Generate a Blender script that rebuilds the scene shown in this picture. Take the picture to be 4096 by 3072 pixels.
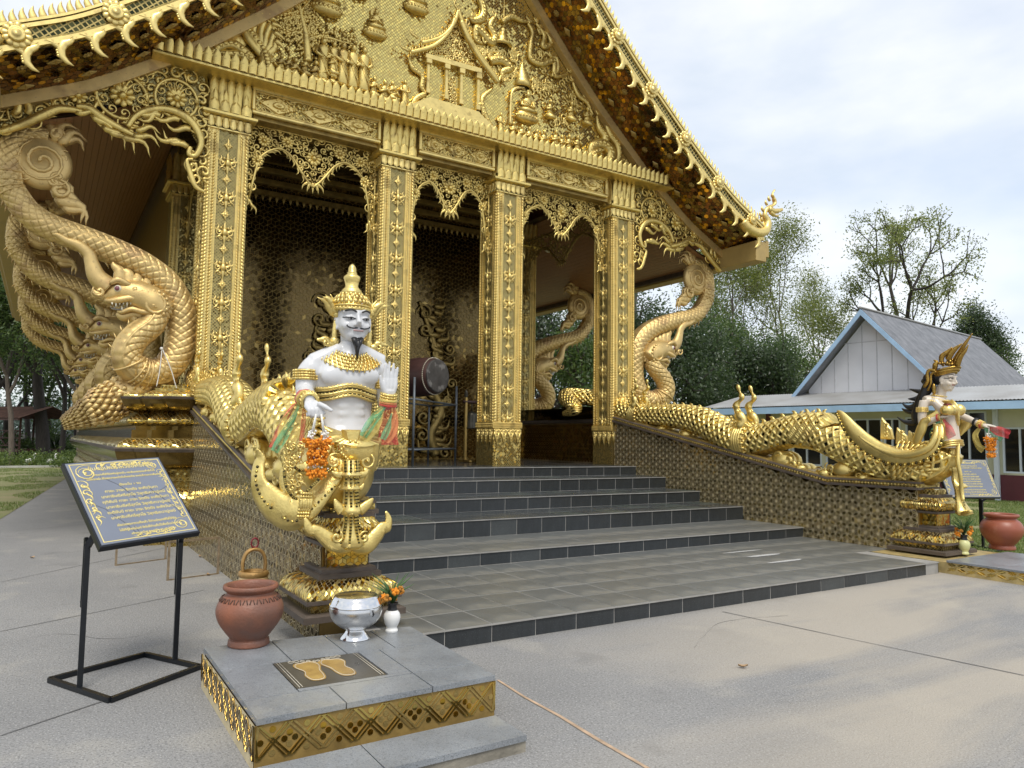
import bpy, bmesh, math, random
from math import sin, cos, pi, sqrt, atan2, radians
from mathutils import Vector, Matrix, noise
import numpy as np
rnd = random.Random(7)
for o in list(bpy.data.objects): bpy.data.objects.remove(o)
scene = bpy.context.scene
COL = scene.collection

# ---------------- camera, world, sun, exposure ----------------
CAM = Vector((-6.3805, -12.1566, 1.6)); YAW, PITCH, ROLL, FPX = 0.5629, 0.076, 0.0144, 2964.1645
def _axes():
    cy, sy, cp, sp = cos(YAW), sin(YAW), cos(PITCH), sin(PITCH)
    f = Vector((sy*cp, cy*cp, sp)); r = Vector((cy, -sy, 0)); u = r.cross(f)
    cr, sr = cos(ROLL), sin(ROLL)
    return cr*r+sr*u, -sr*r+cr*u, f
AR, AU, AF = _axes()
cam_data = bpy.data.cameras.new('camera'); cam = bpy.data.objects.new('camera', cam_data); COL.objects.link(cam)
cam_data.sensor_width = 36; cam_data.lens = FPX/4096*36; cam_data.clip_start = .05; cam_data.clip_end = 2000
cam.matrix_world = Matrix(((AR.x, AU.x, -AF.x, CAM.x), (AR.y, AU.y, -AF.y, CAM.y), (AR.z, AU.z, -AF.z, CAM.z), (0, 0, 0, 1)))
scene.camera = cam
scene.view_settings.view_transform = 'Standard'; scene.view_settings.look = 'None'
scene.view_settings.exposure = 0.68; scene.view_settings.gamma = 1; scene.view_settings.use_curve_mapping = False
SUN_EL, SUN_ROT = radians(58), radians(200)
world = bpy.data.worlds.new('World'); scene.world = world; world.use_nodes = True
def build_world():
    nt = world.node_tree; nt.nodes.clear(); N = nt.nodes.new; L = nt.links.new
    out = N('ShaderNodeOutputWorld'); bg = N('ShaderNodeBackground'); bg.inputs['Strength'].default_value = 0.1
    sky = N('ShaderNodeTexSky'); sky.sky_type = 'NISHITA'; sky.sun_disc = False
    sky.sun_elevation = SUN_EL; sky.sun_rotation = SUN_ROT; sky.air_density = 1; sky.dust_density = 2
    tc = N('ShaderNodeTexCoord'); mp = N('ShaderNodeMapping'); mp.inputs['Scale'].default_value = (1, 1, 2.3)
    mp.inputs['Rotation'].default_value = (0, 0, .6)
    L(tc.outputs['Generated'], mp.inputs['Vector'])
    n1 = N('ShaderNodeTexNoise'); n1.inputs['Scale'].default_value = 2.1; n1.inputs['Detail'].default_value = 7; n1.inputs['Roughness'].default_value = .52; n1.inputs['Distortion'].default_value = .25
    L(mp.outputs['Vector'], n1.inputs['Vector'])
    cr = N('ShaderNodeValToRGB'); cr.color_ramp.elements[0].position = .30; cr.color_ramp.elements[0].color = (.35, .35, .35, 1)
    cr.color_ramp.elements[1].position = .60; cr.color_ramp.elements[1].color = (.97, .97, .97, 1)
    L(n1.outputs['Fac'], cr.inputs['Fac'])
    n2 = N('ShaderNodeTexNoise'); n2.inputs['Scale'].default_value = 3.7; n2.inputs['Detail'].default_value = 5
    L(mp.outputs['Vector'], n2.inputs['Vector'])
    c2 = N('ShaderNodeValToRGB'); c2.color_ramp.elements[0].position = .35; c2.color_ramp.elements[0].color = (5.0, 5.5, 6.15, 1)
    c2.color_ramp.elements[1].position = .62; c2.color_ramp.elements[1].color = (6.9, 7.0, 7.1, 1)
    L(n2.outputs['Fac'], c2.inputs['Fac'])
    mul = N('ShaderNodeMix'); mul.data_type = 'RGBA'; mul.blend_type = 'ADD'; mul.inputs[0].default_value = 1
    mul.inputs[7].default_value = (2.0, 2.1, 2.2, 1)
    L(sky.outputs['Color'], mul.inputs[6])
    mx = N('ShaderNodeMix'); mx.data_type = 'RGBA'
    L(cr.outputs['Color'], mx.inputs[0]); L(mul.outputs[2], mx.inputs[6]); L(c2.outputs['Color'], mx.inputs[7])
    L(mx.outputs[2], bg.inputs['Color']); L(bg.outputs[0], out.inputs['Surface'])
build_world()
sun_d = bpy.data.lights.new('sun', 'SUN'); sun_d.energy = 1.5; sun_d.angle = radians(20); sun_d.color = (1, .95, .86)
sun = bpy.data.objects.new('sun', sun_d); COL.objects.link(sun)
_sd = Vector((sin(SUN_ROT)*cos(SUN_EL), cos(SUN_ROT)*cos(SUN_EL), sin(SUN_EL)))
sun.rotation_euler = _sd.to_track_quat('Z', 'Y').to_euler()

# ---------------- helpers ----------------
S = 4096/2212
def ray(u, v):
    return AF + AR*((u*S-2048)/FPX) - AU*((v*S-1536)/FPX)
def PY(u, v, y): d = ray(u, v); return CAM + d*((y-CAM.y)/d.y)
def PX(u, v, x): d = ray(u, v); return CAM + d*((x-CAM.x)/d.x)
def PZ(u, v, z): d = ray(u, v); return CAM + d*((z-CAM.z)/d.z)
def PT(u, v, t): d = ray(u, v); return CAM + d*t          # at depth t along the view axis

class MB:
    """collects shapes into one mesh"""
    def __init__(s): s.v = []; s.f = []; s.m = []; s.mi = 0; s.sm = []; s.smooth = True
    def add(s, vs, fs, smooth=None):
        b = len(s.v); s.v += [tuple(p) for p in vs]
        sm = s.smooth if smooth is None else smooth
        for f in fs: s.f.append([b+i for i in f]); s.m.append(s.mi); s.sm.append(sm)
    def box(s, x0, x1, y0, y1, z0, z1, bev=0):
        if bev <= 0:
            s.add([(x, y, z) for z in (z0, z1) for y in (y0, y1) for x in (x0, x1)],
                  [(0, 2, 3, 1), (4, 5, 7, 6), (0, 1, 5, 4), (2, 6, 7, 3), (0, 4, 6, 2), (1, 3, 7, 5)], False); return s
        b = min(bev, (x1-x0)/2.01, (y1-y0)/2.01, (z1-z0)/2.01)
        rings = []
        for (ins, z) in ((b, z0), (0, z0+b), (0, z1-b), (b, z1)):
            X0, X1, Y0, Y1 = x0+ins, x1-ins, y0+ins, y1-ins
            c = 0 if ins else b
            rings.append([(X0+c, Y0, z), (X1-c, Y0, z), (X1, Y0+c, z), (X1, Y1-c, z), (X1-c, Y1, z), (X0+c, Y1, z), (X0, Y1-c, z), (X0, Y0+c, z)])
        s.loft(rings, True, False); return s
    def loft(s, rings, cap=True, smooth=None, closed=True):
        n = len(rings[0]); vs = [p for r in rings for p in r]; fs = []
        for i in range(len(rings)-1):
            for j in range(n if closed else n-1):
                k = (j+1) % n
                fs.append((i*n+j, i*n+k, (i+1)*n+k, (i+1)*n+j))
        if cap: fs.append(tuple(range(n-1, -1, -1))); fs.append(tuple((len(rings)-1)*n+j for j in range(n)))
        s.add(vs, fs, smooth); return s
    def tube(s, pts, rad, n=8, cap=True, flat=1.0, up=None, smooth=True, phase=0.0):
        """sweep; rad number or list; flat scales the second axis"""
        pts = [Vector(p) for p in pts]; m = len(pts)
        if not hasattr(rad, '__len__'): rad = [rad]*m
        T = []
        for i in range(m):
            t = pts[min(i+1, m-1)]-pts[max(i-1, 0)]
            T.append(t.normalized() if t.length > 1e-9 else Vector((0, 0, 1)))
        a = Vector(up) if up is not None else Vector((0, 0, 1)) if abs(T[0].z) < .9 else Vector((1, 0, 0))
        rings = []; prev = None
        for i in range(m):
            if up is not None or prev is None: A = (a-T[i]*a.dot(T[i]))
            else: A = prev-T[i]*prev.dot(T[i])
            if A.length < 1e-6: A = T[i].orthogonal()
            A.normalize(); B = T[i].cross(A); prev = A
            rings.append([pts[i]+(A*cos(2*pi*k/n+phase)*flat+B*sin(2*pi*k/n+phase))*rad[i] for k in range(n)])
        s.loft(rings, cap, smooth); return s
    def lathe(s, prof, c=(0, 0, 0), n=24, smooth=True, cap=True, sx=1, sy=1, rot=0):
        rings = [[(c[0]+r*cos(2*pi*k/n+rot)*sx, c[1]+r*sin(2*pi*k/n+rot)*sy, c[2]+z) for k in range(n)] for r, z in prof]
        s.loft(rings, cap, smooth); return s
    def sqlathe(s, prof, c, hx, hy):
        """square moulding stack: prof of (outset, z)"""
        rings = [[(c[0]-hx-o, c[1]-hy-o, z), (c[0]+hx+o, c[1]-hy-o, z), (c[0]+hx+o, c[1]+hy+o, z), (c[0]-hx-o, c[1]+hy+o, z)] for o, z in prof]
        s.loft(rings, True, False); return s
    def ell(s, c, r, n=10, m=7, M=None):
        c = Vector(c); r = (r, r, r) if not hasattr(r, '__len__') else r
        vs = []; fs = []
        for i in range(m+1):
            a = pi*i/m
            for k in range(n):
                p = Vector((r[0]*sin(a)*cos(2*pi*k/n), r[1]*sin(a)*sin(2*pi*k/n), r[2]*cos(a)))
                if M is not None: p = M @ p
                vs.append(c+p)
        for i in range(m):
            for k in range(n):
                fs.append((i*n+k, (i+1)*n+k, (i+1)*n+(k+1) % n, i*n+(k+1) % n))
        s.add(vs, fs, True); return s
    def prism(s, poly, O, A, B, N, d0, d1, bev=0, smooth=False, dome=0):
        """extrude 2-D polygon (a,b) on plane O+aA+bB from d0 to d1 along N; optional bevel shrink on the d1 side"""
        O, A, B, N = Vector(O), Vector(A), Vector(B), Vector(N)
        ar = sum(poly[i][0]*poly[(i+1) % len(poly)][1]-poly[(i+1) % len(poly)][0]*poly[i][1] for i in range(len(poly)))
        if ar < 0: poly = poly[::-1]
        cx = sum(p[0] for p in poly)/len(poly); cy = sum(p[1] for p in poly)/len(poly)
        rings = [[O+A*a+B*b+N*d0 for a, b in poly]]
        rings.append([O+A*a+B*b+N*(d1-(bev if bev else 0)) for a, b in poly])
        if bev:
            q = []
            for a, b in poly:
                dx, dy = cx-a, cy-b; l = sqrt(dx*dx+dy*dy) or 1; k = min(bev, l*.45)
                q.append(O+A*(a+dx/l*k)+B*(b+dy/l*k)+N*d1)
            rings.append(q)
        n = len(poly)
        s.loft(rings, False, smooth)
        b = len(s.v); s.v.append(tuple(O+A*cx+B*cy+N*(d1+dome)))
        L0 = b-n
        for j in range(n): s.f.append([L0+j, L0+(j+1) % n, b]); s.m.append(s.mi); s.sm.append(smooth)
        return s
    def grid(s, P, smooth=True, flip=False):
        n = len(P[0]); vs = [p for r in P for p in r]
        fs = []
        for i in range(len(P)-1):
            for j in range(n-1):
                f = (i*n+j, i*n+j+1, (i+1)*n+j+1, (i+1)*n+j)
                fs.append(f[::-1] if flip else f)
        s.add(vs, fs, smooth); return s
    def mesh(s, name, mats, origin=None):
        me = bpy.data.meshes.new(name)
        vs = s.v if origin is None else [(x-origin[0], y-origin[1], z-origin[2]) for x, y, z in s.v]
        me.from_pydata(vs, [], s.f)
        for m in (mats if isinstance(mats, (list, tuple)) else [mats]): me.materials.append(m)
        me.polygons.foreach_set('material_index', s.m); me.polygons.foreach_set('use_smooth', s.sm)
        me.update(); return me
    def build(s, name, mats, parent=None, **tags):
        return link(name, s.mesh(name, mats), parent, **tags)
def link(name, me, parent=None, **tags):
    o = bpy.data.objects.new(name, me); COL.objects.link(o)
    if parent is not None:
        o.parent = parent
        if parent.parent is None: o.matrix_parent_inverse = Matrix.Translation(-root_loc(parent))
    for k, v in tags.items(): o[k] = v
    return o
def root_loc(p):
    while p.parent is not None: p = p.parent
    return Vector(p.location)
def thing(name, label, cat, loc=(0, 0, 0), group=None):
    o = bpy.data.objects.new(name, None); COL.objects.link(o); o.location = loc; o.empty_display_size = .1
    o['label'] = label; o['category'] = cat
    if group: o['group'] = group
    return o
def tag(o, label, cat, group=None):
    o['label'] = label; o['category'] = cat
    if group: o['group'] = group
    return o
def place(name, me, parent, loc, rot=(0, 0, 0), scale=(1, 1, 1), **tags):
    """an instance of a shared mesh at a world place under parent"""
    o = link(name, me, parent, **tags); o.location = loc; o.rotation_euler = rot; o.scale = scale; return o
def copy_tree(root, loc, rotz=0, scale=None, label=None):
    kids = {}
    for ob in list(COL.objects):
        if ob.parent is not None: kids.setdefault(ob.parent, []).append(ob)
    def rec(o, par):
        c = o.copy(); COL.objects.link(c)
        if par is not None: c.parent = par; c.matrix_parent_inverse = o.matrix_parent_inverse.copy()
        for ch in kids.get(o, []): rec(ch, c)
        return c
    r = rec(root, None); r.location = loc; r.rotation_euler = (0, 0, rotz)
    if scale: r.scale = scale
    if label: r['label'] = label
    return r

def cr_spline(pts, n=8, closed=False):
    """catmull-rom through points (any dimension)"""
    P = [np.array(p, float) for p in pts]; out = []; m = len(P)
    for i in range(m if closed else m-1):
        if closed: a, b, c, d = P[i-1], P[i], P[(i+1) % m], P[(i+2) % m]
        else: a, b, c, d = P[max(i-1, 0)], P[i], P[i+1], P[min(i+2, m-1)]
        for k in range(n):
            t = k/n
            out.append(.5*((2*b)+(c-a)*t+(2*a-5*b+4*c-d)*t*t+(3*b-a-3*c+d)*t**3))
    if not closed: out.append(P[-1])
    return [tuple(p) for p in out]

# ---------------- materials ----------------
def new_mat(name):
    m = bpy.data.materials.new(name); m.use_nodes = True
    nt = m.node_tree; b = nt.nodes['Principled BSDF']
    return m, nt, b, nt.nodes.new, nt.links.new
def pmat(name, col, rough=.5, metal=0.0, var=.15, vscale=6.0, bump=0.0, bscale=60.0, col2=None, rvar=.1, spec=None, detail=6, streak=None, spots=None):
    """principled with noise-mottled colour, roughness and fine relief"""
    m, nt, b, N, L = new_mat(name)
    tc = N('ShaderNodeTexCoord')
    src = tc.outputs['Object']
    if streak:
        mp = N('ShaderNodeMapping'); mp.inputs['Scale'].default_value = streak; L(src, mp.inputs['Vector']); vsrc = mp.outputs['Vector']
    else: vsrc = src
    n = N('ShaderNodeTexNoise'); n.inputs['Scale'].default_value = vscale; n.inputs['Detail'].default_value = detail; n.inputs['Roughness'].default_value = .6
    L(vsrc, n.inputs['Vector'])
    rp = N('ShaderNodeValToRGB'); rp.color_ramp.elements[0].position = .3; rp.color_ramp.elements[1].position = .7
    c2 = col2 or tuple(c*(1-var) for c in col); c1 = col if col2 else tuple(min(1, c*(1+var)) for c in col)
    rp.color_ramp.elements[0].color = (*c2, 1); rp.color_ramp.elements[1].color = (*c1, 1)
    L(n.outputs['Fac'], rp.inputs['Fac'])
    cout = rp.outputs['Color']
    if spots:   # (scale, threshold, colour) fine aggregate / dirt specks
        for sc, th, sc_col, fac in spots:
            w = N('ShaderNodeTexNoise'); w.inputs['Scale'].default_value = sc; w.inputs['Detail'].default_value = 3; L(src, w.inputs['Vector'])
            r2 = N('ShaderNodeValToRGB'); r2.color_ramp.elements[0].position = th; r2.color_ramp.elements[1].position = min(1, th+.08)
            r2.color_ramp.elements[1].color = (fac, fac, fac, 1); L(w.outputs['Fac'], r2.inputs['Fac'])
            mx = N('ShaderNodeMix'); mx.data_type = 'RGBA'; mx.inputs[7].default_value = (*sc_col, 1)
            L(r2.outputs['Color'], mx.inputs[0]); L(cout, mx.inputs[6]); cout = mx.outputs[2]
    L(cout, b.inputs['Base Color'])
    mr = N('ShaderNodeMapRange'); mr.inputs[3].default_value = max(0.02, rough-rvar); mr.inputs[4].default_value = min(1, rough+rvar)
    L(n.outputs['Fac'], mr.inputs[0]); L(mr.outputs[0], b.inputs['Roughness'])
    b.inputs['Metallic'].default_value = metal
    if spec is not None: b.inputs['Specular IOR Level'].default_value = spec
    if bump:
        bn = N('ShaderNodeTexNoise'); bn.inputs['Scale'].default_value = bscale; bn.inputs['Detail'].default_value = 4; L(src, bn.inputs['Vector'])
        bp = N('ShaderNodeBump'); bp.inputs['Strength'].default_value = bump; bp.inputs['Distance'].default_value = .01
        L(bn.outputs['Fac'], bp.inputs['Height']); L(bp.outputs['Normal'], b.inputs['Normal'])
    return m
def mosaic_mat(name, col, cell=.03, grout=(.25, .2, .08), tilt=.25, rough=.12, diamond=True, gw=.09, col2=None, dark=.0, metal=1.0):
    """tiny mirror chips: per-chip tilt and tone, thin joints; axes u=x+y, v=z"""
    m, nt, b, N, L = new_mat(name)
    tc = N('ShaderNodeTexCoord'); sx = N('ShaderNodeSeparateXYZ'); L(tc.outputs['Object'], sx.inputs[0])
    def mth(op, a, bb=None):
        n = N('ShaderNodeMath'); n.operation = op
        for i, x in enumerate((a, bb)):
            if x is None: continue
            if isinstance(x, (int, float)): n.inputs[i].default_value = x
            else: L(x, n.inputs[i])
        return n.outputs[0]
    u = mth('ADD', sx.outputs['X'], sx.outputs['Y']); v = sx.outputs['Z']
    if diamond: p = mth('DIVIDE', mth('ADD', u, v), cell*1.414); q = mth('DIVIDE', mth('SUBTRACT', u, v), cell*1.414)
    else: p = mth('DIVIDE', u, cell); q = mth('DIVIDE', v, cell)
    cb = N('ShaderNodeCombineXYZ'); L(mth('FLOOR', p), cb.inputs[0]); L(mth('FLOOR', q), cb.inputs[1])
    wn = N('ShaderNodeTexWhiteNoise'); wn.noise_dimensions = '3D'; L(cb.outputs[0], wn.inputs['Vector'])
    def edge(x):
        f = mth('FRACT', x); return mth('MINIMUM', f, mth('SUBTRACT', 1.0, f))
    e = mth('LESS_THAN', mth('MINIMUM', edge(p), edge(q)), gw)
    rp = N('ShaderNodeValToRGB'); rp.color_ramp.elements[0].color = (*(col2 or tuple(c*.6 for c in col)), 1); rp.color_ramp.elements[1].color = (*col, 1)
    L(wn.outputs['Value'], rp.inputs['Fac'])
    mx = N('ShaderNodeMix'); mx.data_type = 'RGBA'; mx.inputs[7].default_value = (*grout, 1); L(e, mx.inputs[0]); L(rp.outputs['Color'], mx.inputs[6])
    L(mx.outputs[2], b.inputs['Base Color'])
    mr = N('ShaderNodeMapRange'); mr.inputs[3].default_value = rough; mr.inputs[4].default_value = .7; L(e, mr.inputs[0]); L(mr.outputs[0], b.inputs['Roughness'])
    mm = N('ShaderNodeMapRange'); mm.inputs[3].default_value = metal; mm.inputs[4].default_value = .3; L(e, mm.inputs[0]); L(mm.outputs[0], b.inputs['Metallic'])
    ge = N('ShaderNodeNewGeometry'); vs = N('ShaderNodeVectorMath'); vs.operation = 'SUBTRACT'; vs.inputs[1].default_value = (.5, .5, .5)
    L(wn.outputs['Color'], vs.inputs[0]); sc = N('ShaderNodeVectorMath'); sc.operation = 'SCALE'; sc.inputs['Scale'].default_value = tilt; L(vs.outputs[0], sc.inputs[0])
    ad = N('ShaderNodeVectorMath'); ad.operation = 'ADD'; L(ge.outputs['Normal'], ad.inputs[0]); L(sc.outputs[0], ad.inputs[1])
    nm = N('ShaderNodeVectorMath'); nm.operation = 'NORMALIZE'; L(ad.outputs[0], nm.inputs[0]); L(nm.outputs[0], b.inputs['Normal'])
    return m
M = {}
GR = [(2.6, .60, (.30, .20, .07), .55), (17, .62, (.36, .26, .10), .5)]
M['gold'] = pmat('painted_gold', (.76, .585, .20), .38, .88, .16, 5, .3, 90, rvar=.12, spots=GR)
M['gold_bright'] = pmat('bright_gold_leaf', (.80, .62, .22), .34, .88, .14, 7, .35, 60, rvar=.12, spots=[(3.1, .62, (.48, .32, .10), .5), (22, .64, (.50, .36, .13), .45)])
M['gold_tan'] = pmat('tan_gold_paint', (.66, .48, .20), .46, .62, .16, 3, .3, 70, rvar=.12, spots=[(2.4, .58, (.36, .22, .11), .55), (19, .62, (.38, .25, .12), .5)])
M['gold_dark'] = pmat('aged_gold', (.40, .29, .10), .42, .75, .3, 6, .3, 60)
M['gold_yellow'] = pmat('yellow_gold_trim', (.80, .62, .23), .38, .85, .12, 8, .15, 90, rvar=.12, spots=GR)
M['mosaic'] = mosaic_mat('gold_mirror_mosaic', (.92, .72, .22), .045, (.34, .26, .10), .36, col2=(.52, .40, .13))
M['mosaic_col'] = mosaic_mat('olive_mirror_mosaic', (.34, .28, .11), .035, (.42, .33, .12), .35, col2=(.13, .11, .05), gw=.13)
M['mosaic_fine'] = mosaic_mat('gold_chip_mosaic', (.66, .48, .14), .035, (.30, .23, .08), .35, col2=(.28, .21, .07))
M['mosaic_green'] = mosaic_mat('dark_green_mirror', (.09, .085, .035), .07, (.50, .39, .14), .12, col2=(.03, .035, .018), rough=.08, gw=.12)
M['mirror_gold'] = pmat('gold_mirror_glass', (.62, .46, .13), .10, 1, .35, 3, 0, rvar=.04)
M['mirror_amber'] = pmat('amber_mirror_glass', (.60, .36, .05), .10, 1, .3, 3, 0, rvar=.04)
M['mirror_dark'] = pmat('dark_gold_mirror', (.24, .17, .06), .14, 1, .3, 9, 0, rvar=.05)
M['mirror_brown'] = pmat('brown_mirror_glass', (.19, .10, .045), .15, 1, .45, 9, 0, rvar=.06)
M['grout'] = pmat('pale_grout', (.50, .42, .25), .7, 0.1, .2, 9, .2)
M['grout_dark'] = pmat('brown_grout', (.16, .11, .05), .7, 0.2, .3, 9)
M['grout_gold'] = pmat('gold_grout', (.58, .45, .2), .5, .5, .2, 9)
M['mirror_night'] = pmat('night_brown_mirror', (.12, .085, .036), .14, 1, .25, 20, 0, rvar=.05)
M['mirror_olive'] = pmat('olive_gold_mirror', (.34, .26, .085), .16, 1, .35, 9, 0, rvar=.05)
M['line_gold'] = pmat('gold_joint_line', (.42, .30, .10), .4, .6, .2, 9)
M['grout_cream'] = pmat('cream_joint', (.60, .50, .30), .6, 0, .15, 9, .2)
M['soffit_wood'] = pmat('brown_plank', (.27, .135, .065), .38, 0, .2, 2, .1, 40, streak=(1, 12, 12))
M['beam'] = pmat('dull_gold_beam', (.42, .30, .11), .5, .3, .12, 3, .1, 50)
M['brown_edge'] = pmat('brown_cement_edge', (.085, .065, .05), .6, 0, .3, 8, .3, 50)
# ---------------- setting: ground ----------------
M['ground'] = pmat('aggregate_concrete', (.285, .28, .272), .85, 0, .2, .8, .9, 90, col2=(.225, .224, .222), detail=12,
                   spots=[(1.1, .57, (.37, .35, .31), .5), (70, .54, (.12, .12, .12), .6), (80, .57, (.46, .455, .44), .6), (38, .62, (.13, .13, .13), .45), (1.9, .64, (.16, .158, .155), .35), (6, .66, (.17, .165, .16), .35)])
def sand_wash():     # sandy silt washed out in front of the steps, towards the right
    nt = M['ground'].node_tree; b = nt.nodes['Principled BSDF']; N = nt.nodes.new; L = nt.links.new; src = b.inputs['Base Color'].links[0].from_socket
    tc = N('ShaderNodeTexCoord'); mp = N('ShaderNodeMapping'); mp.inputs['Location'].default_value = (-2.6/7.5, 10.2/4.6, 0); mp.inputs['Scale'].default_value = (1/7.5, 1/4.6, 1/9); L(tc.outputs['Object'], mp.inputs['Vector'])
    gr = N('ShaderNodeTexGradient'); gr.gradient_type = 'SPHERICAL'; L(mp.outputs['Vector'], gr.inputs['Vector'])
    m2 = N('ShaderNodeMapping'); m2.inputs['Rotation'].default_value = (0, 0, .5); m2.inputs['Scale'].default_value = (.32, 1.3, 1); L(tc.outputs['Object'], m2.inputs['Vector'])
    n = N('ShaderNodeTexNoise'); n.inputs['Scale'].default_value = .75; n.inputs['Detail'].default_value = 8; n.inputs['Distortion'].default_value = .6; L(m2.outputs['Vector'], n.inputs['Vector'])
    r1 = N('ShaderNodeValToRGB'); r1.color_ramp.elements[0].position = .44; r1.color_ramp.elements[1].position = .60; L(n.outputs['Fac'], r1.inputs['Fac'])
    r2 = N('ShaderNodeValToRGB'); r2.color_ramp.elements[1].position = .35; L(gr.outputs['Fac'], r2.inputs['Fac'])
    mu = N('ShaderNodeMath'); mu.operation = 'MULTIPLY'; L(r1.outputs['Color'], mu.inputs[0]); L(r2.outputs['Color'], mu.inputs[1]); m3 = N('ShaderNodeMath'); m3.operation = 'MULTIPLY'; m3.inputs[1].default_value = .7; L(mu.outputs[0], m3.inputs[0])
    mx = N('ShaderNodeMix'); mx.data_type = 'RGBA'; mx.inputs[7].default_value = (.44, .39, .315, 1); L(m3.outputs[0], mx.inputs[0]); L(src, mx.inputs[6]); L(mx.outputs[2], b.inputs['Base Color'])
sand_wash()
M['joint'] = pmat('dark_joint_filler', (.13, .128, .125), .9, 0, .3, 9)
M['joint_rust'] = pmat('rusty_joint', (.42, .30, .20), .9, 0, .3, 9)
M['grass_soil'] = pmat('lawn_soil', (.16, .19, .06), .95, 0, .3, 1.2, .6, 40, col2=(.26, .22, .12), detail=9)
g = MB(); g.add([(-220, -160, 0), (260, -160, 0), (260, 300, 0), (-220, 300, 0)], [(0, 1, 2, 3)], False)
g.build('ground', M['ground'], kind='structure')
def strip(p, q, w, name='pavement_joint', mat='joint', z=.004):
    a, b = Vector(p), Vector(q); d = (b-a).normalized(); n = Vector((-d.y, d.x, 0))*w/2
    m = MB(); k = max(2, int((b-a).length/.35)); L_ = []; R_ = []
    for i in range(k+1):
        c = a+(b-a)*i/k+n*rnd.uniform(-.8, .8); ww = rnd.uniform(.55, 1.2)
        L_.append((c.x+n.x*ww, c.y+n.y*ww, z)); R_.append((c.x-n.x*ww, c.y-n.y*ww, z))
    m.grid([R_, L_], False); return m.build(name, M[mat], kind='structure')
def gz(u, v, z=0): return PZ(u, v, z)
for a, b in [((0, 1258), (470, 1160)), ((0, 1590), (445, 1440)), ((1075, 1470), (1500, 1720)), ((2212, 1460), (1560, 1322)),
             ((30, 1147), (330, 1120)), ((0, 1365), (440, 1275))]:
    strip(gz(*a), gz(*b), .013 if a[0] != 1075 else .03, mat='joint' if a[0] != 1075 else 'joint_rust')
def crack(pts):
    P = [gz(*p) for p in pts]; Q = cr_spline([(p.x, p.y) for p in P], 14); m = MB(); L_ = []; R_ = []
    for i, (x, y) in enumerate(Q):
        j = noise.noise(Vector((x*3, y*3, 1)))*.03; k = noise.noise(Vector((x*9, y*9, 5)))*.02; w = .001+.002*rnd.random(); L_.append((x+j+w, y+k+w, .003)); R_.append((x+j-w, y+k-w, .003))
    m.grid([R_, L_], False); m.build('pavement_crack', M['joint'], kind='structure')
for c in ([(0, 1395), (120, 1370), (260, 1380), (410, 1345)], [(30, 1180), (170, 1172), (300, 1190)], [(1500, 1400), (1560, 1345), (1700, 1330)]): crack(c)
def sheet(name, pts, mat, z=.006, **k):
    m = MB(); m.add([(p[0], p[1], z) for p in pts], [tuple(range(len(pts)))], False); return m.build(name, mat, **(k or {'kind': 'structure'}))
lawn_L = [gz(-700, 1500), gz(0, 1122), gz(60, 1085), gz(155, 1026), gz(300, 1022), gz(330, 1008), (-6, 34, 0), (-70, 34, 0), (-70, 0, 0)]
sheet('lawn', lawn_L, M['grass_soil'])
lawn_R = [(4.6, -2.0, 0), (5.2, -8.2, 0), (40, -14, 0), (60, 30, 0), (6.5, 30, 0), (6.2, -.4, 0)]
sheet('lawn', lawn_R, M['grass_soil'])

M['bed_amber'] = pmat('amber_joint_bed', (.30, .20, .06), .55, .4, .25, 9)
# ---------------- tilings ----------------
def facet(mb, pts, N, tilt, lift=0.004, mats=None, gap=.08):
    c = Vector((0, 0, 0))
    for p in pts: c += p
    c /= len(pts); N = Vector(N)
    t = Vector((rnd.uniform(-1, 1), rnd.uniform(-1, 1), rnd.uniform(-1, 1)))*tilt
    vs = []
    for p in pts:
        d = (p-c)*(1-gap); vs.append(c+d+N*(lift+d.dot(t)))
    if mats is not None: mb.mi = rnd.choice(mats)
    mb.add(vs, [tuple(range(len(vs)))], False)
def hexcubes(mb, U, V, a, mp, N, tilt=.1, mats=(0,), gap=.08, inside=None):
    """rhomb tiling: 3 rhombs to a hexagon of side a"""
    w = a*sqrt(3); row = 0; v = 0.0
    while v < V+a:
        u = 0.0 if row % 2 == 0 else w/2
        while u < U+w/2:
            C = [(u+a*cos(pi/6+k*pi/3), v+a*sin(pi/6+k*pi/3)) for k in range(6)]
            for k in (1, 3, 5):
                q = [(u, v), C[k-1], C[k], C[(k+1) % 6]]
                q = [(min(max(x, 0), U), min(max(y, 0), V)) for x, y in q]
                if len({(round(x, 4), round(y, 4)) for x, y in q}) < 4: continue
                cx = sum(x for x, y in q)/4; cy = sum(y for x, y in q)/4
                if inside and not inside(cx, cy): continue
                facet(mb, [mp(x, y) for x, y in q], N(cx, cy) if callable(N) else N, tilt, .004, mats, gap)
            u += w
        v += 1.5*a; row += 1
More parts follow.
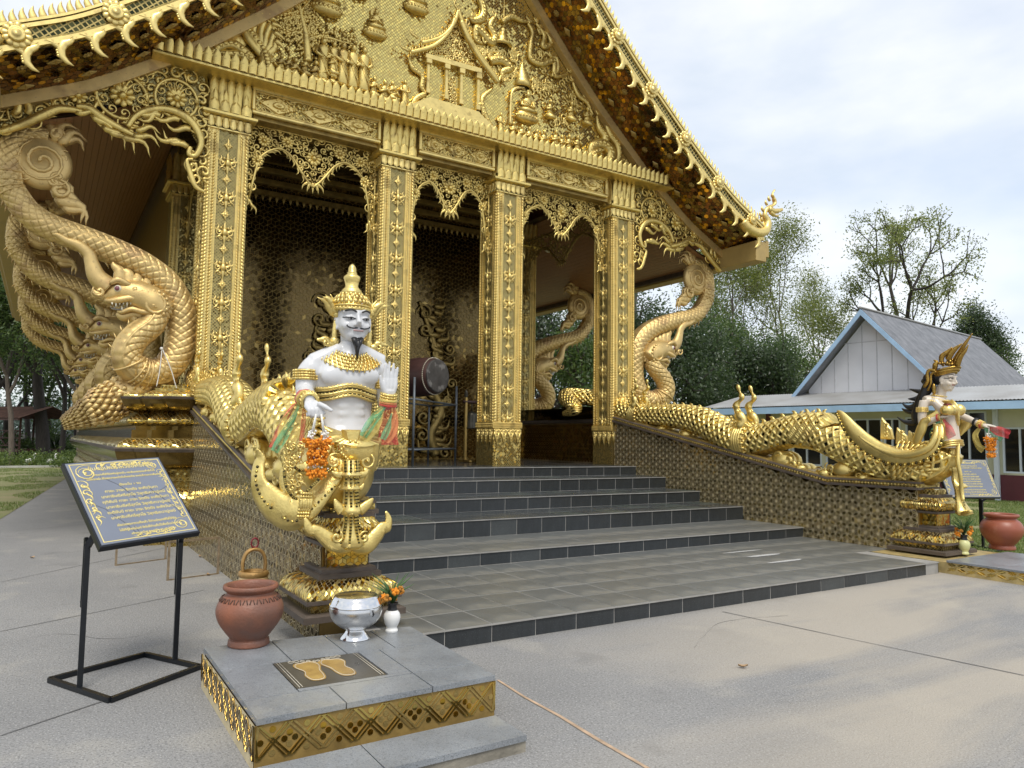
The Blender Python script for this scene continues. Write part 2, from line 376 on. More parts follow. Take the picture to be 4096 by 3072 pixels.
def stars(mb, U, V, a, mp, N, tilt=.12, mats=(0,), gap=.10, inside=None, lines=0):
    """asanoha: hexagon -> 6 triangles -> 3 slivers each"""
    w = a*sqrt(3); row = 0; v = 0.0
    while v < V+a:
        u = 0.0 if row % 2 == 0 else w/2
        while u < U+w/2:
            C = [(u+a*cos(pi/6+k*pi/3), v+a*sin(pi/6+k*pi/3)) for k in range(6)]
            for k in range(6):
                T = [(u, v), C[k], C[(k+1) % 6]]; g_ = (sum(p[0] for p in T)/3, sum(p[1] for p in T)/3)
                if not (0 < g_[0] < U and 0 < g_[1] < V) or (inside and not inside(*g_)): continue
                for i in range(3):
                    q = [T[i], T[(i+1) % 3], g_]
                    q = [(min(max(x, 0), U), min(max(y, 0), V)) for x, y in q]
                    facet(mb, [mp(*p) for p in q], N, tilt, .004, mats, gap)
                if lines:
                    for p_, q_ in ((T[0], T[1]), (T[1], T[2]), (T[0], g_), (T[1], g_), (T[2], g_)):
                        d_ = Vector((q_[0]-p_[0], q_[1]-p_[1])).normalized(); e_ = Vector((-d_.y, d_.x))*lines
                        mb.mi = 3; mb.add([mp(p_[0]+e_.x, p_[1]+e_.y)+N*.007, mp(q_[0]+e_.x, q_[1]+e_.y)+N*.007, mp(q_[0]-e_.x, q_[1]-e_.y)+N*.007, mp(p_[0]-e_.x, p_[1]-e_.y)+N*.007], [(0, 1, 2, 3)], False)
            u += w
        v += 1.5*a; row += 1

# ---------------- staircase ----------------
M['granite'] = pmat('dark_granite', (.050, .056, .058), .24, 0, .25, 2.5, .06, 200, spots=[(150, .60, (.17, .18, .18), .55)], rvar=.1)
M['granite_dusty'] = pmat('dusty_granite', (.125, .13, .125), .36, 0, .25, 2.0, .1, 200, spots=[(150, .58, (.26, .26, .25), .6), (1.6, .56, (.24, .23, .20), .6), (.9, .60, (.06, .065, .065), .5)], rvar=.12)
M['granite_green'] = pmat('greenish_granite', (.060, .072, .066), .28, 0, .25, 2.5, .06, 200, spots=[(150, .60, (.16, .18, .17), .5)])
M['granite_black'] = pmat('black_granite', (.028, .032, .035), .2, 0, .3, 2.5, .06, 200, spots=[(150, .62, (.14, .15, .15), .5)], streak=(3, 3, .6))
M['tile_grout'] = pmat('tile_grout', (.30, .29, .27), .85, 0, .2, 6)
M['plate_grey'] = pmat('grey_granite_slab', (.22, .235, .25), .32, 0, .2, 3, .1, 200, spots=[(130, .55, (.07, .075, .08), .55), (150, .6, (.48, .49, .50), .5), (2, .6, (.36, .34, .28), .4)])
STEPZ = [.15, .305, .535, .73, .94, 1.115]; STEPY = [-7.0, -4.62, -3.436, -2.445, -1.562, -.715]
XL, XR_ = -4.12, 3.85
stair = thing('stone_staircase', 'wide dark granite tiled steps rising to the temple porch between gold walls', 'staircase', (0, -7, 0))
core = MB()
for i in range(6):
    y1 = STEPY[i+1]+.1 if i < 5 else .2
    core.box(XL-.15 if i == 0 else XL, XR_ if i else 3.288, STEPY[i]+.003, y1, 0 if i == 0 else STEPZ[i-1]-.05, STEPZ[i]-.0025)
core.build('step_core', M['tile_grout'], stair)
_tc = {}
def tile(name, x0, x1, y0, y1, z0, z1, mat, parent, bev=.004):
    k = (round(x1-x0, 3), round(y1-y0, 3), round(z1-z0, 3), mat, name)
    if k not in _tc:
        m = MB(); a, b, c = (x1-x0)/2, (y1-y0)/2, (z1-z0)/2; m.box(-a, a, -b, b, -c, c, bev); _tc[k] = m.mesh(name, M[mat])
    return place(name, _tc[k], parent, ((x0+x1)/2, (y0+y1)/2+rnd.uniform(-.001, .001), (z0+z1)/2+rnd.uniform(-.0012, .0012)))
for i in range(6):
    if i == 5: n_, rows = 19, [(STEPY[5], -.35), (-.345, .1)]
    elif i == 0: n_, rows = 19, [(-7.0+.476*k, -7.0+.476*(k+1)) for k in range(5)]
    else:
        d_ = STEPY[i+1]-STEPY[i]; rows = [(STEPY[i], STEPY[i]+d_*.5), (STEPY[i]+d_*.5, STEPY[i+1]+.02)]; n_ = 19
    w_ = (XR_-XL)/n_; off = rnd.uniform(-.15, .15)
    for r, (ya, yb) in enumerate(rows):
        for k in range(n_):
            xa, xb = XL+k*w_, XL+(k+1)*w_
            if i == 0:
                # the platform's right edge runs in front of the right pedestal
                if r < 2 and xb > 3.35: continue
            tile('platform_tile' if i == 0 else 'tread_tile', xa+.003, xb-.003, ya+.003-(.012 if r == 0 else 0), yb-.003, STEPZ[i]-.012, STEPZ[i], rnd.choices(['granite_dusty', 'granite', 'granite_green'], [14, 0, 0])[0] if i < 2 else rnd.choices(['granite', 'granite_green'], [4, 1])[0], stair)
    zb = 0 if i == 0 else STEPZ[i-1]
    for k in range(n_):
        xa, xb = XL+k*w_, XL+(k+1)*w_
        if i == 0 and xb > 3.35: continue
        tile('riser_tile', xa+.003, xb-.003, STEPY[i], STEPY[i]+.012, zb+.004, STEPZ[i]-.014, rnd.choices(['granite', 'granite_black', 'granite_green'], [1, 9, 0])[0], stair, .003)
for i in range(6):
    m = MB(); m.box(XL+.01, (XR_ if i else 3.3)-.005, STEPY[i]-.0135, STEPY[i]-.009, STEPZ[i]-.0135, STEPZ[i]-.002); m.build('nosing_line', M['tile_grout'], stair)
for k in range(5):
    tile('riser_tile', 3.29, 3.302, -7.0+.476*k+.003, -7.0+.476*(k+1)-.003, .004, .136, 'granite', stair, .003)
# chips of pale mortar spilled on the treads
mm = MB()
for (u, v, w, h) in ((1600, 1192, .5, .03), (1650, 1200, .45, .05), (1700, 1212, .4, .05), (1470, 1082, .35, .05), (1520, 1086, .3, .03)):
    z_ = STEPZ[0] if v > 1150 else STEPZ[1]
    p = PZ(u, v, z_); k = 9
    mm.add([(p.x+w*cos(2*pi*j/k)*rnd.uniform(.6, 1)+.25*h*sin(j), p.y+h*sin(2*pi*j/k)*rnd.uniform(.7, 1.1), z_+.0035) for j in range(k)], [tuple(range(k))], False)
M['mortar'] = pmat('dried_mortar', (.42, .42, .41), .9, 0, .15, 20, .3, 80)
mm.build('mortar_smear', M['mortar'], stair)

# ---------------- balustrade walls beside the stairs ----------------
def rail_z(y):   # top of the wall under the rail
    if y < -5.05: return 1.0
    return 1.0+(y+5.05)*(2.02-1.0)/5.0
def balustrade(x0, x1, label):
    t = thing('stair_wall', label, 'wall', ((x0+x1)/2, -3, 0))
    y0, y1 = -6.45, -.02
    m = MB(); poly = [(y0, 0), (y1, 0), (y1, rail_z(y1)), (-5.05, 1.0), (y0, 1.0)]
    m.prism(poly, (x0, 0, 0), (0, 1, 0), (0, 0, 1), (1, 0, 0), 0, x1-x0)
    m.build('wall_core', M['bed_amber'], t)
    for x, N, nm in ((x0-.001, Vector((-1, 0, 0)), 'mosaic_face'), (x1+.001, Vector((1, 0, 0)), 'mosaic_face')):
        q = MB(); stars(q, y1-y0, 2.0, .112, lambda u, v, x=x: Vector((x, y0+u, v)), N, .04, (0, 0, 1, 1, 2), .08,
                        inside=lambda u, v: v < rail_z(y0+u)-.02, lines=.0024)
        q.build(nm, [M['mirror_olive'], M['mirror_dark'], M['mirror_gold'], M['grout_cream']], t, kind='stuff')
    # rail: stacked mouldings that follow the slope
    def railpiece(name, prof, mat):
        r = MB(); rings = []
        for y in [y0-.05, -5.05, y1]:
            zz = 1.0 if y < -5 else rail_z(y)
            rings.append([(x, y, zz+z) for x, z in prof])
        r.loft(rings, True, False); return r.build(name, mat, t)
    xm0, xm1 = x0-.06, x1+.06
    railpiece('rail_edge', [(xm0, 0), (xm1, 0), (xm1, .035), (xm0, .035)], M['brown_edge'])
    railpiece('rail_band', [(xm0+.035, .035), (xm1-.035, .035), (xm1-.035, .085), (xm0+.035, .085)], M['mosaic_fine'])
    railpiece('rail_edge', [(xm0+.02, .085), (xm1-.02, .085), (xm1-.035, .11), (xm0+.035, .11)], M['brown_edge'])
    railpiece('rail_top', [(xm0+.07, .11), (xm1-.07, .11), (xm1-.09, .135), (xm0+.09, .135)], M['gold_dark'])
    # dentil beads along the rail band
    bm_ = MB(); y = y0
    while y < y1:
        zz = rail_z(y)+.06
        for xx in (xm0+.033, xm1-.033): bm_.ell((xx, y, zz), (.012, .014, .017), 6, 4)
        y += .05
    bm_.build('rail_beads', M['gold'], t, kind='stuff')
    return t
wallL = balustrade(-4.50, XL, 'sloping gold star mosaic wall beside the stairs, behind the white bearded statue')
wallR = balustrade(XR_, 4.30, 'sloping gold star mosaic wall on the far side of the stairs, behind the statue of a woman')

# ---------------- pedestals ----------------
def pedestal(cx, cy, z0, label):
    t = thing('statue_pedestal', label, 'pedestal', (cx, cy, z0)); c = (cx, cy)
    h = .165
    def lay(name, prof, mat):
        m = MB(); m.sqlathe([(o, z0+z) for o, z in prof], c, h, h); return m.build(name, mat, t)
    lay('base_slab', [(.235, 0), (.235, .045), (.21, .055)], M['brown_edge'])
    lay('mosaic_ring', [(.15, .05), (.175, .12)], M['mosaic_fine'])
    lay('rim', [(.2, .12), (.21, .125), (.21, .15), (.2, .155)], M['brown_edge'])
    lay('rim', [(.085, .28), (.085, .315), (.07, .32)], M['brown_edge'])
    lay('rim', [(.055, .32), (.055, .348), (.03, .352)], M['brown_edge'])
    lay('block', [(-.004, .345), (-.004, .52)], M['grout_dark'])
    lay('rim', [(.035, .515), (.06, .525), (.06, .55), (.02, .56)], M['brown_edge'])
    lay('rim', [(.035, .735), (.035, .77), (.0, .775)], M['brown_edge'])
    lay('top_block', [(-.02, .77), (-.02, .84), (-.035, .85)], M['mosaic_fine'])
    # bulging mosaic courses as separate chips
    def bulge(prof, sz):
        m = MB(); k = MB(); k.sqlathe([(o-.005, z0+z) for o, z in prof], c, h, h); k.build('bulge', M['grout'], t)
        P = cr_spline(prof, 5)
        for side in range(4):
            R = Matrix.Rotation(side*pi/2, 3, 'Z')
            L_ = [0]
            for i in range(1, len(P)): L_.append(L_[-1]+sqrt((P[i][0]-P[i-1][0])**2+(P[i][1]-P[i-1][1])**2))
            def at(uu, s_):   # uu in -1..1 along the side, s_ along the profile
                s_ = min(max(s_, 0), L_[-1]*.999)
                i = max(j for j in range(len(L_)-1) if L_[j] <= s_); f_ = (s_-L_[i])/(L_[i+1]-L_[i])
                o = P[i][0]+(P[i+1][0]-P[i][0])*f_; z = P[i][1]+(P[i+1][1]-P[i][1])*f_
                p = R @ Vector((uu*(h+o), -(h+o), 0)); return Vector((cx+p.x, cy+p.y, z0+z)), i
            nu = max(6, int(2*(h+.2)/sz)); nv = max(2, int(L_[-1]/sz*1.0))
            for a in range(-1, 2*nu+1):
                for b in range(-1, 2*nv+1):
                    if (a+b) % 2: continue
                    q = []
                    for da, db in ((0, -1), (1, 0), (0, 1), (-1, 0)):
                        q.append(at(min(max((a+da)/nu-1, -1), 1), min(max((b+db)/(2*nv), 0), 1)*L_[-1])[0])
                    n = (q[1]-q[3]).cross(q[2]-q[0])
                    if n.length < 1e-6: continue
                    facet(m, q, n.normalized(), .16, .002, (0, 0, 1, 2), .12)
        return m.build('bulge_mosaic', [M['mirror_gold'], M['gold_bright'], M['mirror_amber']], t, kind='stuff')
    bulge([(.205, .155), (.20, .19), (.165, .235), (.10, .275), (.085, .28)], .042)
    bulge([(.055, .56), (.10, .60), (.105, .64), (.10, .66), (.05, .70), (.03, .735)], .042)
    # cube-pattern mirror on the block
    for side in range(4):
        R = Matrix.Rotation(side*pi/2, 3, 'Z'); m = MB()
        N = R @ Vector((0, -1, 0))
        hexcubes(m, 2*h, .165, .036, lambda u, v: Vector((cx, cy, z0+.352+v))+R @ Vector((u-h, -h, 0)), N, .06, (0, 0, 1), .09)
        m.build('cube_mosaic', [M['mirror_amber'], M['mirror_gold']], t, kind='stuff')
    return t
pedestal(-4.32, -6.36, .25, 'tiered gold mirror pedestal carrying the white bearded statue')
pedestal(4.07, -6.5, .17, 'tiered gold mirror pedestal carrying the statue of a woman')
# ---------------- ornament kit ----------------
class Plane2:
    """local 2-D frame: a along A, b along B, d out along N"""
    def __init__(s, O, A=(1, 0, 0), B=(0, 0, 1), N=(0, -1, 0)): s.O, s.A, s.B, s.N = Vector(O), Vector(A), Vector(B), Vector(N)
    def __call__(s, a, b, d=0): return s.O+s.A*a+s.B*b+s.N*d
FR = Plane2((0, 0, 0))
def stem2(mb, pl, pts, rad, d=0, n=6, flat=.7):
    mb.tube([pl(p[0], p[1], d) for p in pts], rad, n, True, flat, pl.N)
def curl(mb, pl, c, r, ang, dr=1, th=None, d=0, turns=1.15, n=6):
    th = th or r*.22; P = []; Rr = []; k = max(13, int(turns*13))
    for i in range(k):
        t = i/(k-1); a = ang+dr*t*turns*2*pi; q = r*(1-t)**.8*1.0+r*.06
        P.append((c[0]+q*cos(a), c[1]+q*sin(a))); Rr.append(th*(.35+.9*t if t < .6 else .89-.1*(t-.6))*(1.5 if i == k-1 else 1))
    stem2(mb, pl, P, Rr, d, n)
def flame(mb, pl, c, ang, L_, w, bend=.5, d=0, n=6, flat=.6):
    P = []; Rr = []; k = 8; a = ang; x, y = c
    for i in range(k):
        t = i/(k-1); P.append((x, y)); Rr.append(max(w*.5*(sin(pi*min(1, t*.8+.22))**.8)*(1-t*.75), .0015))
        a = ang+bend*sin(t*2*pi)*1.1; x += cos(a)*L_/(k-1); y += sin(a)*L_/(k-1)
    stem2(mb, pl, P, Rr, d, n, flat)
def rosette(mb, pl, c, r, d=0, k=10):
    for i in range(k):
        a = 2*pi*i/k; stem2(mb, pl, [(c[0]+cos(a)*r*q, c[1]+sin(a)*r*q) for q in (.3, .55, .8, .95, 1.02)], [r*.14, r*.24, r*.30, r*.22, r*.05], d+r*.08, 6, .45)
    mb.ell(pl(c[0], c[1], d+r*.12), r*.36, 8, 5)
def lacework(mb, pl, inside, bb, sp, d=0, dens=1.0, seed=1, th=.2, avoid=()):
    """dense carved scrollwork: curls and flame leaves spread through a region"""
    R = random.Random(seed); pts = []
    for _ in range(int(3000*dens)):
        a, b = R.uniform(bb[0], bb[1]), R.uniform(bb[2], bb[3])
        if not inside(a, b): continue
        if any((a-x)**2+(b-y)**2 < r*r for x, y, r in avoid): continue
        if any((a-x)**2+(b-y)**2 < (sp*.82)**2 for x, y in pts): continue
        pts.append((a, b))
    for a, b in pts:
        r = sp*R.uniform(.42, .58); an = R.uniform(0, 2*pi); dr = R.choice((-1, 1))
        curl(mb, pl, (a, b), r, an, dr, r*th*1.6, d+R.uniform(-.01, .015))
        e = (a+r*cos(an), b+r*sin(an))
        for k in range(2):
            an2 = an+dr*(-pi/2)+R.uniform(-.8, .8); flame(mb, pl, e, an2, sp*.75, sp*.28, R.uniform(-.6, .6), d+R.uniform(0, .02))
    return pts
def rosette_mesh(name, r, mat, k=10):
    m = MB(); rosette(m, Plane2((0, 0, 0)), (0, 0), r, 0, k); return m.mesh(name, mat)

# ---------------- temple ----------------
FZ = 1.115
temple = thing('temple', 'golden temple with carved gable, mirrored columns and steep curved roof rising above the steps', 'temple', (0, 0, 0))
# stepped plinth down both long sides
def plinth(sg):
    path = [(4.30, -.28), (4.68, -.28), (4.68, .0), (4.94, .0), (4.94, .3), (5.18, .3), (5.18, 20.6), (4.0, 20.6)]
    n = [(0, -1), None, None, None, None, None, None, (0, 1)]
    off = []
    for i in range(len(path)):   # mitred outsets on a right-angled path
        def nrm(p, q): d = Vector((q[0]-p[0], q[1]-p[1])).normalized(); return (d.y, -d.x)
        ns = []
        if i > 0: ns.append(nrm(path[i-1], path[i]))
        if i < len(path)-1: ns.append(nrm(path[i], path[i+1]))
        off.append((sum(k[0] for k in ns) if len(ns) == 2 and ns[0] != ns[1] else ns[0][0], sum(k[1] for k in ns) if len(ns) == 2 and ns[0] != ns[1] else ns[0][1]))
    def band(name, prof, mat, smooth=False, rnd_=0):
        m = MB(); P = cr_spline(prof, 4) if smooth else prof
        rows = [[(sg*(x+o*ox), y+o*oy, z) for (x, y), (ox, oy) in zip(path, off)] for o, z in P]
        m.grid(rows, smooth and False, sg < 0); return m.build(name, mat, temple)
    band('plinth_panel', [(.12, 0), (.12, .34)], M['mosaic_fine'])
    band('plinth_slab', [(.12, .34), (.15, .34), (.15, .40), (.10, .40), (.10, .47), (.06, .47)], M['brown_edge'])
    band('plinth_lotus', [(.06, .47), (.14, .54), (.14, .66), (.08, .78), (.02, .82)], M['mosaic'], True)
    band('plinth_waist', [(.02, .82), (.02, .94), (.08, .94), (.08, 1.0), (.02, 1.0), (.02, 1.1)], M['mosaic_fine'])
    band('plinth_lotus', [(.02, 1.1), (.16, 1.14), (.26, 1.24), (.30, 1.36)], M['mirror_dark'], True)
    band('plinth_rim', [(.30, 1.36), (.31, 1.40), (.28, 1.42)], M['brown_edge'])
    band('plinth_lotus', [(.28, 1.42), (.26, 1.47), (.16, 1.54), (.08, 1.56)], M['mosaic'], True)
    band('plinth_waist', [(.08, 1.56), (.08, 1.68), (.02, 1.68), (.02, 1.74)], M['mirror_dark'])
    band('plinth_lotus', [(.02, 1.74), (.14, 1.78), (.14, 1.84), (.04, 1.90), (.0, 1.93)], M['mosaic'], True)
    band('plinth_lotus', [(.0, 1.93), (.14, 1.98), (.22, 2.06), (.25, 2.13)], M['mirror_dark'], True)
    band('plinth_rim', [(.25, 2.13), (.26, 2.16), (.22, 2.17)], M['brown_edge'])
    band('plinth_lotus', [(.22, 2.17), (.20, 2.21), (.10, 2.26), (.06, 2.265)], M['mosaic'], True)
    band('plinth_rim', [(.06, 2.265), (.06, 2.30), (-.02, 2.30), (-.02, 2.36), (-1.4, 2.36)], M['mosaic_fine'])
plinth(1); plinth(-1)
# body of the hall and porch interior
M['floor_polish'] = pmat('polished_floor', (.05, .052, .05), .12, 0, .25, 2, 0, rvar=.05)
M['wall_dark'] = mosaic_mat('dark_wall_mosaic', (.34, .25, .08), .05, (.16, .11, .04), .3, col2=(.12, .09, .03))
m = MB(); m.box(-4.3, 4.3, .1, 20.5, .2, FZ-.002); m.build('porch_floor', M['floor_polish'], temple)
BY = 4.5
m = MB(); m.box(-4.28, 4.28, BY, 20.4, FZ, 8.1); m.build('hall_wall', M['line_gold'], temple)
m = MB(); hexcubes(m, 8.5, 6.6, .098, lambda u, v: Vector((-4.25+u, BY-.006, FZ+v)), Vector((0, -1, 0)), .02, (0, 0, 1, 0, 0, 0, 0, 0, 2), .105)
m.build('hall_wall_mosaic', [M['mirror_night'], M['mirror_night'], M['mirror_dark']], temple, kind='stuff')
m = MB(); m.box(-4.4, 4.4, .55, BY-.01, 7.75, 7.95); m.build('porch_ceiling', M['wall_dark'], temple)
m = MB()
for y_, z_ in ((BY-.05, 6.95), (BY-.09, 7.2), (BY-.13, 7.45)): m.box(-4.25, 4.25, y_-.05, BY-.012, z_, z_+.12, .01)
for i in range(56): flame(m, Plane2((-4.2+i*.152, BY-.09, 6.96)), (0, 0), -pi/2, .16, .11, 0, .02)
m.build('hall_cornice', M['gold_dark'], temple)
# low parapets down both sides of the porch
for sg in (-1, 1):
    m = MB(); x = sg*4.115; m.box(x-.16, x+.16, .64, 4.16, FZ, 2.02); m.build('porch_parapet', M['grout_dark'], temple)
    q = MB(); hexcubes(q, 3.5, .86, .062, lambda u, v: Vector((x-sg*.164, .65+u, FZ+.02+v)), Vector((-sg, 0, 0)), .06, (0, 0, 1), .10)
    q.build('parapet_mosaic', [M['mirror_dark'], M['mirror_brown']], temple, kind='stuff')
    m = MB(); m.box(x-.2, x+.2, .64, 4.16, 2.02, 2.10, .015); m.build('parapet_cap', M['brown_edge'], temple)
# --- columns ---
HW = .315
def column_meshes():
    R = {}
    m = MB(); m.box(-.292, .292, -.292, .292, FZ+.7, 6.62); R['shaft'] = m.mesh('shaft', M['mosaic_col'])
    m = MB(); m.box(-HW, HW, -HW, HW, FZ, 1.84); R['base'] = m.mesh('base', M['mosaic_fine'])
    # one face of raised mouldings (front), turned to the other faces by rotation
    m = MB(); pl = Plane2((0, -.292, 0))
    for sg in (-1, 1):
        x0, x1 = sorted((sg*.315, sg*.145)); m.box(x0, x1, -.306, -.29, 1.95, 6.46)
        z = 1.97
        while z < 6.44:      # rope on the arris
            m.tube([(sg*.300, -.312, z-.03), (sg*.270, -.320, z+.03)], .021, 5, True); z += .056
        z = 1.97
        while z < 6.45:      # leaf band between two rows of beads
            m.ell((sg*.248, -.309, z), (.008, .010, .010), 4, 3); m.ell((sg*.160, -.309, z), (.008, .010, .010), 4, 3); z += .036
        z = 1.99
        while z < 6.43:
            m.tube([(sg*.22, -.308, z-.025), (sg*.185, -.318, z+.025)], .015, 4, True); z += .05
    R['moulding'] = m.mesh('moulding', M['gold_yellow'])
    # big and small applied ornaments
    m = MB(); pl = Plane2((0, 0, 0))
    m.ell(pl(0, 0, .02), (.035, .03, .05), 8, 6)
    flame(m, pl, (0, -.02), -pi/2, .16, .06, 0, .015); flame(m, pl, (0, .03), pi/2, .12, .055, 0, .015)
    for s_ in (-1, 1):
        curl(m, pl, (s_*.062, -.005), .042, pi/2, -s_, .015, .012, 1.2)
        flame(m, pl, (s_*.03, .0), pi/2-s_*.9, .15, .04, -s_*.5, .01)
        flame(m, pl, (s_*.09, .02), pi/2-s_*.1, .10, .035, s_*.6, .01); flame(m, pl, (s_*.05, -.04), -pi/2+s_*.7, .09, .035, s_*.4, .01)
        curl(m, pl, (s_*.04, -.075), .025, 0 if s_ > 0 else pi, -s_, .010, .01, 1.0)
        m.ell(pl(s_*.045, .055, .015), .016, 6, 4)
    R['orn'] = m.mesh('ornament', M['gold_yellow'])
    m = MB(); m.ell(pl(0, 0, .015), .020, 7, 5)
    for k in range(4): flame(m, pl, (cos(k*pi/2)*.012, sin(k*pi/2)*.012), k*pi/2, .062 if k % 2 else .042, .045, 0, .01)
    for k in range(4): m.ell(pl(cos(k*pi/2+pi/4)*.026, sin(k*pi/2+pi/4)*.026, .012), .012, 6, 4)
    flame(m, pl, (0, .04), pi/2, .05, .035, 0, .008)
    R['orn2'] = m.mesh('ornament', M['gold_yellow'])
    # lotus collar under the ledge, the ledge, the fluted capital
    def petals(m, n, hw, z0, z1, out0, out1, w, th, point=True):
        for side in range(4):
            Rz = Matrix.Rotation(side*pi/2, 3, 'Z')
            for i in range(n):
                xc = -hw+(i+.5)*2*hw/n; k = 7; ww = w*hw/n
                rows = []
                for j in range(k):
                    t = j/(k-1); z = z0+(z1-z0)*t; o = out0+(out1-out0)*t**1.5
                    e = ww*min(1, sqrt(max(0, 1-t**(3 if point else 6)))*1.02+.02)
                    rows.append([Rz @ Vector((xc+e*q, -(hw+o+th*(1-q*q)*(1-.5*t)), z)) for q in (-1, -.5, 0, .5, 1)])
                m.grid(rows)
    m = MB(); m.box(-.33, .33, -.33, .33, 6.62, 6.66); petals(m, 6, .335, 6.64, 6.47, -.01, .01, .92, .035, False)
    m.box(-.335, .335, -.335, .335, 6.455, 6.475); R['collar'] = m.mesh('lotus_collar', M['gold_yellow'])
    m = MB(); m.sqlathe([(.02, 6.65), (.085, 6.665), (.10, 6.68), (.10, 6.715), (.05, 6.74)], (0, 0), HW, HW); R['ledge'] = m.mesh('ledge', M['gold'])
    m = MB(); m.box(-.30, .30, -.30, .30, 6.72, 7.3)
    petals(m, 4, .33, 6.735, 6.93, .03, .045, .95, .04); petals(m, 5, .32, 6.82, 7.31, .0, .05, .95, .035, False); petals(m, 4, .315, 6.80, 7.10, .02, .06, .6, .03)
    R['cap'] = m.mesh('capital', M['gold'])
    m = MB(); m.box(-.322, .322, -.322, .322, 1.83, 1.95)
    for z in (1.845, 1.89, 1.935):
        m.box(-.338, .338, -.338, .338, z-.012, z+.012, .005)
    for side in range(4):
        Rz = Matrix.Rotation(side*pi/2, 3, 'Z')
        for i in range(22):
            for z in (1.868, 1.912): m.ell(Rz @ Vector((-.32+i*.0305, -.336, z)), .011, 5, 4)
    R['band'] = m.mesh('base_band', M['gold_yellow'])
    m = MB()
    for side in range(4):
        Rz = Matrix.Rotation(side*pi/2, 3, 'Z')
        for i in range(4):
            c = -.24+i*.16; pl2 = Plane2(Rz @ Vector((c, -.318, 1.83)), Rz @ Vector((1, 0, 0)), (0, 0, 1), Rz @ Vector((0, -1, 0)))
            flame(m, pl2, (0, -.03), -pi/2, .30, .11, 0, .005, 6, .5)
            for q in range(5): m.ell(pl2(0, -.05-q*.05, .02), (.022-q*.003,)*3, 6, 4)
            for s_ in (-1, 1): curl(m, pl2, (s_*.042, -.035), .034, pi/2, s_, .014, .012)
            for s_ in (-1, 1): m.tube([pl2(s_*.055, -.07, .008), pl2(s_*.03, -.16, .012), pl2(0, -.30, .006)], [.014, .012, .004], 5)
        for i in range(3):
            pl2 = Plane2(Rz @ Vector((-.16+i*.16, -.318, 1.83)), Rz @ Vector((1, 0, 0)), (0, 0, 1), Rz @ Vector((0, -1, 0)))
            flame(m, pl2, (0, -.03), -pi/2, .13, .05, 0, .005)
    R['pend'] = m.mesh('pendant_fringe', M['gold_yellow'])
    return R
CM = column_meshes()
def column(cx, cy, faces=(0, 1, 3), full=True):
    e = bpy.data.objects.new('column', None); COL.objects.link(e); e.parent = temple; e.location = (cx, cy, 0); e.empty_display_size = .1
    def kid(me, name, z=0, off=(0, 0), rz=0):
        o = bpy.data.objects.new(name, me); COL.objects.link(o); o.parent = e
        o.location = (off[0], off[1], z); o.rotation_euler = (0, 0, rz); return o
    for k, nm in (('shaft', 'shaft'), ('base', 'base'), ('collar', 'lotus_collar'), ('ledge', 'ledge'), ('cap', 'capital'), ('band', 'base_band'), ('pend', 'pendant_fringe')): kid(CM[k], nm)
    for f in faces:
        rz = -f*pi/2 if f != 3 else pi/2   # 0 front, 1 left (-x), 3 right
        kid(CM['moulding'], 'moulding', rz=rz)
        if full:
            nrm = Matrix.Rotation(rz, 3, 'Z') @ Vector((0, -.294, 0))
            for i in range(8):
                z = 6.22-i*.56
                kid(CM['orn2'], 'ornament', z, (nrm.x, nrm.y), rz).scale = (1.35, 1.2, 1.35)
                if i < 8: kid(CM['orn'], 'ornament', z-.29, (nrm.x, nrm.y), rz).scale = (1.2, 1.3, 1.25)
    return e
CXS = (-4.115, -1.195, 1.195, 4.115)
for i, cx in enumerate(CXS): column(cx, .315, (0, 1) if i else (0, 1))
for cx in (-4.115, 4.115): column(cx, BY-.33, (0, 1) if cx > 0 else (0, 3))
# --- beam, cornice of pointed lotus petals ---
m = MB(); m.box(-4.43, 4.43, .06, .57, 6.78, 7.55); m.build('lintel', M['gold_dark'], temple)
m = MB(); m.sqlathe([(0, 7.26), (.03, 7.27), (.03, 7.30), (.01, 7.31)], (0, .1), 5.26, .42); m.build('cornice_moulding', M['gold'], temple)
def cornice():
    pm = MB(); k = 6; rows = []
    for j in range(k):
        t = j/(k-1); e = .062*min(1, sqrt(max(0, 1-t**4))+.03)
        rows.append([(e*q, -(.03+.05*t+.035*(1-q*q)*(1-.6*t)), .24*t) for q in (-1, -.6, 0, .6, 1)])
    pm.grid(rows); rows2 = [[(x*.7, y+.05, z) for x, y, z in r] for r in rows]; pm.grid(rows2, True, True)
    me = pm.mesh('lotus_petal', M['gold']); me2 = me
    n = int(10.5/.135)
    for i in range(n):
        place('lotus_petal', me, temple, (-5.22+i*.135, -.33, 7.31))
cornice()
m = MB(); m.box(-5.3, 5.3, -.30, .3, 7.29, 7.46); m.build('cornice_core', M['gold_dark'], temple)
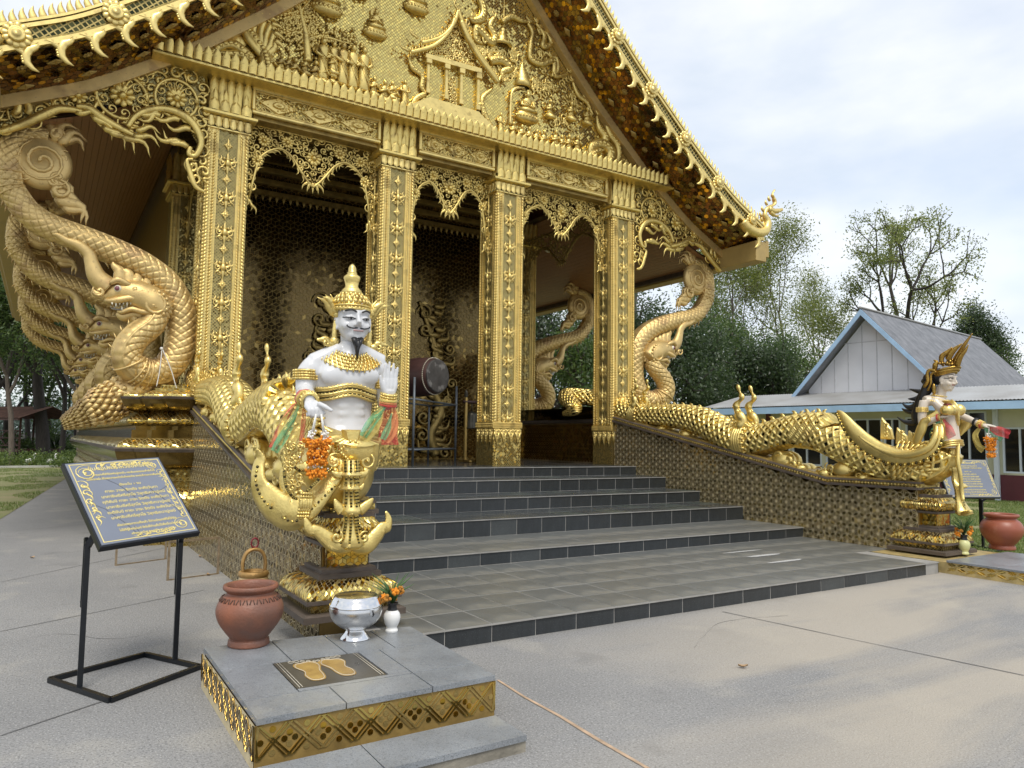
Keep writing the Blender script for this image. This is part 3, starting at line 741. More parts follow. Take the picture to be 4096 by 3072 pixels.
# --- frieze panels between the capitals ---
def frieze(x0, x1, flower):
    z0, z1 = 6.83, 7.285; y = .03
    e = bpy.data.objects.new('frieze_panel', None); COL.objects.link(e); e.parent = temple; e.location = (0, 0, 0)
    def bb(name, mb, mat): o = bpy.data.objects.new(name, mb.mesh(name, mat)); COL.objects.link(o); o.parent = e; return o
    m = MB(); m.box(x0, x1, y-.02, y+.04, z0, z1); bb('panel', m, M['mosaic_fine'])
    m = MB()
    for (a, b, c, d_) in ((x0, x1, z0, z0+.06), (x0, x1, z1-.06, z1), (x0, x0+.06, z0+.06, z1-.06), (x1-.06, x1, z0+.06, z1-.06)): m.box(a, b, y-.075, y-.018, c, d_, .015)
    for (a, b, c, d_) in ((x0+.06, x1-.06, z0+.06, z0+.085), (x0+.06, x1-.06, z1-.085, z1-.06)): m.box(a, b, y-.05, y-.018, c, d_, .008)
    bb('frame', m, M['gold_yellow'])
    n = 3; w = (x1-x0-.18)/n
    for i in range(n):
        m = MB(); c = x0+.09+(i+.5)*w; zc = (z0+z1)/2; pl = Plane2((c, y-.02, zc))
        m.prism([(-w*.47, 0), (0, -.15), (w*.47, 0), (0, .15)], pl.O, pl.A, pl.B, pl.N, 0, .025, .02)
        if flower: rosette(m, pl, (0, 0), .10, .03, 12)
        else: m.lathe([(.12, 0), (.12, .03), (.08, .045), (.05, .03), (0, .03)], (0, 0, 0), 16); 
        if not flower:
            k0 = len(m.v)-16*5
            m.v[k0:] = [tuple(pl(px_*.85, py_*.42, .02+pz_)) for px_, py_, pz_ in m.v[k0:]]
        for k in range(30):
            a = rnd.uniform(-1, 1); b = rnd.uniform(-1, 1)*(1-abs(a)); 
            if abs(a)+abs(b) < .35: continue
            m.ell(pl(a*w*.45, b*.14, .03), rnd.uniform(.012, .022), 5, 4)
        for sx in (-1, 1):
            for sz in (-1, 1):
                curl(m, pl, (sx*w*.36, sz*.115), .045, pi/2*sz, sx*sz, .014, .012); flame(m, pl, (sx*w*.46, sz*.15), pi if sx > 0 else 0, .16, .05, .4*sz, .012)
                flame(m, pl, (sx*w*.30, sz*.07), (pi if sx > 0 else 0)-sx*sz*.7, .12, .04, .4, .03)
        bb('diamond_ornament', m, M['gold_yellow'])
    return e
frieze(-3.79, -1.56, False); frieze(-.815, .81, True); frieze(1.56, 3.64, False)
# --- fretwork arches ---
def arch(x0, x1, y, ztop, seed, drop=1.55, mid=.93, mat='gold', parent=None, axis='x', gap=.0, rich=True):
    w = x1-x0
    pl = Plane2((x0, y, ztop)) if axis == 'x' else Plane2((y, x0, ztop), (0, 1, 0), (0, 0, 1), (-1, 0, 0))
    def edge(t):   # depth of the carving below the top, t across 0..1
        t = min(t, 1-t)*2      # 0 at the sides, 1 centre
        key = [(0, drop), (.06, drop*.93), (.13, drop*.62), (.20, .60), (.32, .46), (.48, .36), (.60, .40), (.70, .50), (.80, mid*.72), (.90, mid*.88), (1.0, mid)]
        for (a, p), (b, q) in zip(key, key[1:]):
            if t <= b: return p+(q-p)*(t-a)/(b-a)
        return mid
    inside = lambda a, b: 0.0 < a < w and -edge(a/w)+.03 < b < 0
    m = MB(); ros = [(w*.13, -.26), (w*.30, -.20), (w*.5, -.38), (w*.70, -.20), (w*.87, -.26), (w*.09, -.62), (w*.91, -.62)]
    lacework(m, pl, inside, (0, w, -drop, 0), .115, 0, 1.9, seed, .23, [(a, b, .10) for a, b in ros])
    for s_ in (0, 1):                 # the two cusped stems
        f = (lambda t: t) if s_ == 0 else (lambda t: 1-t)
        P = [(w*f(t), -edge(t)+.035) for t in [i/26*.5 for i in range(2, 27)]]
        stem2(m, pl, P, [.024]*len(P), .02)
        for i in range(2, len(P)-1, 2):   # flames licking into the opening
            dx, dy = P[i+1][0]-P[i-1][0], P[i+1][1]-P[i-1][1]; an = atan2(dy, dx)
            down = an-pi/2 if s_ == 0 else an+pi/2
            lean = .75 if s_ == 0 else -.75
            flame(m, pl, P[i], down+lean, .17, .055, .5*(1 if s_ == 0 else -1), .015)
        for k in range(3): flame(m, pl, (w*f(.03+.012*k), -drop*.80-.06*k), -pi/2+(.3 if s_ == 0 else -.3)*(k-.5), .22, .08, .5, .015)
        curl(m, pl, (w*f(.055), -drop*.70), .075, pi/2, 1 if s_ else -1, .026, .015)
        stem2(m, pl, [(w*f(.004), 0), (w*f(.004), -drop*.9)], [.022, .022], .0)
    for k in range(5): flame(m, pl, (w*.5+(k-2)*.045, -mid+.12), -pi/2+(k-2)*.28, .20, .075, .2*(k-2), .015)
    stem2(m, pl, [(0, -.015), (w, -.015)], [.022, .022], 0)
    o = m.build('fretwork_arch', M[mat], parent or temple)
    if rich:
        for a, b in ros:
            q = MB(); rosette(q, pl, (a, b), .10 if abs(a-w/2) > .01 else .13, .015); q.build('rosette', M[mat], o)
    return o
arch(-3.80, -1.51, .30, 6.80, 11); arch(-.88, .88, .30, 6.80, 12); arch(1.51, 3.80, .30, 6.80, 13)
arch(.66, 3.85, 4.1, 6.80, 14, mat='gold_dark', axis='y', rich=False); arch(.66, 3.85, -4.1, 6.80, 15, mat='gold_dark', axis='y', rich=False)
# ---------------- roof ----------------
PR = [(7.34, 6.25), (6.7, 6.58), (6.15, 6.88), (5.45, 7.38), (4.95, 7.76), (4.37, 8.24), (3.27, 9.2), (2.2, 10.3), (1.1, 11.5), (0.0, 12.8)]
PRF = cr_spline(PR, 8)
INF = [(x*.985, z-.20+.04*max(0, x-5)) for x, z in PRF]
BFY = -1.05
def offs(prof, d):
    out = []
    for i, (x, z) in enumerate(prof):
        a, b = prof[max(i-1, 0)], prof[min(i+1, len(prof)-1)]
        dx, dz = b[0]-a[0], b[1]-a[1]; l = sqrt(dx*dx+dz*dz); nx, nz = -dz/l, dx/l
        if nz < 0 or nx < 0: nx, nz = abs(nx), abs(nz)
        out.append((max(0, x+nx*d), z+nz*d))
    return out
def arc(prof):
    L_ = [0]
    for a, b in zip(prof, prof[1:]): L_.append(L_[-1]+sqrt((a[0]-b[0])**2+(a[1]-b[1])**2))
    return L_
def at_arc(prof, L_, s):
    s = min(max(s, 0), L_[-1]-1e-6); i = max(j for j in range(len(L_)-1) if L_[j] <= s)
    f = (s-L_[i])/(L_[i+1]-L_[i]); a, b = prof[i], prof[i+1]
    return a[0]+(b[0]-a[0])*f, a[1]+(b[1]-a[1])*f, atan2(b[1]-a[1], b[0]-a[0])
LR = arc(PRF)
roof = bpy.data.objects.new('roof', None); COL.objects.link(roof); roof.parent = temple; roof.empty_display_size = .1
def rk(name, mb_or_me, mat=None, loc=None, rot=None, scale=None):
    me = mb_or_me if mat is None else mb_or_me.mesh(name, mat)
    o = bpy.data.objects.new(name, me); COL.objects.link(o); o.parent = roof
    if loc is not None: o.location = loc
    if rot is not None: o.rotation_euler = rot
    if scale is not None: o.scale = scale
    return o
M['roof_top'] = pmat('roof_tiles', (.28, .10, .05), .5, 0, .3, 3)
for sg in (-1, 1):
    up = offs(PRF, .30)
    m = MB(); m.grid([[(sg*x, y, z) for x, z in up] for y in (BFY-.02, 20.9)], True, sg > 0); rk('roof_slope', m, M['roof_top'])
    # bargeboard: green mirror band between gold rails
    def bandp(name, d0, d1, y0, y1, mat):
        A, B = offs(PRF, d0), offs(PRF, d1); m = MB()
        rings = [[(sg*a[0], y0, a[1]), (sg*b[0], y0, b[1]), (sg*b[0], y1, b[1]), (sg*a[0], y1, a[1])] for a, b in zip(A, B)]
        m.loft(rings, True, False); return rk(name, m, mat)
    bandp('bargeboard', .0, .30, BFY-.04, BFY+.05, M['mosaic_green'])
    bandp('board_rail', -.015, .055, BFY-.075, BFY-.035, M['gold_yellow'])
    bandp('board_rail', .225, .275, BFY-.075, BFY-.035, M['gold_yellow'])
    bandp('board_rail', .29, .325, BFY-.085, BFY+.06, M['gold_yellow'])
    bandp('board_rail', .065, .085, BFY-.055, BFY-.035, M['mosaic_fine'])
    # eave beam
    m = MB(); x0, x1 = sorted((sg*7.10, sg*7.45)); m.box(x0, x1, -1.10, 20.8, 5.76, 6.22, .01); x0, x1 = sorted((sg*7.45, sg*7.55)); m.box(x0, x1, -1.098, 20.8, 5.88, 6.26, .01); rk('eave_beam', m, M['beam'])
    # soffit of brown hexagon mirror under the gable overhang
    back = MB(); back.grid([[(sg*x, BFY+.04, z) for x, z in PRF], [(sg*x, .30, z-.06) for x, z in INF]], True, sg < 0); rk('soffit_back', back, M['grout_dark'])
    hx = MB(); a = .062; w = a*sqrt(3); row = 0; v = 0.0; V = 1.10
    nrows = int(V/(1.5*a))+1
    for row in range(nrows):
        v = row*1.5*a; u = 0 if row % 2 == 0 else w/2
        while u < LR[-1]:
            fpos = v/V
            def sp_(uu, vv):
                t = min(max(vv/V, 0), 1); p = at_arc(PRF, LR, uu); i_ = min(int(t*0), 0)
                x, z, an = p; xi, zi = x*.985, z-.20+.04*max(0, x-5)
                return Vector((sg*(x+(xi-x)*t), BFY+.05+(1.0)*t, z+(zi-z)*t-.012))
            q = [sp_(u+a*cos(pi/6+k*pi/3), v+a*sin(pi/6+k*pi/3)) for k in range(6)]
            n = (q[2]-q[0]).cross(q[4]-q[0])
            if n.length > 1e-6:
                n.normalize()
                if n.z > 0: n = -n
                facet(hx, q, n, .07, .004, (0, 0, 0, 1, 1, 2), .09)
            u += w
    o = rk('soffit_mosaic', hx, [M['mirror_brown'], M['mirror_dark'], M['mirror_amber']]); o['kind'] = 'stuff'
    # applied soffit ornaments
    dm = MB(); rosette(dm, Plane2((0, 0, 0), (1, 0, 0), (0, 1, 0), (0, 0, -1)), (0, 0), .07, 0, 8); dm = dm.mesh('soffit_ornament', M['gold_dark'])
    d2 = MB(); pl = Plane2((0, 0, 0), (1, 0, 0), (0, 1, 0), (0, 0, -1)); d2.prism([(-.11, 0), (0, -.075), (.11, 0), (0, .075)], pl.O, pl.A, pl.B, pl.N, 0, .02, .01)
    for k in range(4): flame(d2, pl, (0, 0), k*pi/2, .09, .05, 0, .02)
    d2 = d2.mesh('soffit_ornament', M['gold_dark'])
    s = .5; k = 0
    while s < LR[-1]-.3:
        x, z, an = at_arc(PRF, LR, s)
        for t, me in ((.28, d2 if k % 2 else dm), (.68, dm if k % 2 else d2)):
            xi, zi = x*.985, z-.20
            ang = -atan2(-(at_arc(PRF, LR, s+.1)[1]-z), abs(at_arc(PRF, LR, s+.1)[0]-x))
            rk('soffit_ornament', me, None, (sg*(x+(xi-x)*t), BFY+.05+t, z+(zi-z)*t-.022), (0, sg*ang, 0))
        s += .42; k += 1
# fins, rosettes and hanging brackets on the bargeboards (shared meshes)
fm = MB(); rows = []
for t, w0, lean in ((0, .050, 0), (.25, .050, .008), (.5, .043, .012), (.75, .028, .03), (.92, .014, .055), (1, .003, .07)):
    rows.append([(lean+w0*q, (-.022 if abs(q) < .7 else 0)*(1-t*.5)*s_, .175*t) for q, s_ in ((-1, 1), (-.5, 1), (.5, 1), (1, 1), (.5, -1), (-.5, -1))])
fm.loft(rows, True, True); fin_me = fm.mesh('roof_fin', M['gold_yellow'])
rm_ = MB(); plv = Plane2((0, 0, 0)); rosette(rm_, plv, (0, 0), .17, .0, 12); rm_.lathe([(.10, 0), (.10, .03), (.085, .045), (.07, .03), (.05, .06), (0, .07)], (0, 0, 0), 14)
rm_.v[-14*6:] = [tuple(plv(x, y, z+.03)) for x, y, z in rm_.v[-14*6:]]
ros_me = rm_.mesh('board_rosette', M['gold_yellow'])
hm = MB(); pl = Plane2((0, 0, 0))
hm.tube([pl(-.17, .02), pl(-.10, -.015), pl(-.03, -.03), pl(.03, -.09), pl(.05, -.18), pl(.02, -.25), pl(-.03, -.30)], [.02, .04, .055, .05, .042, .028, .006], 8, True, .55, pl.N)
hm.tube([pl(.17, .02), pl(.10, .0), pl(.05, -.05), pl(.03, -.10)], [.018, .028, .034, .02], 7, True, .55, pl.N)
hm.prism([(-.16, .03), (.16, .03), (.06, -.04), (-.05, -.02)], pl.O, pl.A, pl.B, pl.N, -.015, .02, .01)
for i in range(6): hm.ell(pl(.085-.012*i if i > 2 else .075+.006*i, -.10-.03*i, .0), (.022, .015, .020), 5, 4)
hook_me = hm.mesh('hanging_bracket', M['gold_yellow'])
up = offs(PRF, .325); LU = arc(up); mid = offs(PRF, .15); LM = arc(mid)
for sg in (-1, 1):
    s = .12
    while s < LU[-1]-.1:
        x, z, an = at_arc(up, LU, s); th = atan2(sin(an), cos(an))
        # rotate so the fin stands on the slope and leans up-slope
        ry = -(th-pi) if sg > 0 else (th-pi)
        rk('roof_fin', fin_me, None, (sg*x, BFY-.02, z-.005), (0, ry, 0), (-1 if sg > 0 else 1, 1, 1)); s += .118
    s = .55
    while s < LM[-1]-.3:
        x, z, an = at_arc(mid, LM, s); rk('board_rosette', ros_me, None, (sg*x, BFY-.075, z)); s += 1.26
    s = .16
    while s < LR[-1]-.2:
        x, z, an = at_arc(PRF, LR, s); ry = -(an-pi) if sg > 0 else (an-pi)
        rk('hanging_bracket', hook_me, None, (sg*x, BFY-.06, z+.0), (0, ry*.9, 0), (sg*1.08, 1.1, 1.1)); s += .42
# plank ceilings under the side eaves
def side_ceiling():
    prof = cr_spline([(7.08, 5.90), (6.4, 6.12), (5.75, 6.42), (5.1, 6.85), (4.42, 7.45)], 8); L_ = arc(prof); w = .112; n = int(L_[-1]/w)
    for sg in (-1, 1):
        for i in range(n):
            a = at_arc(prof, L_, i*w+.003); b = at_arc(prof, L_, (i+1)*w-.003)
            m = MB(); m.add([(sg*a[0], .12, a[1]), (sg*b[0], .12, b[1]), (sg*b[0], 20.6, b[1]), (sg*a[0], 20.6, a[1]),
                             (sg*a[0], .12, a[1]+.02), (sg*b[0], .12, b[1]+.02), (sg*b[0], 20.6, b[1]+.02), (sg*a[0], 20.6, a[1]+.02)],
                            [(0, 1, 2, 3), (4, 7, 6, 5), (0, 4, 5, 1), (1, 5, 6, 2), (2, 6, 7, 3), (3, 7, 4, 0)], False)
            rk('plank', m, M['soffit_wood'])
        bk = MB(); bk.grid([[(sg*x, y, z+.05) for x, z in prof] for y in (.12, 20.6)], True); rk('ceiling_back', bk, M['grout_dark'])
        m = MB(); x0, x1 = sorted((sg*7.03, sg*7.10)); m.box(x0, x1, .12, 20.7, 5.80, 5.93, .01); rk('eave_trim', m, M['brown_edge'])
    for x, y in ((5.30, 1.6), (5.1, 4.3), (-5.3, 1.6)):
        d = MB(); z = [p for p in prof if p[0] <= abs(x)][0][1]; d.lathe([(.085, 0), (.085, -.03), (.06, -.035), (0, -.03)], (0, 0, 0), 16); rk('downlight', d, M['white_paint'], (x, y, z-.012), (0, (-.52 if x < 0 else .52), 0))
M['white_paint'] = pmat('white_paint', (.78, .78, .76), .5, 0, .06, 3)
side_ceiling()
# small naga finial where the bargeboard meets the eave
def finial():
    m = MB(); y = BFY-.05
    def pt(u, v): p = PY(u, v, y); return (p.x, p.y, p.z)
    path = cr_spline([pt(*q) for q in ((1604, 478), (1614, 492), (1634, 503), (1653, 498), (1658, 480), (1652, 464), (1656, 452), (1666, 446))], 5)
    m.tube(path, [.05+.07*sin(pi*min(1, i/len(path)+.25)) for i in range(len(path))], 10)
    m.tube(cr_spline([pt(*q) for q in ((1660, 452), (1672, 456), (1683, 455), (1690, 452))], 4), [.07]*4+[.06]*4+[.04]*4+[.02], 8)
    m.tube(cr_spline([pt(*q) for q in ((1664, 458), (1674, 466), (1682, 466))], 4), [.05]*4+[.03]*4+[.012], 8)
    m.tube(cr_spline([pt(*q) for q in ((1662, 448), (1673, 440), (1671, 428), (1668, 420), (1674, 409))], 5), [.055]*5+[.06]*5+[.045]*5+[.03]*5+[.004], 8, True, .6)
    for i, (u, v) in enumerate(((1648, 478), (1645, 468), (1649, 456), (1657, 443), (1663, 434))):
        p = Vector(pt(u, v)); m.tube([p, p+Vector((-.05, 0, .05)), p+Vector((-.05, 0, .12))], [.03, .03, .004], 6)
    me = m.mesh('naga_finial', M['gold_yellow'])
    rk('naga_finial', me); rk('naga_finial', me, None, (-.45, 0, 0), None, (-1, 1, 1))
finial()

# ---------------- gable ----------------
gable = bpy.data.objects.new('gable', None); COL.objects.link(gable); gable.parent = temple; gable.empty_display_size = .1
def gk(name, mb, mat):
    o = bpy.data.objects.new(name, mb.mesh(name, mat)); COL.objects.link(o); o.parent = gable; return o
GY = .06
m = MB(); poly = [(x, z-.03) for x, z in INF if z > 7.4]; poly = [(poly[0][0], 7.4)]+poly+[(-x, z) for x, z in poly[::-1]]+[(-poly[0][0], 7.4)]
m.prism(poly, (0, GY, 0), (1, 0, 0), (0, 0, 1), (0, -1, 0), -.1, 0); gk('mosaic_field', m, M['mosaic'])
for sg in (-1, 1):
    A, B = offs(INF, -.16), offs(INF, .02); m = MB()
    m.loft([[(sg*a[0], -.10, a[1]), (sg*b[0], -.10, b[1]), (sg*b[0], .05, b[1]), (sg*a[0], .05, a[1])] for a, b in zip(A, B)], True, False); gk('raking_band', m, M['gold_tan'])
K = 1.8436
def g2(a, b, y=0.0): p = PY((700+a/K)/S, (b/K)/S, y); return (p.x, p.z)
def g3(a, b, y=0.0): p = PY((1500+a/K)/S, (b/K)/S, y); return (p.x, p.z)
GP = Plane2((0, GY, 0)); GG = M['gold']
def relief_tube(name, pts, rad, g, mat=None, d=.05, parent=None, n=8, extra=None):
    P = cr_spline([g(*p) for p in pts], 6); r = [np.interp(i/(len(P)-1), np.linspace(0, 1, len(rad)), rad) for i in range(len(P))]
    m = MB(); stem2(m, GP, P, r, d, n, .8)
    # small scales along the back
    for i in range(0, len(P), 2):
        m.ell(GP(P[i][0], P[i][1], d+r[i]*.72), (r[i]*.55, r[i]*.25, r[i]*.4), 5, 3)
    if extra: extra(m)
    return gk(name, m, mat or GG)
# many-headed naga at the left corner
def naga_heads(m, g, base, heads, r=.055):
    for hx_, hy_, dr in heads:
        a = g(*base); h = g(hx_, hy_); mid_ = ((a[0]+h[0])/2-dr*.12, (a[1]+h[1])/2+.03)
        stem2(m, GP, cr_spline([a, mid_, h], 6), [r*1.2]*6+[r]*6+[r*.9], .06, 8, .8)
        flame(m, GP, h, 0.1-.5*(1-dr), .22, .13, .2, .10); flame(m, GP, (h[0]+.02, h[1]-.04), -.5, .15, .06, .1, .09)
        flame(m, GP, (h[0], h[1]+.03), 1.9, .16, .06, .5, .09); m.ell(GP(h[0]+.05, h[1]+.03, .15), .016, 6, 4)
relief_tube('relief_naga', [(235, 290), (232, 350), (170, 420), (95, 400), (110, 360), (180, 385)], [.015, .04, .055, .06, .05, .02], g2)
relief_tube('relief_naga', [(250, 420), (330, 340), (440, 330), (560, 430), (480, 400), (340, 390)], [.06, .085, .09, .08, .08, .05], g2)
relief_tube('relief_naga', [(220, 430), (330, 480), (460, 500), (580, 545), (670, 520), (670, 450), (640, 360), (560, 250), (520, 210)], [.05, .09, .10, .11, .12, .13, .10, .09, .08], g2,
            extra=lambda m: naga_heads(m, g2, (650, 420), [(560, 140, 1.6), (610, 125, 1), (665, 130, .6), (705, 175, .3), (725, 240, -.2), (735, 300, -.6)], .06))
m = MB()
for i in range(10): a, b = g2(290+i*22, 270+rnd.uniform(-20, 25)+abs(i-4)*8); m.ell(GP(a, b, .0), (.13, .05, .12), 8, 5)
gk('relief_cloud', m, GG)['kind'] = 'stuff'
# bodhi tree
m = MB(); T_ = [[(985, 450), (970, 300), (962, 230), (930, 100), (905, -40)], [(968, 290), (930, 240), (860, 235), (815, 270)], [(962, 230), (1010, 175), (1080, 180)],
                [(940, 140), (860, 90), (780, 40)], [(975, 330), (1010, 275), (1120, 270), (1230, 300), (1320, 320)], [(925, 80), (980, 20), (1010, -20)], [(930, 110), (840, 130), (800, 180)]]
for i, b in enumerate(T_):
    P = cr_spline([g2(*p) for p in b], 6); r0 = .085 if i == 0 else .04; stem2(m, GP, P, [r0*(1-.6*j/len(P)) for j in range(len(P))], .03, 7, .8)
gk('relief_tree_trunk', m, GG)
m = MB()
for i, b in enumerate(T_):
    P = cr_spline([g2(*p) for p in b], 8)
    for j in range(len(P)):
        if i == 0 and j < len(P)*.55: continue
        for q in range(4):
            a, c = P[j][0]+rnd.gauss(0, .16), P[j][1]+rnd.gauss(0, .14); an = rnd.uniform(-pi, 0)
            m.tube([GP(a, c, .02), GP(a+.04*cos(an), c+.04*sin(an), .05), GP(a+.10*cos(an), c+.10*sin(an), .03)], [.006, .036, .003], 5, True, .4, GP.N)
gk('relief_leaves', m, GG)['kind'] = 'stuff'
# relief people
def fig(g, px, py, hpx, pose, face=0, name='relief_monk', k=1.0):
    """px,py feet (or seat) in crop pixels, hpx height in crop pixels"""
    x0, z0 = g(px, py); x1, z1 = g(px, py-hpx); h = z1-z0; m = MB(); P = lambda a, b, d: GP(x0+a*h, z0+b*h, d*h)
    E = lambda a, b, d, r: m.ell(P(a, b, d), (r[0]*h, r[2]*h, r[1]*h), 9, 7)
    T = lambda pts, r, n=8: m.tube([P(*p) for p in pts], [q*h for q in r], n)
    if pose == 'stand':
        m.loft([[P(w_*cos(2*pi*i/12), z_, d_+dd_*sin(2*pi*i/12)) for i in range(12)] for z_, w_, d_, dd_ in
                ((.03, .10, .09, .07), (.06, .125, .09, .09), (.30, .12, .09, .085), (.5, .115, .09, .08), (.62, .11, .09, .08), (.74, .135, .09, .08), (.80, .12, .09, .07), (.84, .05, .09, .05))])
        E(0, .92, .11, (.062, .08, .07)); T([(0, .82, .09), (0, .88, .1)], [.04, .035])
        for s_ in (-1, 1): T([(s_*.13, .79, .09), (s_*.165, .62, .11), (s_*.05*(1-face), .52+.06*face, .19)], [.045, .04, .03]); E(s_*.05, .015, .13, (.035, .02, .07))
        for i in range(6): T([(-.13, .76-i*.03, .15), (-.02+.02*i, .58-i*.075, .19), (.12, .50-i*.085, .14)], [.008, .011, .008], 5)
    elif pose == 'kneel':
        E(0, .16, .12, (.26, .15, .2)); T([(-.16, .12, .2), (.18, .10, .24), (.24, .06, .22)], [.11, .10, .05])
        m.loft([[P(w_*cos(2*pi*i/10)+sx_, z_, .13+.10*sin(2*pi*i/10)) for i in range(10)] for z_, w_, sx_ in ((.2, .19, -.02), (.4, .155, 0), (.58, .17, .01), (.66, .15, .01), (.71, .06, .01))])
        E(.02, .84, .16, (.09, .115, .10)); T([(.02, .7, .14), (.02, .78, .15)], [.05, .045])
        for s_ in (-1, 1): T([(s_*.17, .63, .13), (s_*.2, .43, .2), (.05+.02*s_, .50, .32)], [.065, .055, .04])
        T([(.05, .47, .32), (.06, .60, .34)], [.05, .02])
        for i in range(4): T([(-.15, .6-i*.07, .20), (0, .50-i*.07, .25), (.15, .48-i*.06, .2)], [.010, .014, .010], 5)
    else:   # seated on lotus throne
        m.loft([[P(w_*cos(2*pi*i/20), z_, .10+w_*.42*sin(2*pi*i/20)) for i in range(20)] for z_, w_ in ((-.14, .20), (-.06, .40), (.02, .44), (.07, .42), (.10, .40), (.16, .42), (.20, .36))])
        for i in range(11): a = pi+pi*(i+.5)/11; E(.42*cos(a), .05, .10+.42*.42*-sin(a), (.045, .055, .04))
        T([(-.34, .26, .14), (-.1, .25, .26), (.12, .25, .27), (.30, .24, .18)], [.08, .085, .075, .05]); T([(.34, .26, .12), (.1, .27, .22), (-.12, .26, .26)], [.08, .08, .05])
        m.loft([[P(w_*cos(2*pi*i/12), z_, .12+.09*sin(2*pi*i/12)) for i in range(12)] for z_, w_ in ((.22, .18), (.36, .145), (.5, .17), (.6, .195), (.66, .16), (.69, .06))])
        E(0, .82, .15, (.085, .11, .095)); E(0, .93, .14, (.05, .05, .05)); E(0, .98, .14, (.018, .035, .018)); T([(0, .68, .13), (0, .75, .14)], [.05, .045])
        for s_ in (-1, 1): T([(s_*.19, .62, .12), (s_*.25, .42, .16), (s_*.04, .40+.06*face, .27)], [.06, .05, .035]); E(s_*.09, .79, .15, (.018, .05, .02))
        for i in range(4): T([(-.16, .6-i*.06, .20), (0, .50-i*.07, .23), (.14, .42-i*.05, .2)], [.008, .011, .008], 5)
        if face: m.loft([[P(.19*r_*cos(2*pi*i/20), .83+.19*r_*sin(2*pi*i/20), d_) for i in range(20)] for r_, d_ in ((1, .0), (1, .05), (.9, .06), (.001, .055))])
    return gk(name, m, GG)
for px, py, h in ((1085, 600, 320), (1165, 585, 280), (1232, 640, 325), (1305, 668, 335), (1385, 690, 340)): fig(g2, px, py, h, 'stand', rnd.choice((0, .5)))
for px, py, h in ((705, 560, 185), (780, 545, 160), (835, 545, 145), (880, 600, 185), (960, 560, 150), (1030, 620, 185), (1095, 635, 190), (1160, 560, 180), (1160, 625, 150),
                  (1465, 720, 165), (1540, 770, 190), (1600, 740, 150), (1620, 775, 150)): fig(g2, px, py, h, 'kneel')
fig(g2, 1695, 800, 210, 'stand', .5, 'relief_guardian')
for px, py, h, f in ((1118, 80, 260, 0), (1478, 255, 200, 1), (1780, 70, 215, 0), (1345, -45, 200, 0), (1000, -110, 200, 0)): fig(g2, px, py, h, 'sit', f, 'relief_seated_figure')
for px, py, h in ((1080, 1060, 150), (1020, 1020, 130), (1135, 1075, 150), (1190, 1085, 140), (1245, 1105, 155), (1330, 1110, 160), (1378, 1120, 130), (1430, 1125, 140), (1492, 1135, 145)): fig(g3, px, py, h, 'kneel')
fig(g3, 1120, 880, 215, 'sit', 0, 'relief_seated_figure'); fig(g3, 930, 1000, 170, 'stand', .5, 'relief_guardian')
for px, py, h in ((1290, 880, 155), (1445, 900, 160), (1565, 930, 150)):
    fig(g3, px, py, h, 'kneel', 0, 'relief_dancer'); m = MB(); a, b = g3(px, py-h*.85)
    for i in range(9): an = i/8*pi*1.2-.3; flame(m, GP, (a+.12*cos(an), b+.14*sin(an)), an, .10, .06, .2, .02)
    gk('relief_aureole', m, GG)
# small temple in the middle of the relief
def pavilion():
    m = MB()
    for i in range(6):
        t = i/6; t2 = (i+1)/6
        L0, R0 = g3(210+190*t, 800-85*t), g3(890-120*t, 1000-175*t); L1, R1 = g3(210+190*t2, 800-85*t2), g3(890-120*t2, 1000-175*t2)
        m.prism([L0, R0, R1, L1], (0, GY, 0), (1, 0, 0), (0, 0, 1), (0, -1, 0), 0, .20-.026*i, .008)
    gk('relief_steps', m, M['gold_yellow'])
    m = MB()
    for a in (385, 520, 630, 755):
        t = (a-385)/370; top, bot = g3(a, 425+115*t), g3(a+4, 690+125*t)
        m.box(bot[0]-.032, bot[0]+.032, GY-.08, GY, bot[1], top[1], .01); m.box(bot[0]-.045, bot[0]+.045, GY-.095, GY, bot[1], bot[1]+.10, .01); m.box(bot[0]-.06, bot[0]+.06, GY-.115, GY, top[1]-.12, top[1], .01)
    a, b = g3(370, 430), g3(775, 545); m.prism([g3(365, 400), g3(780, 515), g3(780, 550), g3(365, 432)], (0, GY, 0), (1, 0, 0), (0, 0, 1), (0, -1, 0), 0, .12, .01)
    gk('relief_columns', m, M['gold_yellow'])
    m = MB(); lacework(m, GP, lambda a, b: True, (*sorted((g3(540, 0)[0], g3(612, 0)[0])), g3(570, 780)[1], g3(570, 560)[1]), .10, .02, .3, 5)
    gk('relief_door', m, M['gold_yellow'])
    m = MB(); apex = g3(600, 120); le = g3(330, 395); re = g3(820, 540)
    def inside(a, b):
        if a < apex[0]: t = (apex[0]-a)/(apex[0]-le[0]); zz = apex[1]+(le[1]-apex[1])*t
        else: t = (a-apex[0])/(re[0]-apex[0]); zz = apex[1]+(re[1]-apex[1])*t
        return 0 <= t < 1 and le[1] < b < zz-.22
    lacework(m, GP, inside, (le[0], re[0], le[1], apex[1]), .115, .03, .7, 6); gk('relief_pediment', m, M['gold_yellow'])
    m = MB()
    for pts in (((600, 90), (560, 200), (470, 290), (330, 330)), ((575, 150), (530, 250), (420, 350), (250, 400)), ((600, 90), (660, 250), (760, 420), (890, 600)), ((620, 170), (680, 310), (780, 470), (895, 620))):
        P = cr_spline([g3(*p) for p in pts], 7); stem2(m, GP, P, [.05]*len(P), .12, 6, 1.2)
        for i in range(1, len(P), 1): flame(m, GP, P[i], pi/2, .11, .05, .2, .14); flame(m, GP, P[i], -pi/2, .09, .05, .1, .14)
    for p, an in (((300, 300), 2.2), ((235, 395), 2.4), ((890, 610), .6), ((598, 100), 1.7)): flame(m, GP, g3(*p), an, .28, .08, .7, .14)
    gk('relief_roof', m, M['gold'])
pavilion()
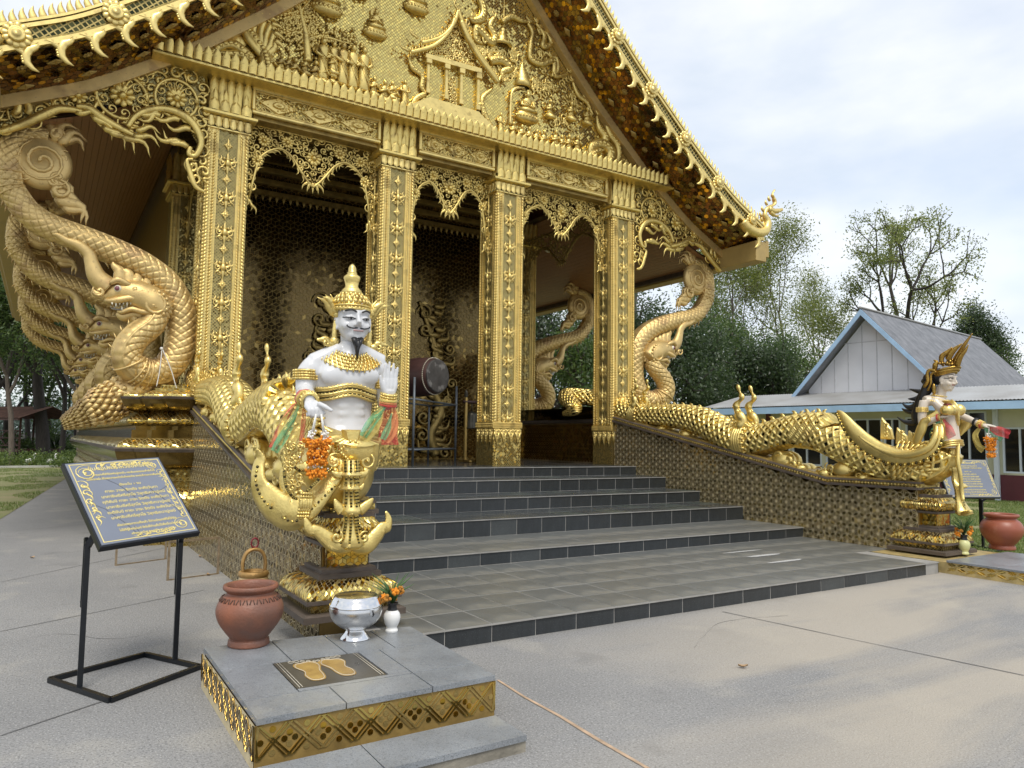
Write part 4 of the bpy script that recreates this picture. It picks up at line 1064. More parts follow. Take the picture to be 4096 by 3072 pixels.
for pts in (((250, 420), (280, 500), (350, 560), (345, 640), (370, 680)), ((260, 800), (300, 730), (350, 700), (375, 690)), ((870, 650), (795, 720), (800, 800), (850, 920), (905, 985)), ((750, 770), (790, 780), (800, 850))):
    relief_tube('relief_naga', pts, [.02, .05, .05, .05, .03], g3)
# spires
def half_lathe(name, prof, mat=GG):
    m = MB()
    rows = []
    for a, b, w in prof:
        c = g3(a, b); wl = w/K/ (FPX/15.5); rows.append([(c[0]+wl*cos(pi+pi*i/10), GY+wl*.8*sin(pi+pi*i/10), c[1]) for i in range(11)])
    m.grid(rows, True); return gk(name, m, mat)
half_lathe('relief_spire', [(966, -30, 2), (964, 60, 5), (962, 120, 8), (961, 150, 12), (960, 160, 18), (959, 170, 10), (957, 200, 14), (956, 215, 26), (955, 225, 16), (953, 240, 24), (951, 260, 30), (950, 275, 45), (949, 290, 40), (946, 318, 78), (945, 325, 80), (944, 332, 60)])
half_lathe('relief_tiered_parasol', [(1102, 420, 3), (1100, 450, 8), (1099, 455, 18), (1098, 470, 14), (1097, 480, 26), (1096, 495, 22), (1096, 505, 36), (1096, 520, 32), (1097, 532, 48), (1098, 548, 42), (1099, 560, 58), (1100, 580, 52), (1100, 600, 66), (1101, 635, 68), (1101, 640, 50)])
relief_tube('relief_pole', [(1100, 645), (1040, 650), (1010, 690), (1003, 780), (1000, 910)], [.03, .03, .028, .028, .03], g3, M['gold_yellow'])
# dragons and clouds on the right half
for pts, r in ((((770, -20), (800, 60), (790, 130), (730, 150), (700, 120)), [.07, .09, .10, .07, .03]), (((880, 130), (850, 190), (885, 270), (860, 310), (800, 250), (750, 210), (745, 290), (800, 320)), [.05, .07, .08, .09, .09, .09, .06, .02]),
               (((1130, 170), (1165, 240), (1150, 330), (1150, 430), (1230, 470), (1320, 450), (1330, 560), (1440, 540)), [.03, .05, .06, .06, .07, .07, .05, .02]), (((1190, 170), (1250, 260), (1240, 340), (1300, 320), (1270, 240), (1210, 250)), [.03, .05, .06, .06, .05, .02]),
               (((850, 450), (930, 440), (1000, 500), (940, 530), (945, 600)), [.09, .10, .08, .06, .02]), (((1290, 420), (1340, 430), (1350, 520), (1300, 560)), [.04, .05, .05, .02]), (((1460, 600), (1500, 700), (1570, 760), (1600, 850)), [.03, .05, .05, .02]),
               (((1590, 1150), (1600, 1080), (1680, 1060), (1740, 1130), (1700, 1230), (1610, 1200), (1610, 1130), (1670, 1110)), [.06, .10, .12, .13, .13, .12, .10, .05]), (((1750, 1240), (1800, 1160), (1790, 1070), (1740, 1000), (1715, 940), (1705, 880)), [.05, .08, .09, .08, .06, .02]),
               (((1690, 1080), (1700, 1010), (1660, 950), (1645, 900), (1640, 850)), [.10, .10, .08, .05, .02]), (((1770, 1260), (1830, 1180), (1870, 1230), (1840, 1280), (1900, 1290)), [.06, .07, .06, .05, .02]), (((940, 160), (1010, 120), (1080, 150), (1140, 160)), [.06, .07, .05, .02])):
    relief_tube('relief_dragon', pts, r, g3, extra=lambda m, pts=pts: [flame(m, GP, g3(*pts[0 if i < 3 else -1]), rnd.uniform(0, 3), .16, .07, .5, .08) for i in range(5)])
m = MB()
for x, y, n in ((680, 170, 9), (720, 260, 9), (820, 370, 12), (880, 410, 9), (1010, 520, 9), (1200, 600, 9), (1280, 640, 9), (1400, 600, 7), (900, 520, 8), (1030, 400, 7), (1230, 400, 6), (1500, 760, 7), (1400, 880, 6), (1250, 180, 5), (1880, 1270, 5)):
    for i in range(n):
        a, b = g3(x+rnd.gauss(0, 40), y+rnd.gauss(0, 30)); curl(m, GP, (a, b), rnd.uniform(.06, .11), rnd.uniform(0, 6.3), rnd.choice((-1, 1)), .028, .02)
        flame(m, GP, (a, b), rnd.uniform(0, 6.3), .2, .07, .6, .02)
gk('relief_cloud', m, GG)['kind'] = 'stuff'
m = MB()
for g, pts in ((g2, [(640, 580), (760, 595), (860, 620), (960, 640), (1060, 665), (1160, 680), (1260, 690), (1360, 715), (1460, 745), (1560, 785), (1640, 800)]), (g3, [(980, 1030), (1060, 1065), (1140, 1085), (1220, 1105), (1300, 1125), (1400, 1140), (1500, 1160), (1560, 1180)])):
    for i in range(len(pts)*3):
        p = pts[i//3]; a, b = g(p[0]+rnd.uniform(-50, 50), p[1]+rnd.uniform(-8, 18)); m.ell(GP(a, b, .03), (rnd.uniform(.12, .2), .13, rnd.uniform(.05, .09)), 8, 5)
gk('relief_rocks', m, GG)
# --- fretwork wings between the outer columns and the eaves ---
def c1(a, b, y=-.02): p = PY((a/K)/S, (b/K)/S, y); return (p.x, p.z)
WB = [(0, 760), (300, 690), (560, 615), (1010, 450), (1300, 510), (1515, 565), (1505, 1400), (1440, 1400), (1380, 1200), (1480, 1060), (1430, 930), (1340, 850), (1220, 815), (1080, 850), (960, 1000), (870, 1000), (760, 890), (650, 810), (560, 790), (380, 850), (150, 940), (0, 980)]
def wings():
    P = [c1(*p) for p in WB]
    for sg in (-1, 1):
        pl = Plane2((0, -.03, 0), (-sg, 0, 0), (0, 0, 1), (0, -1, 0)) if sg > 0 else Plane2((0, -.03, 0))
        def ins(a, b, Q=P):
            c = False; j = len(Q)-1
            for i in range(len(Q)):
                if (Q[i][1] > b) != (Q[j][1] > b) and a < (Q[j][0]-Q[i][0])*(b-Q[i][1])/(Q[j][1]-Q[i][1])+Q[i][0]: c = not c
                j = i
            return c
        m = MB(); BK = [c1(*p) for p in [(0, 740), (560, 600), (1010, 430), (1520, 560), (1512, 1150), (1430, 880), (1150, 780), (760, 760), (600, 750), (300, 860), (0, 960)]]
        # the backing is cut into convex strips so that the outline stays true
        top = [c1(*p) for p in [(0, 740), (300, 668), (560, 600), (800, 512), (1010, 430), (1300, 500), (1515, 560)]]; bot = [c1(*p) for p in [(0, 960), (300, 860), (560, 760), (800, 765), (1060, 775), (1330, 830), (1512, 1150)]]
        m.grid([[pl(a, b, -.05) for a, b in top], [pl(a, b, -.05) for a, b in bot]], False, sg < 0); m.build('wing_back', M['mosaic_col'], temple)
        m = MB(); ros = [c1(575, 710)+(.24,), c1(900, 710)+(.34,), c1(1300, 730)+(.30,)]
        xs = [p[0] for p in P]; zs = [p[1] for p in P]
        lacework(m, pl, ins, (min(xs), max(xs), min(zs), max(zs)), .21, -.01, 1.2, 21, .17, [(a, b, r*1.05) for a, b, r in ros])
        for a, b, r in ros:
            ring = [(a+r*cos(2*pi*i/24), b+r*sin(2*pi*i/24)) for i in range(25)]; stem2(m, pl, ring, [.028]*25, 0)
            rosette(m, pl, (a, b), r*.5, .02, 9)
            for k in range(9): an = 2*pi*k/9; curl(m, pl, (a+r*.75*cos(an), b+r*.75*sin(an)), r*.22, an, 1, r*.06, .01)
            for k in range(6): flame(m, pl, (a, b), pi/2+(k-2.5)*.25, r*.9, r*.25, .2, .03)
        for pts, r in (([(0, 980), (150, 930), (330, 850), (430, 810), (540, 815), (600, 830)], .07), ([(560, 790), (650, 800), (760, 880), (900, 960), (1000, 1010)], .06), ([(940, 940), (1000, 860), (1100, 815), (1220, 810), (1340, 850), (1430, 930), (1480, 1050), (1440, 1150), (1390, 1140), (1400, 1090)], .062), ([(1505, 1420), (1440, 1380), (1400, 1280), (1375, 1190), (1420, 1180)], .04)):
            Q = cr_spline([c1(*p) for p in pts], 6); stem2(m, pl, Q, [r*(.6+.4*sin(pi*min(1, i/len(Q)*1.2))) for i in range(len(Q))], .03, 8)
        for a, b, an, L_ in ((680, 850, -.9, .5), (760, 930, -.8, .5), (800, 960, -.7, .55), (900, 1000, -.6, .55), (980, 1000, -.3, .45), (1000, 960, 0, .4), (1180, 860, 2.9, .45), (1320, 890, 3.0, .5), (1400, 960, 3.0, .45), (1330, 1060, 2.8, .5), (1380, 1090, 2.6, .5), (1160, 830, -2.6, .4), (100, 850, .9, .5), (200, 850, 1.2, .45), (560, 830, -.2, .4)):
            flame(m, pl, c1(a, b), an, L_, .13, .7, .03)
        m.build('fretwork_wing', M['gold'], temple)
        # plain edge strip along the roof line
        m = MB(); Q = [c1(*p, y=-.06) for p in [(-60, 752), (300, 664), (560, 596), (1015, 424)]]
        pl2 = Plane2((0, -.06, 0), (-sg, 0, 0), (0, 0, 1), (0, -1, 0)) if sg > 0 else Plane2((0, -.06, 0))
        stem2(m, pl2, Q, [.04]*4, 0, 4); m.build('edge_strip', M['gold_tan'], temple)
wings()
# ---------------- sculpting kit ----------------
def sculpt_mesh(mb, name, mat, voxel=.012, smooth=4, shrink=None):
    """join overlapping volumes into one continuous skin"""
    me = mb.mesh(name+'_raw', mat); ob = bpy.data.objects.new(name+'_raw', me); COL.objects.link(ob)
    r = ob.modifiers.new('r', 'REMESH'); r.mode = 'VOXEL'; r.voxel_size = voxel; r.use_smooth_shade = True
    s = ob.modifiers.new('s', 'SMOOTH'); s.factor = .5; s.iterations = smooth
    dg = bpy.context.evaluated_depsgraph_get(); dg.update()
    out = bpy.data.meshes.new_from_object(ob.evaluated_get(dg)); out.name = name
    bpy.data.objects.remove(ob); bpy.data.meshes.remove(me)
    out.materials.clear(); out.materials.append(mat)
    out.polygons.foreach_set('use_smooth', [True]*len(out.polygons)); return out
def sculpt(mb, name, mat, parent, **k): return link(name, sculpt_mesh(mb, name, mat, **k), parent)
def rad_at(rad, t): return float(np.interp(t, np.linspace(0, 1, len(rad)), rad))
def resample(P, n):
    L_ = [0]
    for a, b in zip(P, P[1:]): L_.append(L_[-1]+(Vector(b)-Vector(a)).length)
    out = []
    for i in range(n):
        s = L_[-1]*i/(n-1); j = min(max(k for k in range(len(L_)) if L_[k] <= s+1e-9), len(P)-2)
        f = (s-L_[j])/max(1e-9, L_[j+1]-L_[j]); out.append(Vector(P[j]).lerp(Vector(P[j+1]), f))
    return out, L_[-1]
def scaled_tube(mb, pts, rad, around, ds, up, style='scale', sub=4, h=.02, belly=None, squash=1.0, mats=(0, 1, 2), fixed=False):
    """serpent body with modelled scales. up = direction of the back; belly = half-angle left smooth with cross ridges"""
    P0 = cr_spline(pts, 10); _, Ltot = resample(P0, 3); n = int(Ltot/ds*sub)+1
    P, _ = resample(P0, n); nA = around*sub; up = Vector(up); prev = None; rings = []; cellmat = []
    for i in range(n):
        T = (P[min(i+1, n-1)]-P[max(i-1, 0)]).normalized()
        A = (up-T*up.dot(T)) if prev is None or fixed else prev-T*prev.dot(T)
        if A.length < 1e-4: A = T.orthogonal()
        A.normalize(); B = T.cross(A); prev = A; t = i/(n-1); r = rad_at(rad, t); ring = []
        for k in range(nA):
            th = 2*pi*k/nA; a = k/sub/1.0; s = i/sub
            u = (a+s)/2; v = (a-s)/2; fu, fv = u-math.floor(u), v-math.floor(v)
            e = min(fu, 1-fu, fv, 1-fv)
            if style == 'scale': hh = h*(min(1, e/.13)*.9+.55*((1-fu)+fv)/2-.35)
            else: hh = h*(1-min(1, max(0, (e-.10)/.12)))
            dth = abs((th+pi) % (2*pi)-pi)   # 0 on the back
            if belly and dth > pi-belly: hh = h*.6*(abs((i/(sub*1.4)) % 1-.5)*2)**.5
            if belly and abs(dth-(pi-belly)) < .08: hh = h*1.3
            ring.append(P[i]+(A*cos(th)+B*sin(th)*squash)*(r+hh*min(1, r/.12)))
        rings.append(ring)
    b = len(mb.v); N_ = nA
    for r in rings: mb.v += [tuple(p) for p in r]
    for i in range(n-1):
        for k in range(nA):
            k2 = (k+1) % nA; mi = 0
            if style != 'scale':
                a = (k+.5)/sub; s = (i+.5)/sub; u = (a+s)/2; v = (a-s)/2; fu, fv = u-math.floor(u), v-math.floor(v)
                dth = abs((2*pi*k/nA+pi) % (2*pi)-pi)
                if min(fu, 1-fu, fv, 1-fv) > .23 and not (belly and dth > pi-belly): mi = (1, 2, 2, 0, 2)[(int(math.floor(u))*7+int(math.floor(v))*13) % 5]
            mb.f.append([b+i*N_+k, b+i*N_+k2, b+(i+1)*N_+k2, b+(i+1)*N_+k]); mb.m.append(mats[mi]); mb.sm.append(style == 'scale' or mi == 0)
    for end in (0, n-1):
        c = len(mb.v); mb.v.append(tuple(P[end])); 
        for k in range(nA):
            f = [b+end*N_+k, b+end*N_+(k+1) % nA, c]
            mb.f.append(f if end else f[::-1]); mb.m.append(mats[0]); mb.sm.append(True)
    return P
# ---------------- naga brackets under the eaves ----------------
NY = .35
def naga_bracket():
    t = thing('naga_bracket', 'golden scaled naga holding up the left eave beside the leftmost column, nearest to the camera', 'naga sculpture', (-4.9, NY, 2.36))
    def q(a, b, d=0): p = PY(a/3.072, 378+b/3.072, NY); return Vector((p.x, NY-d, p.z))
    pxm = (q(1100, 700)-q(1000, 700)).length/100
    def dd(u, v, d=0): p = PY(u, v, NY); return Vector((p.x, NY-d, p.z))
    body = [dd(105, 296), dd(70, 288), (dd(34, 300)), dd(19, 335), q(62, 60), q(110, 150), q(200, 262), q(340, 350), q(560, 432), q(780, 520), q(960, 612), q(1110, 735), q(1190, 890), q(1203, 1050), q(1175, 1190, .02), q(1080, 1300, .06), q(960, 1320, .14), q(860, 1270, .22), q(835, 1180, .26), q(890, 1090, .26), q(985, 1015, .22), q(1030, 940, .16)]
    m = MB(); scaled_tube(m, body, [.09, .12, .14, .16, .16, .165, .175, .18, .185, .19, .195, .20, .205, .21, .215, .215, .21, .21, .20, .185, .17, .165], 18, .062, (0, 0, 1), 'scale', 5, .022, belly=.5)
    m.build('body', M['gold_tan'], t)
    # bud at the base where the serpent leaves the plinth
    m = MB(); base = [q(1120, 1290, -.12), q(1000, 1370, -.10), q(880, 1430, -.06), q(760, 1490, -.02), q(680, 1535, 0), q(610, 1560, 0)]
    scaled_tube(m, base, [.25, .27, .28, .28, .24, .06], 14, .085, (0, 0, 1), 'scale', 4, .016)
    m.build('base_coil', M['gold_tan'], t)
    m = MB(); Pb = cr_spline(base, 8)
    for i in range(6, len(Pb)-4, 3):
        c = Vector(Pb[i]); T = (Vector(Pb[i+1])-Vector(Pb[i-1])).normalized(); up_ = Vector((0, 0, 1)); A = (up_-T*up_.dot(T)).normalized(); B = T.cross(A); r = .27 if i < 30 else .27-.012*(i-30)
        for k in range(16):
            th = 2*pi*(k+(i % 2)*.5)/16; o = A*cos(th)+B*sin(th)
            m.tube([c+o*(r*.98), c+T*.07+o*(r+.022), c+T*.14+o*(r*.95)], [.02, .045, .004], 5, True, .5, o)
    m.build('leaf_collar', M['gold_tan'], t)
    # rings near the top and on the neck, dorsal fins along the back
    m = MB(); P = cr_spline(body, 10); Pv = [Vector(p) for p in P]
    def ringat(i, r, w=.018):
        T = (Pv[i+1]-Pv[i-1]).normalized(); A = T.orthogonal().normalized(); B = T.cross(A)
        m.tube([Pv[i]+(A*cos(2*pi*k/20)+B*sin(2*pi*k/20))*r for k in range(21)], w, 6, False)
    for i in (36, 39, 42, 45): ringat(i, .178, .014)
    m.build('tail_band', M['gold_tan'], t); m = MB()
    for i in (160, 163, 166, 172): ringat(i, .226, .018)
    for k in range(18):
        i = 163+k % 2; T = (Pv[i+1]-Pv[i-1]).normalized(); A = T.orthogonal().normalized(); B = T.cross(A); o = A*cos(2*pi*k/18)+B*sin(2*pi*k/18); m.ell(Pv[165]+o*.228, .024, 6, 4)
    m.build('neck_band', M['gold_tan'], t)
    m = MB()
    for i in range(40, 208, 4):
        T = (Pv[i+1]-Pv[i-1]).normalized(); n_ = Vector((-T.z, 0, T.x)); r = .205 if i > 60 else .175
        if i < 150: n_ = -n_ if n_.z > 0 else n_
        else: n_ = n_
        s_ = n_ if i < 150 else n_
        p = Pv[i]+s_*(r-.01); m.tube([p, p+s_*.03+T*.03, p+s_*.075+T*.07], [.03, .026, .004], 5, True, .5, T)
    m.build('dorsal_fin', M['gold_tan'], t)['kind'] = 'stuff'
    # spiral tail scroll and leaves against the eave
    m = MB(); pl = Plane2((0, NY, 0))
    def xz(u, v): p = PY(u, v, NY); return (p.x, p.z)
    c = xz(92, 352); m.lathe([(.30, -.09), (.36, -.05), (.38, 0), (.36, .05), (.30, .09), (0, .10)], (0, 0, 0), 24); k0 = len(m.v)-24*6; m.v = [(c[0]+x, NY-z*1.0, c[1]+y*1.05) for x, y, z in m.v]
    for s_ in (-1, 1):
        pl2 = Plane2((0, NY, 0), (1, 0, 0), (0, 0, 1), (0, -s_, 0))
        curl(m, pl2, c, .30, 2.0, 1, .035, .10, 2.2, 7); curl(m, pl2, (c[0]+.2, c[1]-.2), .12, 0, -1, .03, .09); curl(m, pl2, (c[0]+.25, c[1]+.12), .10, 1, 1, .025, .08); curl(m, pl2, (c[0]-.2, c[1]-.22), .10, 3, 1, .025, .08)
        for u, v, an, L_, w in ((112, 385, -1.0, .5, .22), (120, 405, -1.1, .55, .24), (128, 425, -.9, .6, .24), (140, 445, -.75, .5, .16), (110, 300, .5, .55, .22), (125, 305, .2, .5, .2), (110, 290, 1.2, .35, .2), (135, 300, -.4, .4, .14)):
            flame(m, pl2, xz(u, v), an, L_, w, .9, .03, 8, .55)
        curl(m, pl2, xz(128, 412), .15, 2.2, -1, .05, .08); curl(m, pl2, xz(118, 395), .11, 0, 1, .035, .08); curl(m, pl2, xz(122, 292), .10, 0, 1, .035, .06)
    m.build('tail_scroll', M['gold_tan'], t)
    # head
    h = MB(); px = pxm
    HD = .16
    def H(a, b, d=0): return q(a, b, HD+d)
    def tb(pts, r, n=10, flat=1.0): P_ = cr_spline([H(*p) for p in pts], 5); R_ = [rad_at(r, i/(len(P_)-1))*px for i in range(len(P_))]; h.tube(P_, R_, n, True, flat, (0, -1, 0))
    tb([(1080, 930), (1000, 860), (900, 810), (800, 790), (730, 815), (690, 835)], [95, 118, 108, 82, 52, 20])
    tb([(1040, 910), (960, 940), (880, 935), (810, 950), (770, 925)], [60, 52, 44, 34, 12])
    tb([(860, 940), (900, 990), (880, 1050)], [35, 40, 6])
    for d in (-.13, .13):
        tb([(1010, 905, d), (940, 862, d*1.1), (860, 838, d*1.1), (780, 848, d), (715, 852, d*.6), (690, 835, d*.3)], [30, 26, 24, 24, 20, 8], 8)
        tb([(1010, 935, d), (930, 925, d*1.05), (860, 908, d), (800, 925, d*.7), (775, 915, d*.3)], [24, 20, 18, 14, 6], 8)
        tb([(720, 740, d), (770, 720, d*1.1), (830, 745, d*1.1), (870, 770, d)], [16, 26, 22, 8], 7)      # brow
        for k in range(3): tb([(860+k*40, 800+k*8, d*1.25), (885+k*40, 785+k*8, d*1.3), (905+k*40, 805+k*8, d*1.25)], [18, 24, 12], 6)
    h.build('head', M['gold_tan'], t)
    m = MB()
    def tb2(pts, r, n=8, flat=.6): P_ = cr_spline([H(*p) for p in pts], 5); R_ = [rad_at(r, i/(len(P_)-1))*px for i in range(len(P_))]; m.tube(P_, R_, n, True, flat, (0, -1, 0))
    tb2([(720, 760), (640, 690), (605, 600), (585, 540), (520, 480), (440, 450), (385, 415), (345, 408)], [75, 62, 46, 40, 34, 26, 18, 4], 9, .7)
    for a, b, tip in ((790, 720, (745, 590)), (850, 720, (800, 620)), (890, 730, (870, 660)), (950, 760, (930, 690)), (1000, 790, (1000, 745))):
        tb2([(a, b), ((a+tip[0])/2+18, (b+tip[1])/2), (tip[0]+6, tip[1]+25), tip], [48, 38, 22, 3])
    for k in range(7): an = -1.0+k*.4; tb2([(1060, 880), (1060+70*cos(an), 880+70*sin(an)), (1060+110*cos(an), 880+110*sin(an)-12)], [26, 26, 3], 6, .5)
    for d in (-.2, .2):
        pl2 = Plane2((0, NY-HD-d, 0), (1, 0, 0), (0, 0, 1), (0, -1 if d > 0 else 1, 0)); c_ = H(1005, 880); curl(m, pl2, (c_.x, c_.z), 75*px, 1.5, -1, 20*px, 0, 1.6); c_ = H(650, 790); curl(m, pl2, (c_.x, c_.z), 40*px, 2.5, 1, 16*px, -.08, 1)
        for k in range(9): p = H(1005+86*cos(-1.6+k*.4), 880+86*sin(-1.6+k*.4), d*.9); m.ell(p, 15*px, 6, 4)
    tb2([(610, 770), (640, 800), (690, 815)], [4, 26, 34])
    m.build('crest', M['gold_tan'], t)
    for d in (-.125, .125):
        e = MB(); e.ell(H(772, 776, d*1.05), 26*px, 10, 8); eo = e.build('eye', M['ivory'], t)
        e = MB(); e.ell(H(768, 776, d*1.05+(.022 if d > 0 else -.022)), 19*px, 10, 8); link('iris', e.mesh('iris', M['iris']), eo)
    m = MB()
    for d in (-.12, .12):
        for k in range(10): a = 735+k*24; b = 862+(3 if k < 3 else 0); m.tube([H(a, b, d), H(a, b+(34 if k in (1, 4) else 18), d)], [9*px, 1*px], 5)
        for k in range(7): a = 800+k*24; m.tube([H(a, 915, d*.9), H(a-2, 915-(34 if k in (0, 3) else 16), d*.9)], [9*px, 1*px], 5)
    m.build('teeth', M['ivory'], t)
    m = MB(); m.tube(cr_spline([H(900, 905), H(830, 898), H(780, 903), H(730, 893)], 4), [16*px]*4+[15*px]*4+[12*px]*4+[3*px], 7, True, .5); m.build('tongue', M['tongue'], t)
    return t
M['ivory'] = pmat('ivory_paint', (.70, .66, .52), .35, 0, .1, 9)
M['iris'] = pmat('plum_iris', (.20, .07, .09), .2, 0, .2, 9)
M['tongue'] = pmat('grey_tongue', (.38, .36, .33), .4, .2, .2, 9)
nb = naga_bracket(); nb['group'] = 'naga brackets under the eaves'
NL = ['golden naga holding up the left eave, second from the front', 'golden naga holding up the left eave, third from the front', 'golden naga holding up the left eave, fourth from the front', 'golden naga holding up the left eave, fifth and farthest back']
for k in range(1, 5): copy_tree(nb, (-4.9, NY+4.5*k*.92, 2.36), label=NL[k-1])
copy_tree(nb, (4.95, .32, 2.36), scale=(-1, 1, 1), label='golden naga holding the right eave beside the rightmost column')
copy_tree(nb, (4.9, 4.85, 2.36), scale=(-1, 1, 1), label='golden naga seen between the two right columns, holding the right eave further back')
# string tied round the front left naga
m = MB(); M['string'] = pmat('white_string', (.7, .69, .65), .8, 0, .1, 20)
for pts in (((350, 752), (345, 800), (338, 835)), ((350, 752), (370, 800), (385, 845), (410, 855))):
    m.tube(cr_spline([PY(u, v, .02) for u, v in pts], 5), .008, 5)
m.ell(PY(349, 753, .02), .025, 6, 4); tag(m.build('string', M['string']), 'white string tied in a loop on the neck of the front left naga', 'string')
# ---------------- stair statues: naga bodies with human torsos ----------------
from mathutils.bvhtree import BVHTree
M['porcelain'] = pmat('glossy_white_enamel', (.60, .605, .615), .22, 0, .04, 3, .04, 25, rvar=.05)
M['cream_skin'] = pmat('cream_enamel', (.62, .545, .45), .32, 0, .06, 4, .04, 25)
M['black_paint'] = pmat('black_paint', (.012, .012, .013), .35, 0, .3, 20, .3, 60)
M['lip'] = pmat('dusty_lip_paint', (.42, .27, .26), .35, 0, .1, 9)
M['red_lip'] = pmat('dark_red_lip_paint', (.30, .07, .06), .3, 0, .1, 9)
M['chip_dark'] = pmat('dark_mirror_chip', (.08, .065, .03), .08, 1, .5, 8, 0, rvar=.03)
M['chip_gold'] = pmat('gold_mirror_chip', (.72, .55, .16), .08, 1, .3, 8, 0, rvar=.03)
RC = Vector((4.07, -6.5, 1.02)); LC = Vector((-4.33, -6.36, 1.10))
XW = 4.07
def rb(a, b): p = PX((2300+a/1.659)/S, (1000+b/1.659)/S, XW); return Vector((0, p.y, p.z))-Vector((0, RC.y, RC.z))
def rc(a, b, dx=0): p = PX((3100+a/1.3825)/S, (1200+b/1.3825)/S, XW+dx); return Vector((dx, p.y, p.z))-Vector((0, RC.y, RC.z))
def rw(a, b, dx=0): p = PX((3300+a/2.212)/S, (1150+b/2.212)/S, XW+dx); return Vector((dx, p.y, p.z))-Vector((0, RC.y, RC.z))
zpx = (rw(1060, 800)-rw(1060, 900)).length/100       # metres per crop pixel on the woman
def bpx(h, sc, t): return h/sc*(.00150*2.212)          # half width in a crop -> metres (near the statue)
BODY = [rb(330, 1060), rb(430, 1095), rb(560, 1100), rb(700, 1108), rb(830, 1135), rb(960, 1200), rb(1060, 1255), rb(1130, 1268), rb(1250, 1258), rb(1400, 1215), rb(1550, 1190), rb(1680, 1195),
        rc(130, 728), rc(250, 745), rc(400, 815), rc(550, 880), rc(700, 925), rc(820, 925), rc(910, 890), rc(945, 830)]
BRAD = [.185, .20, .20, .205, .22, .235, .255, .27, .275, .265, .255, .25, .25, .25, .255, .255, .25, .25, .26, .20]
def stair_naga(name, label, C, tail):
    t = thing(name, label, 'statue', C)
    def put(nm, mb, mats, par=None):
        me = mb.mesh(nm, mats); o = bpy.data.objects.new(nm, me); COL.objects.link(o); o.parent = par or t; return o
    pts = [Vector(p) for p in tail]+BODY; rad = [.05, .12, .15, .165, .175][-len(tail):]+BRAD
    m = MB(); scaled_tube(m, pts, rad, 22, .066, (0, 0, 1), 'lattice', 6, .022, belly=.75, fixed=True)
    put('body', m, [M['gold_bright'], M['chip_dark'], M['chip_gold']])
    P = [Vector(p) for p in cr_spline(pts, 10)]; off = 10*len(tail)
    acc = 0
    for i in range(off-20, len(P)-45):       # row of fins along the back
        acc += (P[i]-P[i-1]).length
        if acc < .19: continue
        acc = 0; m = MB(); T = (P[i+1]-P[i-1]).normalized(); n_ = (Vector((0, 0, 1))-T*T.z).normalized(); r = rad_at(rad, i/(len(P)-1))
        p = P[i]+n_*(r-.005); m.tube([p-T*.02, p+n_*.03, p+n_*.06-T*.015, p+n_*.085-T*.055], [.05, .042, .028, .004], 7, True, .4, T.cross(n_)); put('dorsal_fin', m, M['gold_bright'])
    for i in (off+9, off+71):                    # ring collars with flame crests
        T = (P[i+1]-P[i-1]).normalized(); A = (Vector((0, 0, 1))-T*T.z).normalized(); B = T.cross(A); r = rad_at(rad, i/(len(P)-1)); m = MB()
        for dd_, w in ((-.10, .026), (-.05, .034), (0, .03), (.05, .034), (.10, .026)):
            m.tube([P[i]+T*dd_+(A*cos(2*pi*k/22)+B*sin(2*pi*k/22))*(r+.012) for k in range(23)], w, 6, False)
        for k in range(22):
            o_ = A*cos(2*pi*k/22)+B*sin(2*pi*k/22); m.tube([P[i]+T*.08+o_*(r+.02), P[i]+T*.13+o_*(r+.035), P[i]+T*.17+o_*(r+.015)], [.02, .028, .004], 5)
        put('collar_band', m, M['gold_bright'])
        for s_ in (-1, 1):
            m = MB(); pl = Plane2(P[i]+A*(r-.02)+B*s_*.16, T, A, B*s_)
            sk = 1.0 if i < off+40 else 1.3
            Q = cr_spline([(sk*a_, sk*b_) for a_, b_ in [(-.02, 0), (.05, .08), (-.04, .18), (-.06, .29), (.03, .38), (0, .47), (-.04, .57)]], 6)
            stem2(m, pl, Q, [sk*.078*(1-.85*j/len(Q))+.016*sin(j*.8) for j in range(len(Q))], 0, 8, .7); curl(m, pl, (.07, .07), .06, 2, -1, .024, 0); curl(m, pl, (-.07, .10), .05, 1, 1, .02, 0)
            for k in range(4): m.ell(pl(.09+.03*k, .06-.02*k), .026, 7, 5); m.ell(pl(-.10-.035*k, .02+.05*k), .030, 7, 5)
            for k in range(3): flame(m, pl, (-.06+.03*k, .14+.06*k), 2.4-.3*k, .13, .06, .5)
            put('flame_crest', m, M['gold_bright'])
    # cloud scroll supports under the coils
    for c, r, n in ((rb(600, 1195), .11, 3), (rb(760, 1225), .11, 3), (rb(1400, 1400), .19, 5), (rb(1530, 1450), .10, 2), (rc(300, 960), .10, 3), (rc(400, 940), .15, 4), (rc(520, 985), .09, 3)):
        m = MB()
        for s_ in (-1, 1):
            pl = Plane2(c+Vector((s_*.17, 0, 0)), (0, -1, 0), (0, 0, 1), (s_, 0, 0)); m.ell(pl(0, 0, -.10), (.15, r*1.3, r*.9), 12, 8)
            for k in range(n): curl(m, pl, (rnd.uniform(-r*1.4, r*1.4), rnd.uniform(-r*.5, r*.4)), r*.62, rnd.uniform(0, 6), rnd.choice((-1, 1)), r*.22, -.01, 1.3)
        put('cloud_support', m, M['gold_bright'])
